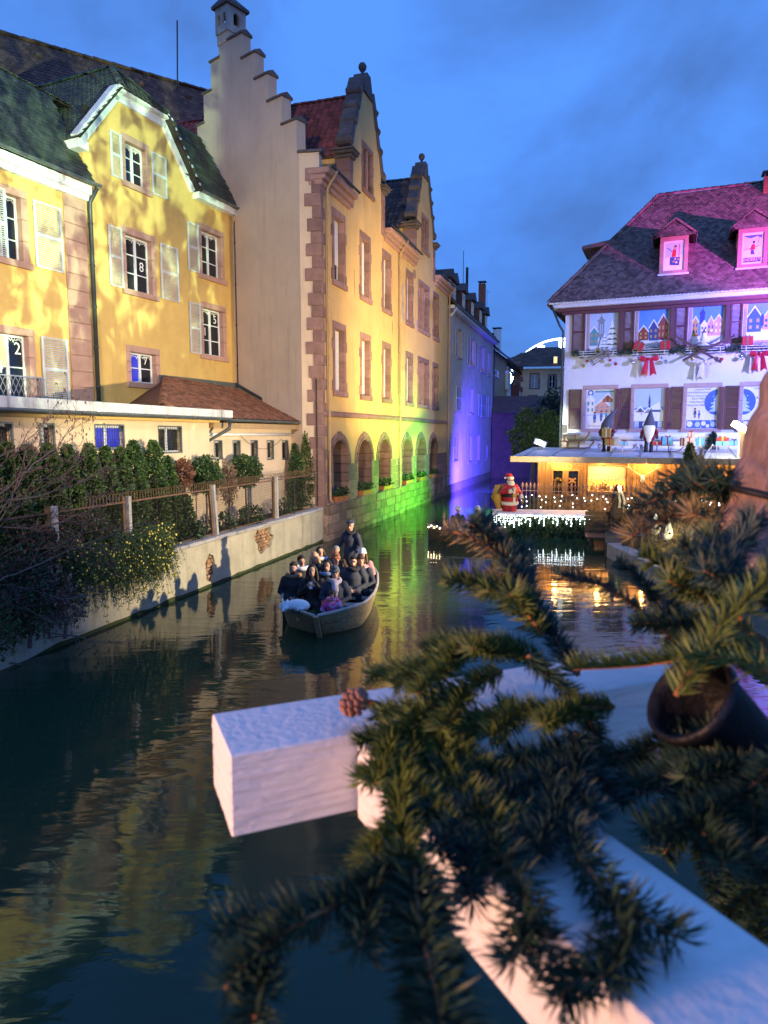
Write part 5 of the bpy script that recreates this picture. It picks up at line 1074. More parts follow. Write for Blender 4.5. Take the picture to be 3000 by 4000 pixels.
PK = {a: mat('paper_' + a, c, r_, .2, 14, metal=m_) for a, c, r_, m_ in (('gold', (.5, .32, .08), .3, .7), ('silver', (.6, .6, .55), .35, .6), ('blue', (.10, .42, .72), .4, 0), ('red', (.5, .03, .04), .4, 0), ('cream', (.65, .52, .38), .5, 0), ('maroon', (.12, .03, .03), .5, 0), ('turq', (.2, .6, .75), .4, 0), ('green', (.04, .22, .12), .4, 0))}
def gift(M, sz, paper, ribbon, label):
    t_ = thing('gift_box', label, 'gift', M, 'gift parcels'); x, y, z = sz
    MB().bbox(-x / 2, x / 2, -y / 2, y / 2, 0, z, .008).build('box', PK[paper], t_)
    MB().box(-x * .06, x * .06, -y / 2 - .004, y / 2 + .004, -.001, z + .004).build('ribbon', PK[ribbon], t_); MB().box(-x / 2 - .004, x / 2 + .004, -y * .06, y * .06, z * .001, z + .003).build('ribbon', PK[ribbon], t_)
    b = MB()
    for s in (-1, 1): b.tube([(0, 0, z), (s * x * .2, 0, z + .05), (s * x * .28, .02, z + .02), (0, 0, z + .01)], [.012, .028, .022, .01], 5)
    b.build('bow', PK[ribbon], t_, True); return t_
for (u, v, dx, dz, sz, pp, rb, lb) in ((2420, 1767, -.42, .30, (.38, .26, .28), 'gold', 'red', 'gold parcel with big red star bow on the pale sled'), (2420, 1767, -.10, .30, (.24, .24, .30), 'silver', 'cream', 'silver parcel in the middle of the pale sled'), (2420, 1767, .18, .30, (.28, .22, .18), 'turq', 'red', 'turquoise parcel with red bow at the front of the pale sled'),
    (2600, 1766, -.35, .30, (.36, .26, .14), 'red', 'cream', 'low red parcel on the brown sled'), (2600, 1766, .06, .30, (.42, .3, .34), 'turq', 'red', 'large turquoise parcel on the brown sled'), (2600, 1766, -.16, .30, (.08, .2, .3), 'maroon', 'maroon', 'dark upright box on the brown sled'),
    (2705, 1770, -.42, .30, (.16, .26, .32), 'maroon', 'cream', 'dark red upright parcel on the cream loaded sled'), (2705, 1770, -.14, .30, (.38, .28, .34), 'cream', 'red', 'cream printed parcel in the middle of its sled'), (2705, 1770, .26, .30, (.32, .26, .32), 'blue', 'silver', 'bright blue parcel at the front of its sled'), (2705, 1770, -.08, .66, (.24, .2, .2), 'cream', 'red', 'small parcel with a red bow topping the stack'),
    (2835, 1768, -.15, .30, (.48, .28, .16), 'turq', 'green', 'flat turquoise parcel on the last sled'), (2835, 1768, -.15, .47, (.46, .26, .15), 'red', 'gold', 'flat red parcel stacked on a turquoise one'), (2835, 1768, .28, .30, (.3, .24, .2), 'turq', 'maroon', 'small turquoise parcel with dark bow on the last sled')):
    gift(T(roofpt(u, v)) @ RZ(RA) @ T((dx, 0, dz)), sz, pp, rb, lb)
# gnomes
mm('felt_hat', (.075, .085, .13), .95, .3, 20); mm('beard_white', (.74, .76, .80), .95, .15, 20); mm('gnome_red', (.15, .015, .02), .9, .2, 10); mm('fur_dark', (.05, .05, .06), .9, .3, 20)
def gnome(loc, label, bend, hold, beard):
    g = thing('gnome', label, 'gnome figure', T(loc) @ RZ(RA))
    for x in (-.1, .1): MB().tube([(x, 0, .04), (x, 0, .5)], .075, 8, rnd=True).build('leg', M_['black'], g, True); MB().ell((x, -.06, .05), (.09, .15, .06)).build('boot', M_['black'], g, True)
    MB().lathe([(.16, .45), (.23, .55), (.24, .8), (.19, 1.0), (.12, 1.1)], (0, 0, 0), 12).build('body', M_['gnome_red'], g, True)
    for s in (-1, 1):
        MB().tube([(s * .18, 0, 1.0), (s * .3, -.02, .82), ((s * .3, -.04, .72) if not hold else (s * .26, -.14, .78))], [.075, .07, .06], 8, rnd=True).build('sleeve', M_['gnome_red'], g, True); MB().ell(((s * .31, -.04, .64) if not hold else (s * .24, -.18, .74)), (.075, .07, .09)).build('mitten', M_['fur_dark'], g, True)
    if beard: MB().lathe([(.005, .35), (.10, .5), (.2, .8), (.235, 1.0), (.22, 1.1), (.10, 1.16)], (0, -.17, 0), 12, Matrix.Diagonal((1, .5, 1, 1))).build('beard', M_['beard_white'], g, True)
    else: MB().lathe([(.1, .86), (.2, .95), (.22, 1.06), (.12, 1.12)], (0, -.08, 0), 12, Matrix.Diagonal((1, .7, 1, 1))).build('fur_trim', M_['beard_white'], g, True)
    MB().ell((0, -.2, 1.08), .05).build('nose', M_['stone_pink'], g, True)
    MB().tube([(0, 0, 1.0), (0, -.01, 1.16), (bend * .15, 0, 1.35), (bend * .45, 0, 1.58), (bend * 1.0, .02, 1.84)], [.26, .25, .185, .10, .015], 12).build('pointed_hat', M_['felt_hat'], g, True)
g1 = roofpt(2368, 1764); gnome(g1, 'dark gnome with bent pointed hat holding a golden parcel', .38, True, False); gift(T(g1) @ RZ(RA) @ T((0, -.26, .6)), (.36, .2, .4), 'gold', 'cream', 'golden parcel held by the gnome with bent hat')
gnome(roofpt(2533, 1766), 'gnome with long white beard and upright pointed hat', .04, False, True)
# floodlight on the roof corner
fl = thing('floodlight', 'small white floodlight on the left corner of the chalet roof', 'floodlight', T(roofpt(2112, 1755)) @ RZ(RA))
MB().box(-.06, .06, -.05, .05, 0, .16).build('bracket', M_['steel'], fl); MB().obox((-.02, 0, .3), (.26, 0, -.09), (0, .14, 0), (.04, 0, .12)).build('housing', M_['white'], fl); MB().obox((.0, -.142, .28), (.22, 0, -.08), (0, .004, 0), (.03, 0, .09)).build('lens', mat('lens_on', (.9, .95, .9), .2, 0, emis=(.8, 1, .9), estr=1.5), fl)
q = roofpt(2112, 1755); spot('floodlight_lamp', (q.x, q.y, q.z + .45), (11.2, 46.0, 4.2), 1500, (.85, 1, .75), 70, .8, .06)
# light post by the right end
lp = thing('light_post', 'brown post with white bulb chain and bright lamp beside the chalet', 'lamp post', T(aty(2880, 1990, 26.8)))
lo = aty(2880, 1990, 26.8); hp = aty(2880, 1672, 26.8).z - lo.z
MB().box(-.09, .14, -.08, .08, -1.2, hp - .1).build('post', M_['plank'], lp)
MB().obox((-.1, 0, hp + .05), (.22, 0, -.14), (0, .12, 0), (.05, 0, .08)).build('lamp_head', mat('lamp_on', (1, .95, .7), .3, 0, emis=(1, .92, .45), estr=20), lp)
bm_ = MB().ell((0, 0, 0), .019, 8, 5).mesh('bulb', M_['bulb'], True); bmw = MB().ell((0, 0, 0), .024, 8, 5).mesh('bulb', M_['bulb_warm'], True)
for i in range(24): place('bulb', bm_, lp, T((-.13, -.09, hp - .3 - i * .085)))
point('lamp_post_light', lo + V((-.5, -.4, hp + .1)), 60, (1, .9, .5), .1)
# ================================================================== fence with light chain in front of the chalet
fe = thing('iron_fence', 'iron railing with pointed finials in front of the chalet', 'fence', HF.M @ T((-.45, -.95, 0)))
fl_, fz0, fz1 = 7.6, .45, 1.75
mm('fence_paint', (.34, .20, .14), .6, .25, 10)
for z in (fz0 + .12, fz1 - .22): MB().box(0, fl_, -.015, .015, z, z + .035).build('rail', M_['fence_paint'], fe)
bar = MB(); bar.tube([(0, 0, 0), (0, 0, fz1 - fz0)], .013, 6).lathe([(.012, 0), (.035, .05), (.012, .12), (.001, .17)], (0, 0, fz1 - fz0), 6); bar.tube([(-.06, 0, fz1 - fz0 + .03), (-.03, 0, fz1 - fz0 - .05), (0, 0, fz1 - fz0 - .07), (.03, 0, fz1 - fz0 - .05), (.06, 0, fz1 - fz0 + .03)], .009, 5); bme = bar.mesh('bar', M_['fence_paint'])
n = int(fl_ / .165)
for i in range(n + 1): place('bar', bme, fe, T((i * .165, 0, fz0)))
lc = thing('fence_light_chain', 'white bulb chain and fir garland hung on the iron railing', 'string lights', HF.M @ T((-.45, -.88, 0)))
MB().tube([(i * .2, 0, fz1 - .28 - .05 * (i % 2)) for i in range(38)], .006, 4).build('wire', M_['wire'], lc)
random.seed(3)
for i in range(38):
    x = i * .2 + rnd(-.04, .04)
    for j in range(random.choice((0, 1, 1, 2, 3))): place('bulb', bm_, lc, T((x + rnd(-.06, .06), -.08, fz1 - .3 - j * .22 - rnd(0, .16))))
b = MB()
for i in range(60): sprigs(b, (i * fl_ / 60, .05, fz0 + .5), (.1, .06, .35), 26, .14)
b.build('fir_garland', M_['fir'], lc, kind='stuff')
# ================================================================== pontoon hung with fir and icicle lights
pL, pR = atz(1925, 2096, 0), atz(2314, 2104, 0); pd = (pR - pL); PLn = pd.length
pf = Fr(pL, pd); pt = thing('pontoon', 'floating platform with its sides hung with leafy fir branches', 'pontoon', pf.M)
MB().box(0, PLn, .12, 1.7, -.3, .78).build('deck', M_['plank_dark'], pt); MB().box(-.02, PLn + .02, .02, 1.72, .80, .88).build('rim', M_['white'], pt)
random.seed(5); b = MB()
for i in range(2300):
    x = rnd(-.05, PLn + .05); z = rnd(.02, .86); y = rnd(-.05, .12); d = V((rnd(-.35, .35), rnd(-.4, .0), -1)).normalized(); s = V((rnd(-1, 1), rnd(-1, 1), 0)).normalized() * rnd(.012, .024); p = V((x, y, z)); l = rnd(.08, .17)
    b.add([p - s, p + d * l * .5 - s * 1.4, p + d * l, p + d * l * .5 + s * 1.4, p + s], [(0, 1, 2, 3, 4)])
b.build('hanging_fir', M_['leaf'], pt, kind='stuff')
b = MB()
for i in range(700):
    z = rnd(.05, .85); y = rnd(.02, 1.7); d = V((rnd(-.4, .0), rnd(-.35, .35), -1)).normalized(); s = V((rnd(-1, 1), rnd(-1, 1), 0)).normalized() * rnd(.012, .024); p = V((rnd(-.1, .02), y, z)); l = rnd(.08, .17)
    b.add([p - s, p + d * l * .5 - s * 1.4, p + d * l, p + d * l * .5 + s * 1.4, p + s], [(0, 1, 2, 3, 4)])
b.build('hanging_fir', M_['leaf'], pt, kind='stuff')
il = thing('icicle_lights', 'curtain of white icicle lights along the pontoon rim', 'string lights', pf.M)
MB().tube([(i * PLn / 20, -.06, .86) for i in range(21)], .006, 4).build('wire', M_['wire'], il)
for i in range(44):
    x = PLn * (i + .5) / 44; m = (2, 1, 4, 2, 5, 1)[i % 6] if x > PLn * .3 else (4, 6, 3, 5)[i % 4]
    for j in range(m): place('bulb', bm_, il, T((x + rnd(-.02, .02), -.09 + rnd(-.03, .02), .84 - j * .085 - rnd(0, .05))))
# ================================================================== window decorations of the white house
WD = WF.M
def bauble(x, z, r, key, label): 
    t_ = thing('bauble', label, 'bauble', WD @ T((x, -.22, z)), 'baubles under the window rails'); MB().ell((0, 0, 0), r, 12, 8).build('ball', key, t_, True); MB().lathe([(r * .25, r * .95), (r * .25, r * 1.15)], (0, 0, 0), 8).build('cap', M_['steel'], t_); MB().tube([(0, 0, r), (0, 0, r + .18)], .004, 4).build('thread', M_['steel'], t_)
BR = mat('bauble_red', (.35, .02, .03), .15, 0, spec=.8); BS = mat('bauble_silver', (.7, .72, .75), .15, 0, metal=.9); BG = mat('bauble_gold', (.6, .42, .12), .15, 0, metal=.9)
RL = [(300, 575, 435), (685, 945, 420), (1065, 1345, 410), (1460, 1690, 395)]
names = ['first', 'second', 'third', 'fourth']; extra = ['with a slatted sled', 'with a red bow', 'with crossed skis and a white bow', 'with a dark red bow']
random.seed(11)
for i, (xa, xb, y) in enumerate(RL):
    a = WF.sz(*z8(xa, y)); c = WF.sz(*z8(xb, y)); zc = a[1]; x0, x1 = a[0], c[0]
    t_ = thing('window_rail', 'white window rail and fir garland ' + extra[i], 'garland', WD)
    for z in (zc - .12, zc, zc + .1): MB().box(x0, x1, -.26, -.24, z, z + .028).build('bar', M_['white'], t_)
    for x in (x0 + .2, x1 - .2): MB().box(x, x + .03, -.25, 0, zc - .14, zc + .14).build('bracket', M_['white'], t_)
    b = MB()
    for j in range(26):
        x = x0 - .3 + (x1 - x0 + .6) * j / 25; sprigs(b, (x, -.16, zc + .02 + .05 * math.sin(j)), (.08, .06, .12), 34, .15, 1, .009)
    b.build('fir_garland', M_['fir'], t_, kind='stuff')
def wz(x, y): return WF.sz(*z8(x, y))
for x, y, r, kk, lb in ((335, 518, .085, BG, 'copper bauble at the far left under the sled rail'), (360, 482, .07, BR, 'small red bauble close under the sled rail'), (437, 402, .10, BG, 'golden bauble lying on top of the sled garland'), (525, 478, .07, BR, 'red bauble right of the sled'), (565, 503, .085, BR, 'larger dark red bauble at the right end of the sled rail'), (690, 492, .10, BS, 'silver bauble left of the red bow'), (727, 467, .08, BS, 'small silver bauble close to the red bow'), (925, 488, .10, BS, 'silver bauble right of the red bow'), (893, 462, .06, BS, 'tiny silver bauble right of the red bow'), (1112, 468, .09, BG, 'copper bauble left of the white bow'), (1290, 462, .08, BG, 'golden bauble by the ski tail'), (1322, 470, .09, BR, 'red bauble by the ski tail'), (1465, 463, .10, BS, 'silver bauble left of the dark red bow'), (1500, 437, .06, BS, 'tiny silver bauble close to the dark red bow')): q = wz(x, y); bauble(q[0], q[1], r, kk, lb)
def bow(x, y, s, key, label):
    q = wz(x, y); t_ = thing('ribbon_bow', label, 'bow', WD @ T((q[0], -.3, q[1])))
    for sg in (-1, 1):
        MB().add([(0, 0, .03), (sg * .35 * s, -.06, .18 * s), (sg * .42 * s, -.02, -.02), (sg * .3 * s, .05, -.1 * s), (0, 0, -.03), (sg * .3 * s, -.12, .04)], [(0, 1, 5), (1, 2, 5), (2, 3, 5), (3, 4, 5), (4, 0, 5)]).build('loop', key, t_, True)
        MB().add([(sg * .02, -.02, 0), (sg * .16 * s, -.06, -.02), (sg * .34 * s, -.02, -.72 * s), (sg * .2 * s, -.05, -.64 * s), (sg * .05 * s, -.02, -.76 * s), (sg * .1 * s, -.1, -.35 * s)], [(0, 1, 5), (1, 2, 5), (2, 3, 5), (3, 4, 5), (4, 0, 5)]).build('tail', key, t_, True)
    MB().ell((0, -.06, 0), (.07, .05, .07)).build('knot', key, t_, True)
bow(805, 470, 1.05, mat('satin_red', (.55, .02, .06), .35, .2, 6), 'big bright red satin bow under the second window'); bow(1205, 490, 1.0, mat('satin_white', (.70, .62, .62), .4, .1, 6), 'big white satin bow under the crossed skis'); bow(1595, 435, 1.0, mat('satin_dark', (.38, .01, .03), .35, .2, 6), 'big dark red satin bow under the fourth window')
for x, y, rot, lb in ((718, 405, .4, 'red and green parcel tilted at the left of the second garland'), (922, 400, -.1, 'red and green parcel at the right of the second garland'), (1505, 372, 0, 'red parcel with green bow on the fourth garland')): q = wz(x, y); gift(WD @ T((q[0], -.28, q[1])) @ RY(rot), (.42, .3, .38), 'red', 'green', lb)
q0, q1 = wz(385, 500), wz(525, 410); sd_ = thing('small_sled', 'grey slatted sled leaning on the first window rail', 'sled', WD @ T((q0[0], -.36, q0[1])) @ RY(-math.atan2(q1[1] - q0[1], q1[0] - q0[0])))
ln = math.hypot(q1[0] - q0[0], q1[1] - q0[1])
for i in range(4): MB().box(0, ln, 0, .02, -.17 + i * .1, -.12 + i * .1).build('slat', M_['plank_grey'], sd_)
for x in (.1, ln * .5, ln - .12): MB().box(x, x + .05, .02, .05, -.2, .2).build('crossbar', M_['plank_grey'], sd_)
for (xa, ya, xb, yb, lb) in ((1022, 325, 1318, 495, 'dark ski slanting down to the right across the third garland'), (1045, 480, 1385, 318, 'dark ski slanting up to the right across the third garland')):
    p, q = wz(xa, ya), wz(xb, yb); up = p[1] < q[1]; A_, B_ = V((p[0], -.42 if up else -.36, p[1])), V((q[0], -.42 if up else -.36, q[1]))
    tip = B_ if up else A_; oth = A_ if up else B_; dr = (tip - oth).normalized()
    MB().beam(oth, tip, .03, .11, (0, 1, 0) if False else (dr.z, 0, -dr.x)).beam(tip, tip + dr * .18 + V((0, -.06, 0)), .025, .08, (dr.z, 0, -dr.x)).build('ski', M_['shutter_brown'], M=WD, label=lb, cat='ski', group='crossed skis')
q = wz(1190, 400); mt = thing('small_fir', 'little snowy wooden fir between the crossed skis', 'ornament', WD @ T((q[0], -.3, q[1])))
for i in range(5): MB().lathe([(.36 - .06 * i, .0), (.34 - .06 * i, .03), (.08, .16)], (0, 0, .0 + i * .14), 10).build('tier', M_['white'] if i else M_['plank_grey'], mt)
MB().lathe([(.03, .68), (.05, .75), (.01, .95)], (0, 0, 0), 6).build('tip', M_['shutter_brown'], mt)
# ================================================================== vegetation
def leaf_blob(b, shape, n, size, rng, aspect=.6, droop=0., clump=0):
    """n small leaf faces through a volume; shape() gives a point and an outward direction"""
    for i in range(n):
        p, d = shape(rng); 
        for j in range(max(1, clump)):
            q = p + V((rng.gauss(0, 1), rng.gauss(0, 1), rng.gauss(0, 1))) * (size * .8 if clump else 0)
            e = (d + V((rng.uniform(-1, 1), rng.uniform(-1, 1), rng.uniform(-1, 1))) * .9 + V((0, 0, -droop))).normalized(); s = e.orthogonal().normalized(); s = (s * math.cos(a_) + e.cross(s) * math.sin(a_)) if (a_ := rng.uniform(0, 6.28)) else s
            l = size * rng.uniform(.6, 1.3); w_ = l * aspect * .5
            b.add([q - s * w_ * .4, q + e * l * .5 - s * w_, q + e * l, q + e * l * .5 + s * w_, q + s * w_ * .4], [(0, 1, 2, 3, 4)])
def cone_shape(h, r, z0=0, power=.75, lump=.25, seed=0):
    def f(rng):
        t = rng.random() ** .8; a = rng.uniform(0, 6.2832); rr = r * (1 - t) ** power * (1 + lump * mnoise.noise(V((math.cos(a) * 1.7 + seed, math.sin(a) * 1.7, t * 5)))) * (rng.random() ** .35)
        if t < .12: rr *= .75 + t * 2
        return V((rr * math.cos(a), rr * math.sin(a), z0 + t * h)), V((math.cos(a), math.sin(a), .55)).normalized()
    return f
def ball_shape(rx, rz, zc, lump=.25, seed=0):
    def f(rng):
        d = V((rng.gauss(0, 1), rng.gauss(0, 1), rng.gauss(0, 1))).normalized(); rr = (1 + lump * mnoise.noise(d * 2.2 + V((seed, 0, 0)))) * rng.random() ** .3
        return V((d.x * rx * rr, d.y * rx * rr, zc + d.z * rz * rr)), d
    return f
def shrub(name, label, cat, loc, shape, n, size, key, key2=None, trunk_h=.6, group=None, aspect=.6, clump=0, seed=0, tr=.04):
    rng = random.Random(seed); t_ = thing(name, label, cat, T(loc), group)
    MB().tube([(0, 0, -.05), (.02, .01, trunk_h * .5), (0, 0, trunk_h)], [tr, tr * .8, tr * .4], 6).build('trunk', M_['twig'], t_)
    b = MB(); leaf_blob(b, shape, n, size, rng, aspect, clump=clump); b.build('crown', M_[key], t_, kind='stuff')
    if key2: b = MB(); leaf_blob(b, shape, n // 3, size, rng, aspect, clump=clump); b.build('crown_tips', M_[key2], t_, kind='stuff')
    return t_
def hedge_pt(u, v, off=.72):
    x, z = GF.sz(u, v, off); return GF.w(x, off, 0), z
HG = 'clipped evergreens of the garden hedge'
hedge = [(-60, 1748, .5), (25, 1738, .5), (105, 1745, .46), (185, 1742, .46), (262, 1748, .45), (345, 1742, .42), (412, 1752, .42), (468, 1755, .42), (520, 1728, .44), (598, 1726, .46), (655, 1790, .36)]
lbs = ['thuja beyond the hazel twigs at the outer end of the hedge', 'dense thuja behind the thick of the hazel twigs', 'thuja behind crossing hazel twigs under the narrow barred window', 'thuja at the right side of the narrow barred window', 'thuja between the narrow window and the wide blue lit window', 'thuja with a reddish tip below the wide blue lit window', 'thuja under the right half of the blue lit window', 'thuja just right of the blue lit window', 'tall pointed thuja between the two wide windows', 'tall pointed thuja in front of the tilted open window', 'short thuja beside the reddish dead bush']
for i, (u, v, r) in enumerate(hedge):
    p, z = hedge_pt(u, v); h = z - ZG; shrub('thuja', lbs[i], 'shrub', (p.x, p.y, ZG), cone_shape(h, r, .02, .5, .4, i), 3000, .075, 'thuja', 'thuja_light', h * .7, HG, seed=i)
p, z = hedge_pt(712, 1790); shrub('dead_thuja', 'reddish brown dead thuja over a green one', 'shrub', (p.x, p.y, ZG), ball_shape(.25, .38, z - ZG - .4, .4, 3), 1500, .07, 'thuja_dead', None, z - ZG - .3, seed=31)
p, z = hedge_pt(706, 1900); shrub('thuja', 'loose green thuja foot below the dead reddish top', 'shrub', (p.x, p.y, ZG), cone_shape(1.15, .38, 0, .4, .5, 9), 1600, .08, 'thuja', 'thuja_light', .8, HG, seed=32)
p, z = hedge_pt(800, 1785); shrub('round_thuja', 'rounded dark thuja on thin bare trunks left of the dry bush', 'shrub', (p.x, p.y, ZG), ball_shape(.42, .5, z - ZG - .5, .3, 5), 2600, .075, 'thuja', 'leaf_dark', z - ZG - .6, HG, seed=33)
p, z = hedge_pt(890, 1805); shrub('dry_bush', 'bare pale brown bush between two rounded thujas', 'shrub', (p.x, p.y, ZG), ball_shape(.24, .62, z - ZG - .62, .4, 6), 1100, .09, 'thuja_dry', 'thuja_dead', z - ZG - .3, aspect=.25, seed=34)
p, z = hedge_pt(955, 1775); shrub('round_thuja', 'rounded dark thuja on bare trunks right of the dry bush', 'shrub', (p.x, p.y, ZG), ball_shape(.48, .5, z - ZG - .5, .3, 7), 2800, .075, 'thuja', 'leaf_dark', z - ZG - .6, HG, seed=35)
p, z = hedge_pt(1150, 1735, .9); shrub('thuja', 'small slim thuja in the corner by the annex', 'shrub', (p.x, p.y, ZG), cone_shape(z - ZG, .3, 0, .55, .3, 8), 1700, .08, 'thuja', 'leaf_dark', 1.4, HG, seed=36)
p, z = hedge_pt(1198, 1678, .62); shrub('thuja', 'tall bright thuja standing against the stone quoins', 'shrub', (p.x, p.y, ZG), cone_shape(z - ZG, .42, 0, .5, .35, 2), 4600, .085, 'thuja_light', 'thuja', 1.8, HG, seed=37)
for i, (u, off, n) in enumerate(((740, .45, 700), (870, .5, 300), (980, .5, 500), (1110, .5, 250))):
    x = GF.sz(u, 2050, off)[0]; p = GF.w(x, off, ZG); shrub('low_bush', ('leafy low bush at the foot of the leaning post', 'sparse low bush behind the wire mesh by the dry bush', 'dark low bush under the rounded thuja trunks', 'low weeds between the upright post and the corner thuja')[i], 'shrub', p, ball_shape(.36, .3, .2, .4, i), n, .09, 'leaf_dark', 'leaf', .3, seed=40 + i)
# ---- wire fence on the garden wall
wf_ = thing('wire_fence', 'old wire mesh fence with hooped top and pale concrete posts on the garden wall', 'fence', GF.M)
YF_ = .2; fz = 1.24; xs = [GF.sz(u, v, YF_)[0] for u, v in ((215, 2160), (502, 2100), (843, 2080), (1078, 2020))]; xe = GF.sz(1215, 1990, YF_)[0]
topz = fz + 1.22
for i, x in enumerate(xs):
    lean = -.14 if i == 2 else 0
    MB().obox((x + lean / 2, YF_ - .03, fz + .66), (.045, 0, 0), (0, .045, 0), (lean / 2, 0, .68)).build('concrete_post', M_['coping'], wf_); MB().obox((x + lean / 2 - .1, YF_ + .03, fz + .66), (.04, 0, 0), (0, .03, 0), (lean / 2, 0, .68)).build('timber_post', M_['plank_dark'], wf_)
for x in [(xs[0] + xs[1]) / 2, (xs[1] + xs[2]) / 2, (xs[2] + xs[3]) / 2, (xs[3] + xe) / 2]: MB().tube([(x, YF_, fz), (x, YF_, topz)], .012, 5).build('iron_post', M_['iron'], wf_)
MB().beam((xs[0] - 2, YF_, topz), (xe, YF_, topz), .03, .035).build('top_rail', M_['rust'], wf_); MB().beam((xs[0] - 2, YF_, fz + .05), (xe, YF_, fz + .05), .02, .02).build('bottom_rail', M_['rust'], wf_)
hb = MB().tube([(-.045, 0, 0), (-.045, 0, .14), (-.03, 0, .185), (0, 0, .205), (.03, 0, .185), (.045, 0, .14), (.045, 0, 0)], .006, 4).mesh('hoop', M_['rust'])
x = xs[1] - 1.4
while x < xe: place('hoop', hb, wf_, T((x, YF_, topz + .01)) @ RY(rnd(-.05, .05))); x += .1
b = MB(); x = xs[1] - 2.2
while x < xe: b.beam((x, YF_ + .012, fz + .05), (x, YF_ + .012, topz), .004, .004, (1, 0, 0)); x += .05
z = fz + .08
while z < topz: b.beam((xs[1] - 2.2, YF_ + .016, z), (xe, YF_ + .016, z), .004, .004); z += .05
b.build('wire_mesh', M_['iron'], wf_, kind='stuff')
# ---- winter jasmine hanging over the wall
random.seed(21); jx0, jx1 = GF.sz(190, 2330)[0], GF.sz(662, 2250)[0]
js = thing('winter_jasmine', 'mass of green arching stems with tiny yellow flowers hanging over the wall', 'shrub', GF.M @ T(((jx0 + jx1) / 2, 0, 0)))
st = MB(); lf = MB(); fw_ = MB(); hw = (jx1 - jx0) / 2
for i in range(900):
    t_ = random.random(); x = -hw + 2 * hw * t_ ** .8; env = math.sin(math.pi * min(1, max(0.02, t_ * .9 + .12))) ** .6
    p = V((x + rnd(-.2, .2), rnd(-.1, .25), ZG + rnd(-.1, .6))); ln = rnd(.5, 1.35) * env; dr = V((rnd(-.5, .6), -rnd(.3, 1), rnd(.2, .9))).normalized(); pts = [p]; n = 7
    for j in range(n): dr = (dr + V((0, .02, -.42))).normalized(); p = p + dr * ln / n; p.z = max(p.z, .03); pts.append(p.copy())
    st.tube(pts, [.005] * 4 + [.003] * (len(pts) - 4), 3, False)
    for q in pts[1:]:
        for _ in range(4):
            e = V((rnd(-1, 1), rnd(-1, 1), rnd(-1, .4))).normalized(); s = e.orthogonal() * .008; c = q + V((rnd(-.03, .03), rnd(-.03, .03), rnd(-.03, .03))); lf.add([c - s, c + e * .05, c + s], [(0, 1, 2)])
    if random.random() < .62:
        for _ in range(random.choice((1, 1, 2))):
            q = pts[random.randrange(2, len(pts))] + V((rnd(-.03, .03), -.03, rnd(-.03, .03))); r = rnd(.014, .026); fw_.ell(q, (r, r, r), 5, 3)
st.build('stems', M_['leaf'], js, kind='stuff'); lf.build('leaves', M_['leaf'], js, kind='stuff'); fw_.build('flowers', M_['jasmine'], js, kind='stuff')
# ---- bare hazel with catkins leaning over the water
hzl = thing('hazel_bush', 'bare hazel twigs with dangling catkins leaning over the water from the bank', 'shrub', T(GF.w(-1.5, .3, ZG)))
hi = GF.w(-1.5, .3, ZG); zq = lambda x, y: (x * .6028, 1600 + y * .6028)
mains = [[(-200, 700), (0, 545), (150, 420), (260, 320), (370, 240), (480, 110)], [(-200, 640), (0, 600), (250, 560), (480, 490), (620, 425), (700, 355)], [(-200, 790), (0, 760), (250, 770), (430, 720), (600, 640), (750, 580), (880, 500)], [(-150, 1050), (0, 950), (200, 830), (350, 740), (500, 680)], [(-100, 1150), (100, 1060), (350, 960), (600, 850), (920, 735)],
    [(-200, 1120), (0, 1130), (200, 1160), (400, 1230), (600, 1210)], [(60, 1640), (260, 1690), (440, 1740), (620, 1810), (740, 1840), (915, 1830)], [(300, 1440), (500, 1470), (620, 1500), (815, 1525)], [(-200, 2120), (0, 2100), (130, 2110), (300, 2090), (400, 2050)], [(-200, 420), (0, 300), (100, 250), (240, 150), (330, 50)], [(-100, 900), (100, 640), (280, 520), (420, 420), (560, 300), (600, 200)], [(-100, 1000), (150, 900), (330, 900), (520, 880), (700, 930)], [(-200, 1300), (0, 1250), (180, 1290), (330, 1380), (480, 1360)], [(-100, 830), (80, 560), (200, 330), (280, 180)], [(-200, 1500), (0, 1420), (150, 1340), (300, 1250)], [(-150, 1900), (30, 1870), (200, 1950), (260, 2020)]]
random.seed(33); tb = MB(); ck = MB()
def twig(p, d, ln, r, lvl):
    pts = [p.copy()]; n = 4
    for j in range(n): d = (d + V((rnd(-.25, .25), rnd(-.25, .25), rnd(-.2, .22)))).normalized(); p = p + d * ln / n; pts.append(p.copy())
    tb.tube(pts, [r * (1 - .7 * j / n) for j in range(n + 1)], 4, False)
    if random.random() < .4:
        for _ in range(random.choice((1, 2, 3))): q = pts[-1] + V((rnd(-.02, .02), rnd(-.02, .02), 0)); l = rnd(.03, .065); ck.tube([q, q + V((rnd(-.006, .006), 0, -l * .5)), q + V((rnd(-.01, .01), 0, -l))], [.004, .007, .003], 4)
    if lvl > 0:
        for j in range(random.choice((2, 3, 4))): q = pts[random.randrange(1, len(pts))]; e = (d + V((rnd(-1, 1), rnd(-.8, .8), rnd(-.8, .8))) * .9).normalized(); twig(q, e, ln * rnd(.4, .7), r * .6, lvl - 1)
nm = len(mains); mains += [[(x * .92 - 30 + rnd(-25, 25), y + rnd(-70, 90)) for x, y in m] for m in mains]
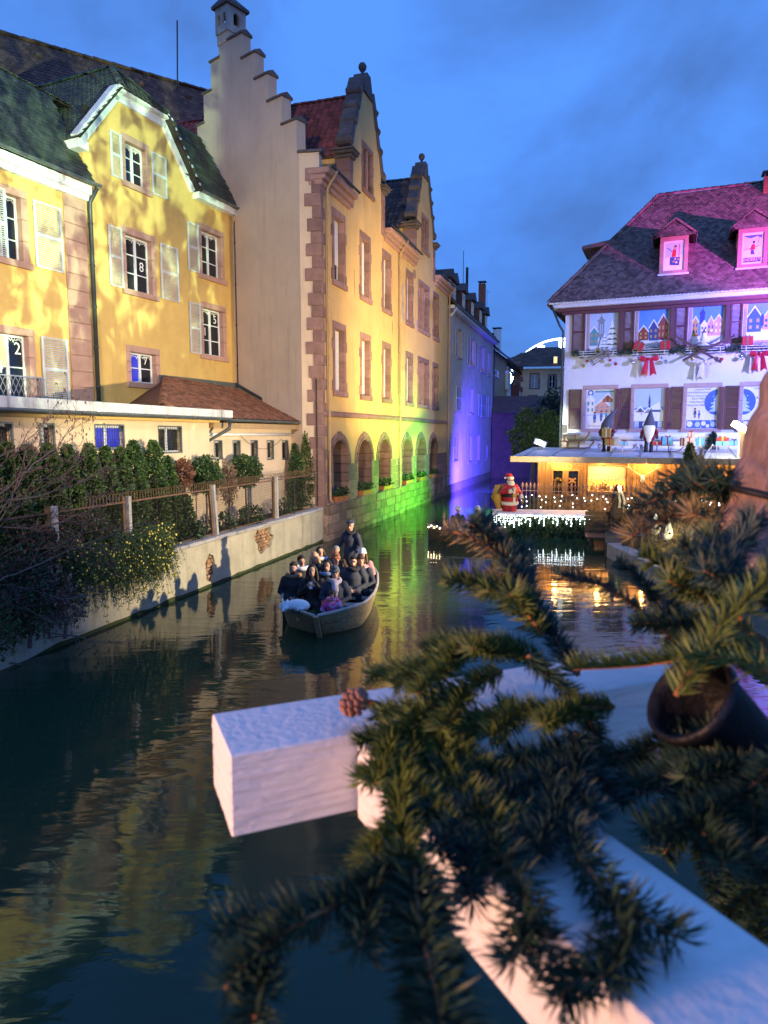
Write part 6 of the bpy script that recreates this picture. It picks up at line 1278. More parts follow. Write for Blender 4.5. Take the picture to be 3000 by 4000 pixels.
for i, m in enumerate(mains):
    y0 = 10.6 + (i % 4) * .35 + (.5 if i >= nm else 0); pts = []
    for j, q in enumerate(m):
        u, v = zq(*q); pts.append(aty(u, v, y0 + j * .14 + .12 * math.sin(j * 2.1 + i)) - hi)
    r0 = rnd(.012, .02) if i < 6 else rnd(.007, .012); fine = []
    for j in range(len(pts) - 1):
        for s in range(3): fine.append(pts[j].lerp(pts[j + 1], s / 3) + V((rnd(-.012, .012), 0, rnd(-.015, .015))))
    fine.append(pts[-1]); n = len(fine); tb.tube(fine, [r0 * (1 - .85 * j / n) + .002 for j in range(n)], 5, False)
    for j in range(2, n):
        if random.random() < .75: d = (fine[j] - fine[j - 1]).normalized(); e = (d + V((rnd(-.8, .8), rnd(-.6, .6), rnd(-.7, .8)))).normalized(); twig(fine[j], e, rnd(.2, .55) if i != 6 else rnd(.15, .4), .005, 1 if i % 3 else 2)
tb.build('branches', M_['twig'], hzl); ck.build('catkins', M_['catkin'], hzl, kind='stuff')
# dense thicket on the bank under the hazel
for i, (u, v, off, r, n, key) in enumerate(((20, 2000, .35, .7, 1500, 'leaf_dark'), (180, 2050, .3, .6, 1500, 'leaf_dark'), (60, 2300, -.25, .55, 1300, 'leaf_dark'), (-60, 2500, -.4, .5, 900, 'leaf'), (190, 2330, -.15, .45, 800, 'thuja_dry'), (350, 2080, .25, .5, 1100, 'leaf_dark'), (110, 2430, -.28, .42, 800, 'leaf'), (250, 2400, -.22, .34, 520, 'thuja_dry'))):
    x, z = GF.sz(u, v, off); shrub('thicket_bush', ('dark tangled bush at the root of the hazel', 'dark tangled bush behind the first pale fence post', 'ivy tangle hanging down the wall below the hazel', 'leafy ivy clump at the waterline under the hazel', 'withered brown tangle on the wall beside the jasmine', 'dark bush between the fence posts above the jasmine', 'hanging leafy tangle close above the water under the ivy', 'thin dry tangle on the wall at the foot of the jasmine')[i], 'shrub', GF.w(x, off, z - .4 if off < 0 else ZG), ball_shape(r, r * .9, .5, .5, i), n, .07, key, 'catkin', .4, seed=60 + i)
# ---- planters in the arcade
mm('terracotta', (.50, .17, .06), .8, .15, 6, rand=.1)
pl_l = ['under the arch next to the quoins', 'under the second arch from the quoins', 'under the arch left of the middle downpipe', 'under the arch right of the middle downpipe', 'under the second arch past the middle downpipe', 'under the last arch before the violet house']
for i, x in enumerate(AX):
    t_ = thing('planter', 'terracotta window box with bushy plants ' + pl_l[i], 'planter', CF.M @ T((x * k, -.02, ZB + .02)))
    for q in range(2): MB().add([(-.62 + q * .63, -.13, 0), (-.02 + q * .63, -.13, 0), (-.02 + q * .63, .11, 0), (-.62 + q * .63, .11, 0), (-.65 + q * .63, -.16, .2), (.0 + q * .63, -.16, .2), (.0 + q * .63, .13, .2), (-.65 + q * .63, .13, .2)], [(0, 3, 2, 1), (4, 5, 6, 7), (0, 1, 5, 4), (1, 2, 6, 5), (2, 3, 7, 6), (3, 0, 4, 7)]).build('box', M_['terracotta'], t_)
    b = MB(); rng = random.Random(i)
    def sh(rg): 
        d = V((rg.gauss(0, 1), rg.gauss(0, .6), abs(rg.gauss(0, 1)))).normalized(); return V((rg.uniform(-.55, .55), -.05, .22)) + d * rg.uniform(.05, .28), d
    leaf_blob(b, sh, 420, .09, rng, .7); b.build('plants', M_['leaf'], t_, kind='stuff')
    b = MB(); leaf_blob(b, sh, 60, .06, rng, .8); b.build('flowers', M_['thuja_dead'], t_, kind='stuff')
# ---- trees beyond the canal bend
def tree(name, label, loc, h, blobs, n, size, key, key2, seed):
    rng = random.Random(seed); t_ = thing(name, label, 'tree', T(loc), None); tr = MB().tube([(0, 0, -.3), (.1, 0, h * .3), (0, .1, h * .55), (.1, 0, h * .8)], [.2, .16, .12, .05], 7)
    for (bx, by, bz, r) in blobs: tr.tube([(0, 0, h * .35), (bx * .5, by * .5, bz * .7), (bx, by, bz)], [.09, .05, .02], 5)
    tr.build('trunk', M_['twig'], t_); b = MB(); b2 = MB()
    for (bx, by, bz, r) in blobs:
        f0 = ball_shape(r, r * .8, 0, .45, bx + seed)
        def f(rg): p, d = f0(rg); return p + V((bx, by, bz)), d
        leaf_blob(b, f, int(n * r * r), size, rng, .7); leaf_blob(b2, f, int(n * r * r * .4), size, rng, .7)
    b.build('crown', M_[key], t_, kind='stuff'); b2.build('crown_light', M_[key2], t_, kind='stuff'); return t_
tl = aty(2075, 1850, 46); s46 = 46 / 2700
tree('leafy_tree', 'small leafy green tree overhanging the canal beside the chalet', (tl.x, tl.y, .5), 4.5, [((u - 2075) * s46, dy, aty(u, v, 46).z - .5, r) for u, v, dy, r in ((2030, 1700, 0, .8), (2060, 1640, .3, .9), (2110, 1680, -.3, 1.0), (2090, 1750, .2, .9), (2140, 1640, .5, .8), (2150, 1730, 0, .9), (2020, 1760, -.3, .5), (2120, 1800, .4, .7))], 760, .17, 'thuja_light', 'leaf', 71)
tl = aty(2150, 1850, 56); s56 = 56 / 2700
tree('dark_tree', 'dark tree standing between the cream hip-roofed house and the white house', (tl.x, tl.y, .5), 6, [((u - 2150) * s56, dy, aty(u, v, 56).z - .5, r) for u, v, dy, r in ((2130, 1600, 0, 1.2), (2180, 1560, .3, 1.3), (2190, 1640, .5, 1.3), (2150, 1680, .2, 1.2))], 260, .22, 'leaf_dark', 'leaf', 72)
sh_ = aty(2120, 1640, 62); MB().box(-4.5, 6, 0, 4, -6, .6).add([(-5, -.4, .6), (6.5, -.4, .6), (6.5, 4.4, .6), (-5, 4.4, .6), (-5, 2, 2.2), (6.5, 2, 2.2)], [(0, 1, 5, 4), (2, 3, 4, 5), (1, 2, 5), (3, 0, 4), (0, 3, 2, 1)]).build('shed', M_['tile_brown'], M=T((sh_.x, sh_.y, sh_.z)), label='dark low shed roof below the distant cream house', cat='shed')
# ---- the garden on the right bank
def gp(u, v, z=.42): return atz(u, v, z)
for i, (u, v, h, r, key) in enumerate(((2570, 2090, 1.7, .55, 'fir'), (2680, 2060, 3.0, .8, 'fir'), (2770, 2010, 3.4, .9, 'fir_blue'))):
    p = gp(u, v); shrub('young_fir', ('small bright young fir beside the jetty', 'young fir behind the pale teardrop ornaments', 'bluish fir close to the light post')[i], 'fir', p, cone_shape(h, r, .1, .85, .5, i + 50), 2600, .13, key, 'leaf', h * .9, aspect=.3, seed=80 + i)
for i, (u, v, r, n) in enumerate(((2520, 2120, .45, 500), (2600, 2160, .6, 800), (2680, 2200, .7, 900), (2740, 2150, .8, 900), (2790, 2260, .7, 700))):
    p = gp(u, v); shrub('dry_shrub', ('dry yellow grass tuft behind the first dark trough', 'dry yellow shrub behind the hanging teardrops', 'tangled dry shrub beside the birch pole', 'broad dry shrub in front of the bluish fir', 'dry shrub at the edge by the tree trunk')[i], 'shrub', p, ball_shape(r, r * .8, r * .7, .5, i + 9), n, .16, 'dry', 'thuja_dry', .5, aspect=.10, seed=90 + i)
for i, (u, v) in enumerate(((2470, 2135), (2540, 2120), (2600, 2150))):
    p = gp(u, v); t_ = thing('trough', ('dark wooden planting trough at the end of the jetty', 'dark planting trough in the middle of the row', 'dark planting trough nearest the dry shrubs')[i], 'trough', T(p) @ RZ(rad(-25)), 'planting troughs'); MB().box(-.3, .3, -.15, .15, 0, .34).build('box', M_['plank_dark'], t_); MB().box(-.32, .32, -.17, .17, .34, .37).build('rim', M_['stone_dark'], t_)
for i, (u, v) in enumerate(((2560, 2052), (2608, 2072))):
    p = aty(u, v, 19.2 - i); t_ = thing('teardrop_birdhouse', ('pale grey teardrop birdhouse on a pole', 'white teardrop birdhouse with a dark hole')[i], 'birdhouse', T(p)); MB().lathe([(.02, -.28), (.12, -.2), (.15, -.08), (.1, .12), (.03, .3), (.01, .36)], (0, 0, 0), 10).build('body', M_['white'], t_, True); MB().ell((0, -.14, -.06), (.035, .02, .035)).build('hole', M_['black'], t_); MB().tube([(0, 0, -.28), (0, 0, .42 - p.z)], .02, 5).build('pole', M_['twig'], t_)
for i, (ua, va, ub, vb) in enumerate(((2665, 2190, 2680, 2050), (2695, 2165, 2702, 2060), (2745, 2150, 2760, 2060))):
    a = gp(ua, va); c = aty(ub, vb, a.y); MB().tube([V((0, 0, 0)), V((.03, 0, (c.z - a.z) * .5)), c - a], [.05, .045, .04], 6).build('birch_pole', M_['coping'] if i == 1 else M_['twig'], M=T(a), label=('crooked brown pole among the dry shrubs', 'pale birch pole with dark bark marks', 'dark stake by the broad dry shrub')[i], cat='pole')
spot('flood_yellow_garden', (9.6, 11.5, 2.2), (8.6, 19.5, .8), 3200, (1, .80, .26), 75, .8, .08)
# ================================================================== people
SK = [mat('skin_a', (.52, .29, .20), .55, .06, 12), mat('skin_b', (.46, .25, .17), .55, .06, 12)]
LIP = mat('lips', (.36, .10, .09), .5, 0); EYE = mat('eyes', (.03, .022, .02), .3, 0)
def cloth(n, c, r=.9, v=.25, s=14): return mat('cloth_' + n, c, r, v, s, .3, 60)
CL = dict(black=cloth('black', (.026, .026, .030)), navy=cloth('navy', (.045, .05, .066)), grey=cloth('grey', (.10, .12, .13)), lilac=cloth('lilac', (.42, .36, .42)), pinkcoat=cloth('pink', (.48, .24, .24)), brown=cloth('brown', (.085, .055, .04)), white=cloth('white', (.70, .70, .72)), cream=cloth('cream', (.80, .72, .48)), olive=cloth('olive', (.05, .05, .03)), stripe=cloth('stripe', (.28, .10, .05), .9, .6, 40), blue=cloth('blue', (.20, .30, .45)), fur=cloth('fur', (.26, .16, .09)), cap=cloth('cap', (.05, .055, .08)), denim=cloth('denim', (.02, .025, .035)))
km = bpy.data.materials.new('cloth_kid'); km.use_nodes = True; t = km.node_tree; b = t.nodes['Principled BSDF']; b.inputs['Roughness'].default_value = .8
vo = N('ShaderNodeTexVoronoi', t); vo.inputs['Scale'].default_value = 16; g = N('ShaderNodeNewGeometry', t); t.links.new(g.outputs['Position'], vo.inputs[0]); r = N('ShaderNodeValToRGB', t); sp_ = N('ShaderNodeSeparateColor', t); t.links.new(vo.outputs['Color'], sp_.inputs[0]); t.links.new(sp_.outputs[0], r.inputs[0])
r.color_ramp.interpolation = 'CONSTANT'; r.color_ramp.elements[0].color = (.62, .06, .20, 1); r.color_ramp.elements[1].position = .45; r.color_ramp.elements[1].color = (.60, .16, .10, 1)
for ps, c in ((.62, (.10, .16, .40, 1)), (.78, (.55, .30, .50, 1)), (.9, (.45, .05, .25, 1))): e = r.color_ramp.elements.new(ps); e.color = c
t.links.new(r.outputs[0], b.inputs['Base Color']); CL['kid'] = km
HAIR = dict(dark=mat('hair_dark', (.016, .011, .009), .5, .3, 40), brown=mat('hair_brown', (.06, .032, .018), .5, .3, 40), blonde=mat('hair_blonde', (.38, .25, .13), .5, .3, 40), grey=mat('hair_grey', (.28, .27, .27), .6, .3, 40))
def soft(o, vox, it=4):
    m = o.modifiers.new('remesh', 'REMESH'); m.mode = 'VOXEL'; m.voxel_size = vox; m.use_smooth_shade = True
    s = o.modifiers.new('smooth', 'SMOOTH'); s.iterations = it; s.factor = .5; return o
def person(label, M, pose='sit', coat='black', legs='black', skin=0, hair='dark', style='short', hat=None, scarf=None, arms='lap', yaw=0., extra=(), s=1., group='boat passengers', beard=False, glasses=False, collar=None, pitch=0.):
    """local frame: seat (or feet) at z = 0, facing -y"""
    P = thing('person', label, 'person', M @ Matrix.Scale(s, 4), group)
    hipz = .92 if pose == 'stand' else .12
    hip = V((0, 0, hipz)); ch = hip + V((0, -.02, .36)); nk = hip + V((0, -.02, .52)); hd = nk + V((0, -.03, .17)); shl = [nk + V((sx * .19, 0, -.06)) for sx in (-1, 1)]
    if arms == 'phone': el = [shl[i] + V(((-.08, .08)[i], -.08, -.27)) for i in (0, 1)]; wr = [nk + V(((-.07, .07)[i], -.30, -.10)) for i in (0, 1)]
    elif arms == 'hang': el = [shl[i] + V(((-.07, .07)[i], .03, -.28)) for i in (0, 1)]; wr = [el[i] + V(((-.01, .01)[i], -.05, -.25)) for i in (0, 1)]
    elif arms == 'raise': el = [shl[0] + V((-.14, -.1, -.22)), shl[1] + V((.07, .02, -.28))]; wr = [shl[0] + V((-.10, -.26, .02)), el[1] + V((.0, -.06, -.24))]
    elif arms == 'pole': el = [shl[0] + V((-.12, -.06, -.25)), shl[1] + V((.12, -.04, -.26))]; wr = [el[0] + V((-.02, -.18, -.12)), el[1] + V((-.02, -.18, -.12))]
    elif arms == 'front': el = [shl[i] + V(((-.10, .10)[i], -.10, -.22)) for i in (0, 1)]; wr = [hip + V(((-.14, .14)[i], -.34, .10)) for i in (0, 1)]
    else: el = [shl[i] + V(((-.10, .10)[i], -.02, -.28)) for i in (0, 1)]; wr = [hip + V(((-.07, .07)[i], -.25, .10)) for i in (0, 1)]
    if pose == 'sit': kn = [hip + V((sx * .13, -.43, .03)) for sx in (-1, 1)]; an = [kn[i] + V((0, .02, -.42)) for i in (0, 1)]
    elif pose == 'kneel': kn = [hip + V((sx * .12, -.26, -.06)) for sx in (-1, 1)]; an = [kn[i] + V((0, .30, -.06)) for i in (0, 1)]
    else: kn = [V((sx * .10, -.02, .48)) for sx in (-1, 1)]; an = [V((sx * .11, .02, .08)) for sx in (-1, 1)]
    R = RZ(yaw).to_3x3() @ RX(pitch).to_3x3()
    H = lambda x, y, z: hd + R @ V((x, y, z))
    b = MB()                                         # body: one continuous surface
    b.ell(H(0, .01, .03), (.078, .095, .105), 14, 10, R).ell(H(0, -.02, -.05), (.060, .068, .072), 12, 8, R).ell(H(0, -.105, -.012), (.014, .022, .028), 8, 6, R)
    for sx in (-1, 1): b.ell(H(sx * .078, .01, 0), (.012, .022, .032), 8, 6, R)
    b.tube([nk + V((0, .01, -.06)), hd + V((0, .01, -.06))], [.056, .050], 10, rnd=True)
    b.tube([hip, hip + V((0, -.01, .18)), ch, nk + V((0, 0, -.03))], [.135, .12, .145, .09], 12, rnd=True)
    for i in (0, 1):
        b.tube([shl[i], el[i], wr[i]], [.052, .042, .03], 8, rnd=True); b.tube([hip + V(((-.09, .09)[i], 0, 0)), kn[i], an[i]], [.085, .062, .042], 8, rnd=True); b.tube([an[i] + V((0, .04, -.03)), an[i] + V((0, -.15, -.045))], [.04, .03], 8, rnd=True)
        d = (wr[i] - el[i]).normalized(); sd = d.cross(V((0, 0, 1))); sd = sd.normalized() if sd.length > .1 else V((1, 0, 0)); nn_ = sd.cross(d); c0 = wr[i] + d * .05
        b.ell(c0, (.036, .036, .042), 8, 6)
        for f_ in range(4): a = c0 + sd * (.028 - .019 * f_) + d * .02; l = (.05, .058, .054, .042)[f_]; b.tube([a, a + d * l * .6, a + d * l - nn_ * .018], [.0105, .010, .008], 6, rnd=True)
        a = c0 + sd * (.034 if i else -.034); b.tube([a - d * .01, a + sd * (.02 if i else -.02) + d * .03], [.011, .009], 6, rnd=True)
    soft(b.build('body', SK[skin], P, True), .0135, 2)
    for sx in (-1, 1):
        MB().ell(H(sx * .031, -.083, .022), (.011, .008, .007), 8, 5, R).build('eye', EYE, P, True); MB().ell(H(sx * .032, -.086, .045), (.017, .007, .004), 8, 4, R).build('eyebrow', HAIR['dark' if hair != 'blonde' else 'brown'], P, True)
    MB().ell(H(0, -.086, -.062), (.023, .007, .006), 8, 4, R).build('mouth', LIP, P, True)
    c = MB()                                         # coat
    c.tube([hip + V((0, 0, -.04)), hip + V((0, -.01, .16)), ch, nk + V((0, .0, -.03))], [.19, .175, .19, .11], 14, rnd=True)
    for i in (0, 1):
        c.tube([shl[i] + V((0, 0, -.01)), el[i], el[i].lerp(wr[i], .93)], [.085, .07, .056], 9, rnd=True)
        if pose == 'sit': c.tube([hip + V(((-.09, .09)[i], 0, .0)), hip.lerp(kn[i], .62) + V((0, 0, .01))], [.12, .105], 9, rnd=True)
    if pose == 'stand': c.tube([hip + V((0, 0, .05)), hip + V((0, 0, -.22))], [.20, .215], 14, rnd=True)
    soft(c.build('coat', CL[coat], P, True), .02, 3)
    lg = MB()
    for i in (0, 1): lg.tube([hip + V(((-.09, .09)[i], 0, -.02)), kn[i], an[i] + V((0, 0, .02))], [.105, .078, .062], 9, rnd=True)
    soft(lg.build('trousers', CL[legs], P, True), .022, 3)
    for i in (0, 1): MB().tube([an[i] + V((0, .05, -.035)), an[i] + V((0, -.04, -.03)), an[i] + V((0, -.17, -.05))], [.05, .055, .038], 8, rnd=True).build('shoe', M_['white'] if legs == 'wide' else M_['black'], P, True)
    hb = MB()                                        # hair
    if style != 'bald':
        hb.ell(H(0, .028, .055), (.089, .098, .098), 14, 9, R)
        if style == 'long':
            for sx in (-1, 1): hb.tube([H(sx * .075, .0, .06), H(sx * .098, -.01, -.06), H(sx * .11, -.03, -.20), H(sx * .10, -.05, -.32)], [.034, .04, .045, .02], 8, rnd=True)
            hb.tube([H(0, .07, .05), H(0, .10, -.1), H(0, .10, -.28)], [.07, .085, .05], 9, rnd=True)
        if style == 'fringe': hb.ell(H(0, -.045, .075), (.075, .05, .045), 12, 7, R)
        if style in ('bob', 'fringe'):
            for sx in (-1, 1): hb.tube([H(sx * .07, .02, .06), H(sx * .085, .0, -.06)], [.035, .03], 8, rnd=True)
        if style == 'short': hb.ell(H(0, -.03, .108), (.07, .06, .035), 12, 7, R)
        soft(hb.build('hair', HAIR[hair], P, True), .014, 3)
    if beard: soft(MB().ell(H(0, -.045, -.085), (.058, .052, .045), 10, 7, R).tube([H(-.07, -.01, -.01), H(-.05, -.05, -.07)], [.016, .022], 6, rnd=True).tube([H(.07, -.01, -.01), H(.05, -.05, -.07)], [.016, .022], 6, rnd=True).build('beard', HAIR[hair], P, True), .012, 2)
    if glasses:
        g_ = MB()
        for sx in (-1, 1): g_.tube([H(sx * .034 + .024 * math.cos(a), -.096, .02 + .02 * math.sin(a)) for a in [6.2832 * q / 10 for q in range(11)]], .0035, 4); g_.tube([H(sx * .058, -.09, .022), H(sx * .08, .0, .02)], .003, 4)
        g_.tube([H(-.01, -.1, .024), H(.01, -.1, .024)], .003, 4).build('glasses', M_['black'], P)
    if hat == 'beanie' or (hat and hat[0] == 'b'):
        kx = {'beanie': 'grey', 'bstripe': 'stripe', 'bwhite': 'white', 'bbrown': 'brown'}[hat]
        h_ = MB().ell(H(0, .02, .085), (.098, .108, .095), 14, 9, R).tube([H(.094 * math.cos(a), .016 + .104 * math.sin(a), .05) for a in [6.2832 * q / 14 for q in range(15)]], .022, 6); soft(h_.build('beanie', CL[kx], P, True), .013, 3)
    if hat == 'flat':
        MB().ell(H(0, .02, .105), (.115, .13, .042), 14, 7, R).ell(H(0, -.09, .082), (.085, .06, .014), 12, 5, R).build('flat_cap', CL['cap'], P, True)
    if scarf:
        q = MB().tube([nk + V((.105 * math.cos(a), -.02 + .105 * math.sin(a), .02 + .02 * math.sin(2 * a))) for a in [6.2832 * w_ / 14 for w_ in range(15)]], .05, 8)
        if scarf == 'cream': q.tube([nk + V((-.09, -.12, 0)), nk + V((-.11, -.21, -.25)), nk + V((-.12, -.2, -.5))], [.045, .05, .05], 7).tube([nk + V((.09, -.12, 0)), nk + V((.11, -.21, -.25)), nk + V((.10, -.2, -.55))], [.045, .05, .05], 7)
        if scarf == 'lilac': q.tube([nk + V((0, -.13, 0)), nk + V((.02, -.2, -.15)), nk + V((.03, -.2, -.3))], [.07, .075, .03], 8)
        soft(q.build('scarf', CL[scarf], P, True), .018, 3)
    if collar: q = MB().tube([nk + V((.14 * math.cos(a), .04 + .12 * math.sin(a), .015)) for a in [6.2832 * w_ / 12 for w_ in range(13)]], .055, 8); soft(q.build('collar', CL[collar], P, True), .02, 2)
    P['_w'] = 1; del P['_w']
    return P, wr
# ================================================================== the rowing barge
BF0 = atz(1262, 2466, 0)                              # foot of the near bow corner
mm('boat_wood', (.36, .27, .14), .6, .3, 3, .5, 10, stretch=(2, 2, 14), streak=.4, streakcol=(.08, .06, .03)); mm('boat_in', (.07, .055, .04), .8, .3, 4, .3, 12); mm('boat_rail', (.34, .32, .28), .7, .25, 4, .3, 14)
prow = atz(1234, 2407, .54); axis = V((.04, 1, 0)).normalized()
bt = thing('rowing_barge', 'flat wooden passenger barge crowded with people on the canal', 'boat', Fr((prow.x, prow.y), (axis.y, -axis.x)).M)
BM = bt.matrix_basis; LB = 5.2                        # local x to starboard, y from the prow aft
def lerp_tab(t, tab):
    for (a, p), (b_, q) in zip(tab, tab[1:]):
        if t <= b_: return p + (q - p) * (t - a) / (b_ - a)
    return tab[-1][1]
def hwy(y): return lerp_tab(y, [(0, .05), (.35, .34), (.8, .64), (1.2, .86), (1.75, .96), (2.4, 1.02), (3.2, 1.03), (4.0, .98), (4.7, .82), (5.2, .62)])
def ctr(y): return -.02 * min(1, y / 1.2)
def hw_(t): return hwy(t * LB)
def sheer(y): return .54 - .06 * math.sin(math.pi * min(1, y / 4.6)) + .06 * max(0, y - 4)
ys = [0, .18, .36, .6, .85, 1.15, 1.5, 2.0, 2.5, 3.0, 3.5, 4.0, 4.5, 4.9, 5.2]; secs = len(ys) - 1; hull = MB(); inn = MB(); vs = []; vi = []
for y in ys:
    w_ = hwy(y); c = ctr(y); zt_ = sheer(y); wb = w_ * .80; zb = -.2 + .32 * max(0, y - 4.4); yb = y + .95 * max(0, 1 - y / 1.4) - .25 * max(0, y - 4.2)
    vs += [(c - w_, y, zt_), (c - wb, yb, zb), (c + wb, yb, zb), (c + w_, y, zt_)]
    vi += [(c - max(.01, w_ - .05), y + .06, zt_), (c - max(.01, wb - .05), yb + .06, max(zb + .06, .04)), (c + max(.01, wb - .05), yb + .06, max(zb + .06, .04)), (c + max(.01, w_ - .05), y + .06, zt_)]
fs = []
for i in range(secs):
    for j in range(3): fs.append((i * 4 + j, i * 4 + j + 1, (i + 1) * 4 + j + 1, (i + 1) * 4 + j))
hull.add(vs, fs + [(0, 3, 2, 1), tuple(secs * 4 + q for q in range(4))]); inn.add(vi, [f[::-1] for f in fs])
hull.build('hull', M_['boat_wood'], bt); inn.build('inside', M_['boat_in'], bt)
for sgn in (-1, 1):
    for r in range(3):                               # the strakes of the sides
        pl = MB(); P_ = []
        for i in range(secs + 1):
            a, c = V(vs[i * 4 + (0 if sgn < 0 else 3)]), V(vs[i * 4 + (1 if sgn < 0 else 2)]); o_n = V((sgn * .014, -.012 if ys[i] < 1.2 else 0, -.004)); P_ += [a.lerp(c, r / 3 + .012) + o_n, a.lerp(c, (r + 1) / 3 - .012) + o_n]
        pl.add(P_, [(2 * i, 2 * i + 1, 2 * i + 3, 2 * i + 2) for i in range(secs)]); pl.build('strake', M_['boat_wood'], bt)
    MB().tube([(V(vs[i * 4 + (0 if sgn < 0 else 3)]) + V((-sgn * .015, 0, .012))) for i in range(secs + 1)], .032, 6).build('gunwale', M_['boat_rail'], bt)
MB().obox((0, .38, .12), (.045, 0, 0), (0, .05, 0), (0, -.42, .42)).build('stem_post', M_['boat_wood'], bt)
MB().add([(ctr(.0) - .03, .02, sheer(0) + .01), (ctr(.0) + .03, .02, sheer(0) + .01), (ctr(.75) + hwy(.75) - .05, .75, sheer(.75) + .0), (ctr(.75) - hwy(.75) + .05, .75, sheer(.75) + .0), (ctr(.0) - .03, .02, sheer(0) - .03), (ctr(.0) + .03, .02, sheer(0) - .03), (ctr(.75) + hwy(.75) - .05, .75, sheer(.75) - .04), (ctr(.75) - hwy(.75) + .05, .75, sheer(.75) - .04)], [(0, 1, 2, 3), (7, 6, 5, 4), (2, 6, 7, 3)]).build('bow_deck', M_['boat_rail'], bt) if False else None
MB().box(ctr(5) - .5, ctr(5) + .5, LB - .6, LB - .12, .5, .54).build('stern_deck', M_['boat_rail'], bt)
for y in (.7, 1.75, 2.45, 3.1, 3.7): w_ = hwy(y) - .1; MB().box(ctr(y) - w_, ctr(y) + w_, y, y + .28, .26, .30).build('bench', M_['boat_rail'], bt)
def seat(u, v, hc=1.03, seatz=.30):                   # place a passenger so that the head is seen at this pixel
    h = atz(u, v, hc); return T((h.x, h.y + .05, hc - .81 - 0.0))
AZ = math.atan2(-axis.x, axis.y)
def face(loc): return math.atan2(loc.x, -loc.y) * 0
crew = [(1145, 2221, dict(label='man with short dark hair in black coat with fur hood, behind the white plush bear', coat='black', hair='dark', style='short', beard=True, collar='fur')),
    (1219, 2230, dict(label='woman with long dark hair in black coat holding up a phone', coat='black', hair='dark', style='long', arms='phone', pitch=.1)),
    (1308, 2240, dict(label='woman in grey beanie and lilac scarf behind the child', coat='navy', hair='brown', style='short', hat='beanie', scarf='lilac', yaw=.2)),
    (1380, 2196, dict(label='bearded man with glasses in dark coat, hands on his lap', coat='navy', hair='dark', style='short', beard=True, glasses=True, scarf='black')),
    (1177, 2194, dict(label='young man with dark hair seated behind the fur hood coat', coat='black', hair='dark', style='short', yaw=.5, collar='white', skin=1)),
    (1229, 2179, dict(label='woman with long blonde hair in dark coat', coat='black', hair='blonde', style='long', yaw=.35)),
    (1251, 2157, dict(label='woman with dark hair and white fur collar behind the blonde woman', coat='black', hair='dark', style='long', yaw=.3, collar='white')),
    (1280, 2213, dict(label='woman with dark hair and pale blue collar behind the phone holder', coat='olive', hair='dark', style='long', collar='blue', yaw=-.2)),
    (1313, 2187, dict(label='passenger in striped knitted hat and dark jacket', coat='navy', hair='brown', style='short', hat='bstripe', yaw=.4)),
    (1313, 2155, dict(label='man with grey hair in dark brown jacket', coat='brown', hair='grey', style='short', skin=1)),
    (1409, 2190, dict(label='passenger with brown fringe beside the man with glasses', coat='navy', hair='brown', style='fringe', yaw=.2)),
    (1416, 2166, dict(label='girl in white knitted hat and pink quilted coat', coat='pinkcoat', hair='brown', style='long', hat='bwhite', s=.92))]
ph = None
for u, v, kw in crew:
    s_ = kw.get('s', 1.); h = atz(u, v, 1.03); yaw0 = 0.0
    pr, wr = person(M=T((h.x, h.y + .05, 1.03 - .81 * s_)) @ RZ(0.0), **kw)
    if kw.get('arms') == 'phone':
        t_ = thing('mobile_phone', 'white mobile phone held up by the woman with dark hair', 'phone', pr.matrix_basis @ T((0, -.36, .56))); MB().bbox(-.036, .036, -.004, .004, -.07, .08, .006).build('case', M_['white'], t_); MB().box(-.03, -.005, -.008, -.0045, .04, .07).build('camera', M_['black'], t_)
h = atz(1297, 2320, .78); person('small child in colourful pink patterned jacket at the bow', T((h.x, h.y, .78 - .81 * .66)) @ RZ(0), 'kneel', coat='kid', legs='navy', hair='brown', style='fringe', arms='front', s=.66, pitch=.25, collar='kid')
hb_ = BM @ V((.12, LB - .85, .62)); h = aty(1373, 2056, hb_.y); person('boatman in flat cap and dark jacket standing at the stern', T((h.x, h.y, .10)) @ RZ(-.55), 'stand', 'navy', 'black', 1, 'grey', 'short', 'flat', 'black', 'pole', .25, s=(h.z - .10) / 1.60, group='boat crew', glasses=True)
# white plush bear at the bow
bp_ = atz(1149, 2384, .50); pb = thing('plush_bear', 'white plush polar bear lying on the bow of the barge', 'plush toy', T(bp_) @ RZ(rad(-8)))
b = MB().ell((.08, 0, .10), (.24, .13, .125), 14, 9).ell((-.17, -.03, .10), (.095, .085, .085), 12, 8).ell((-.25, -.06, .07), (.05, .042, .035), 10, 6)
for x, y in ((-.10, -.12), (.20, -.12), (-.05, .12), (.25, .12)): b.tube([(x, y * .6, .07), (x - .08, y * 1.2, .03)], [.05, .04], 8, rnd=True)
for s in (-1, 1): b.ell((-.14, s * .06 - .02, .185), (.025, .018, .028), 8, 6)
soft(b.build('body', mat('plush', (.80, .82, .84), .95, .08, 30, .5, 90), pb, True), .012, 3); MB().ell((-.297, -.07, .075), (.014, .014, .011), 8, 5).build('nose', M_['black'], pb, True)
for s in (-1, 1): MB().ell((-.235, -.05 + s * .045, .115), .009, 6, 5).build('eye', M_['black'], pb, True)
b = MB(); random.seed(9)
for i in range(14): sprigs(b, (-.1 + i * .05, -.17, .02), (.04, .03, .03), 16, .08, 1, .006)
b.build('fir_garland', M_['fir'], M=T(bp_) @ RZ(rad(-8)), label='sprig of fir greenery on the bow in front of the bear', cat='greenery')
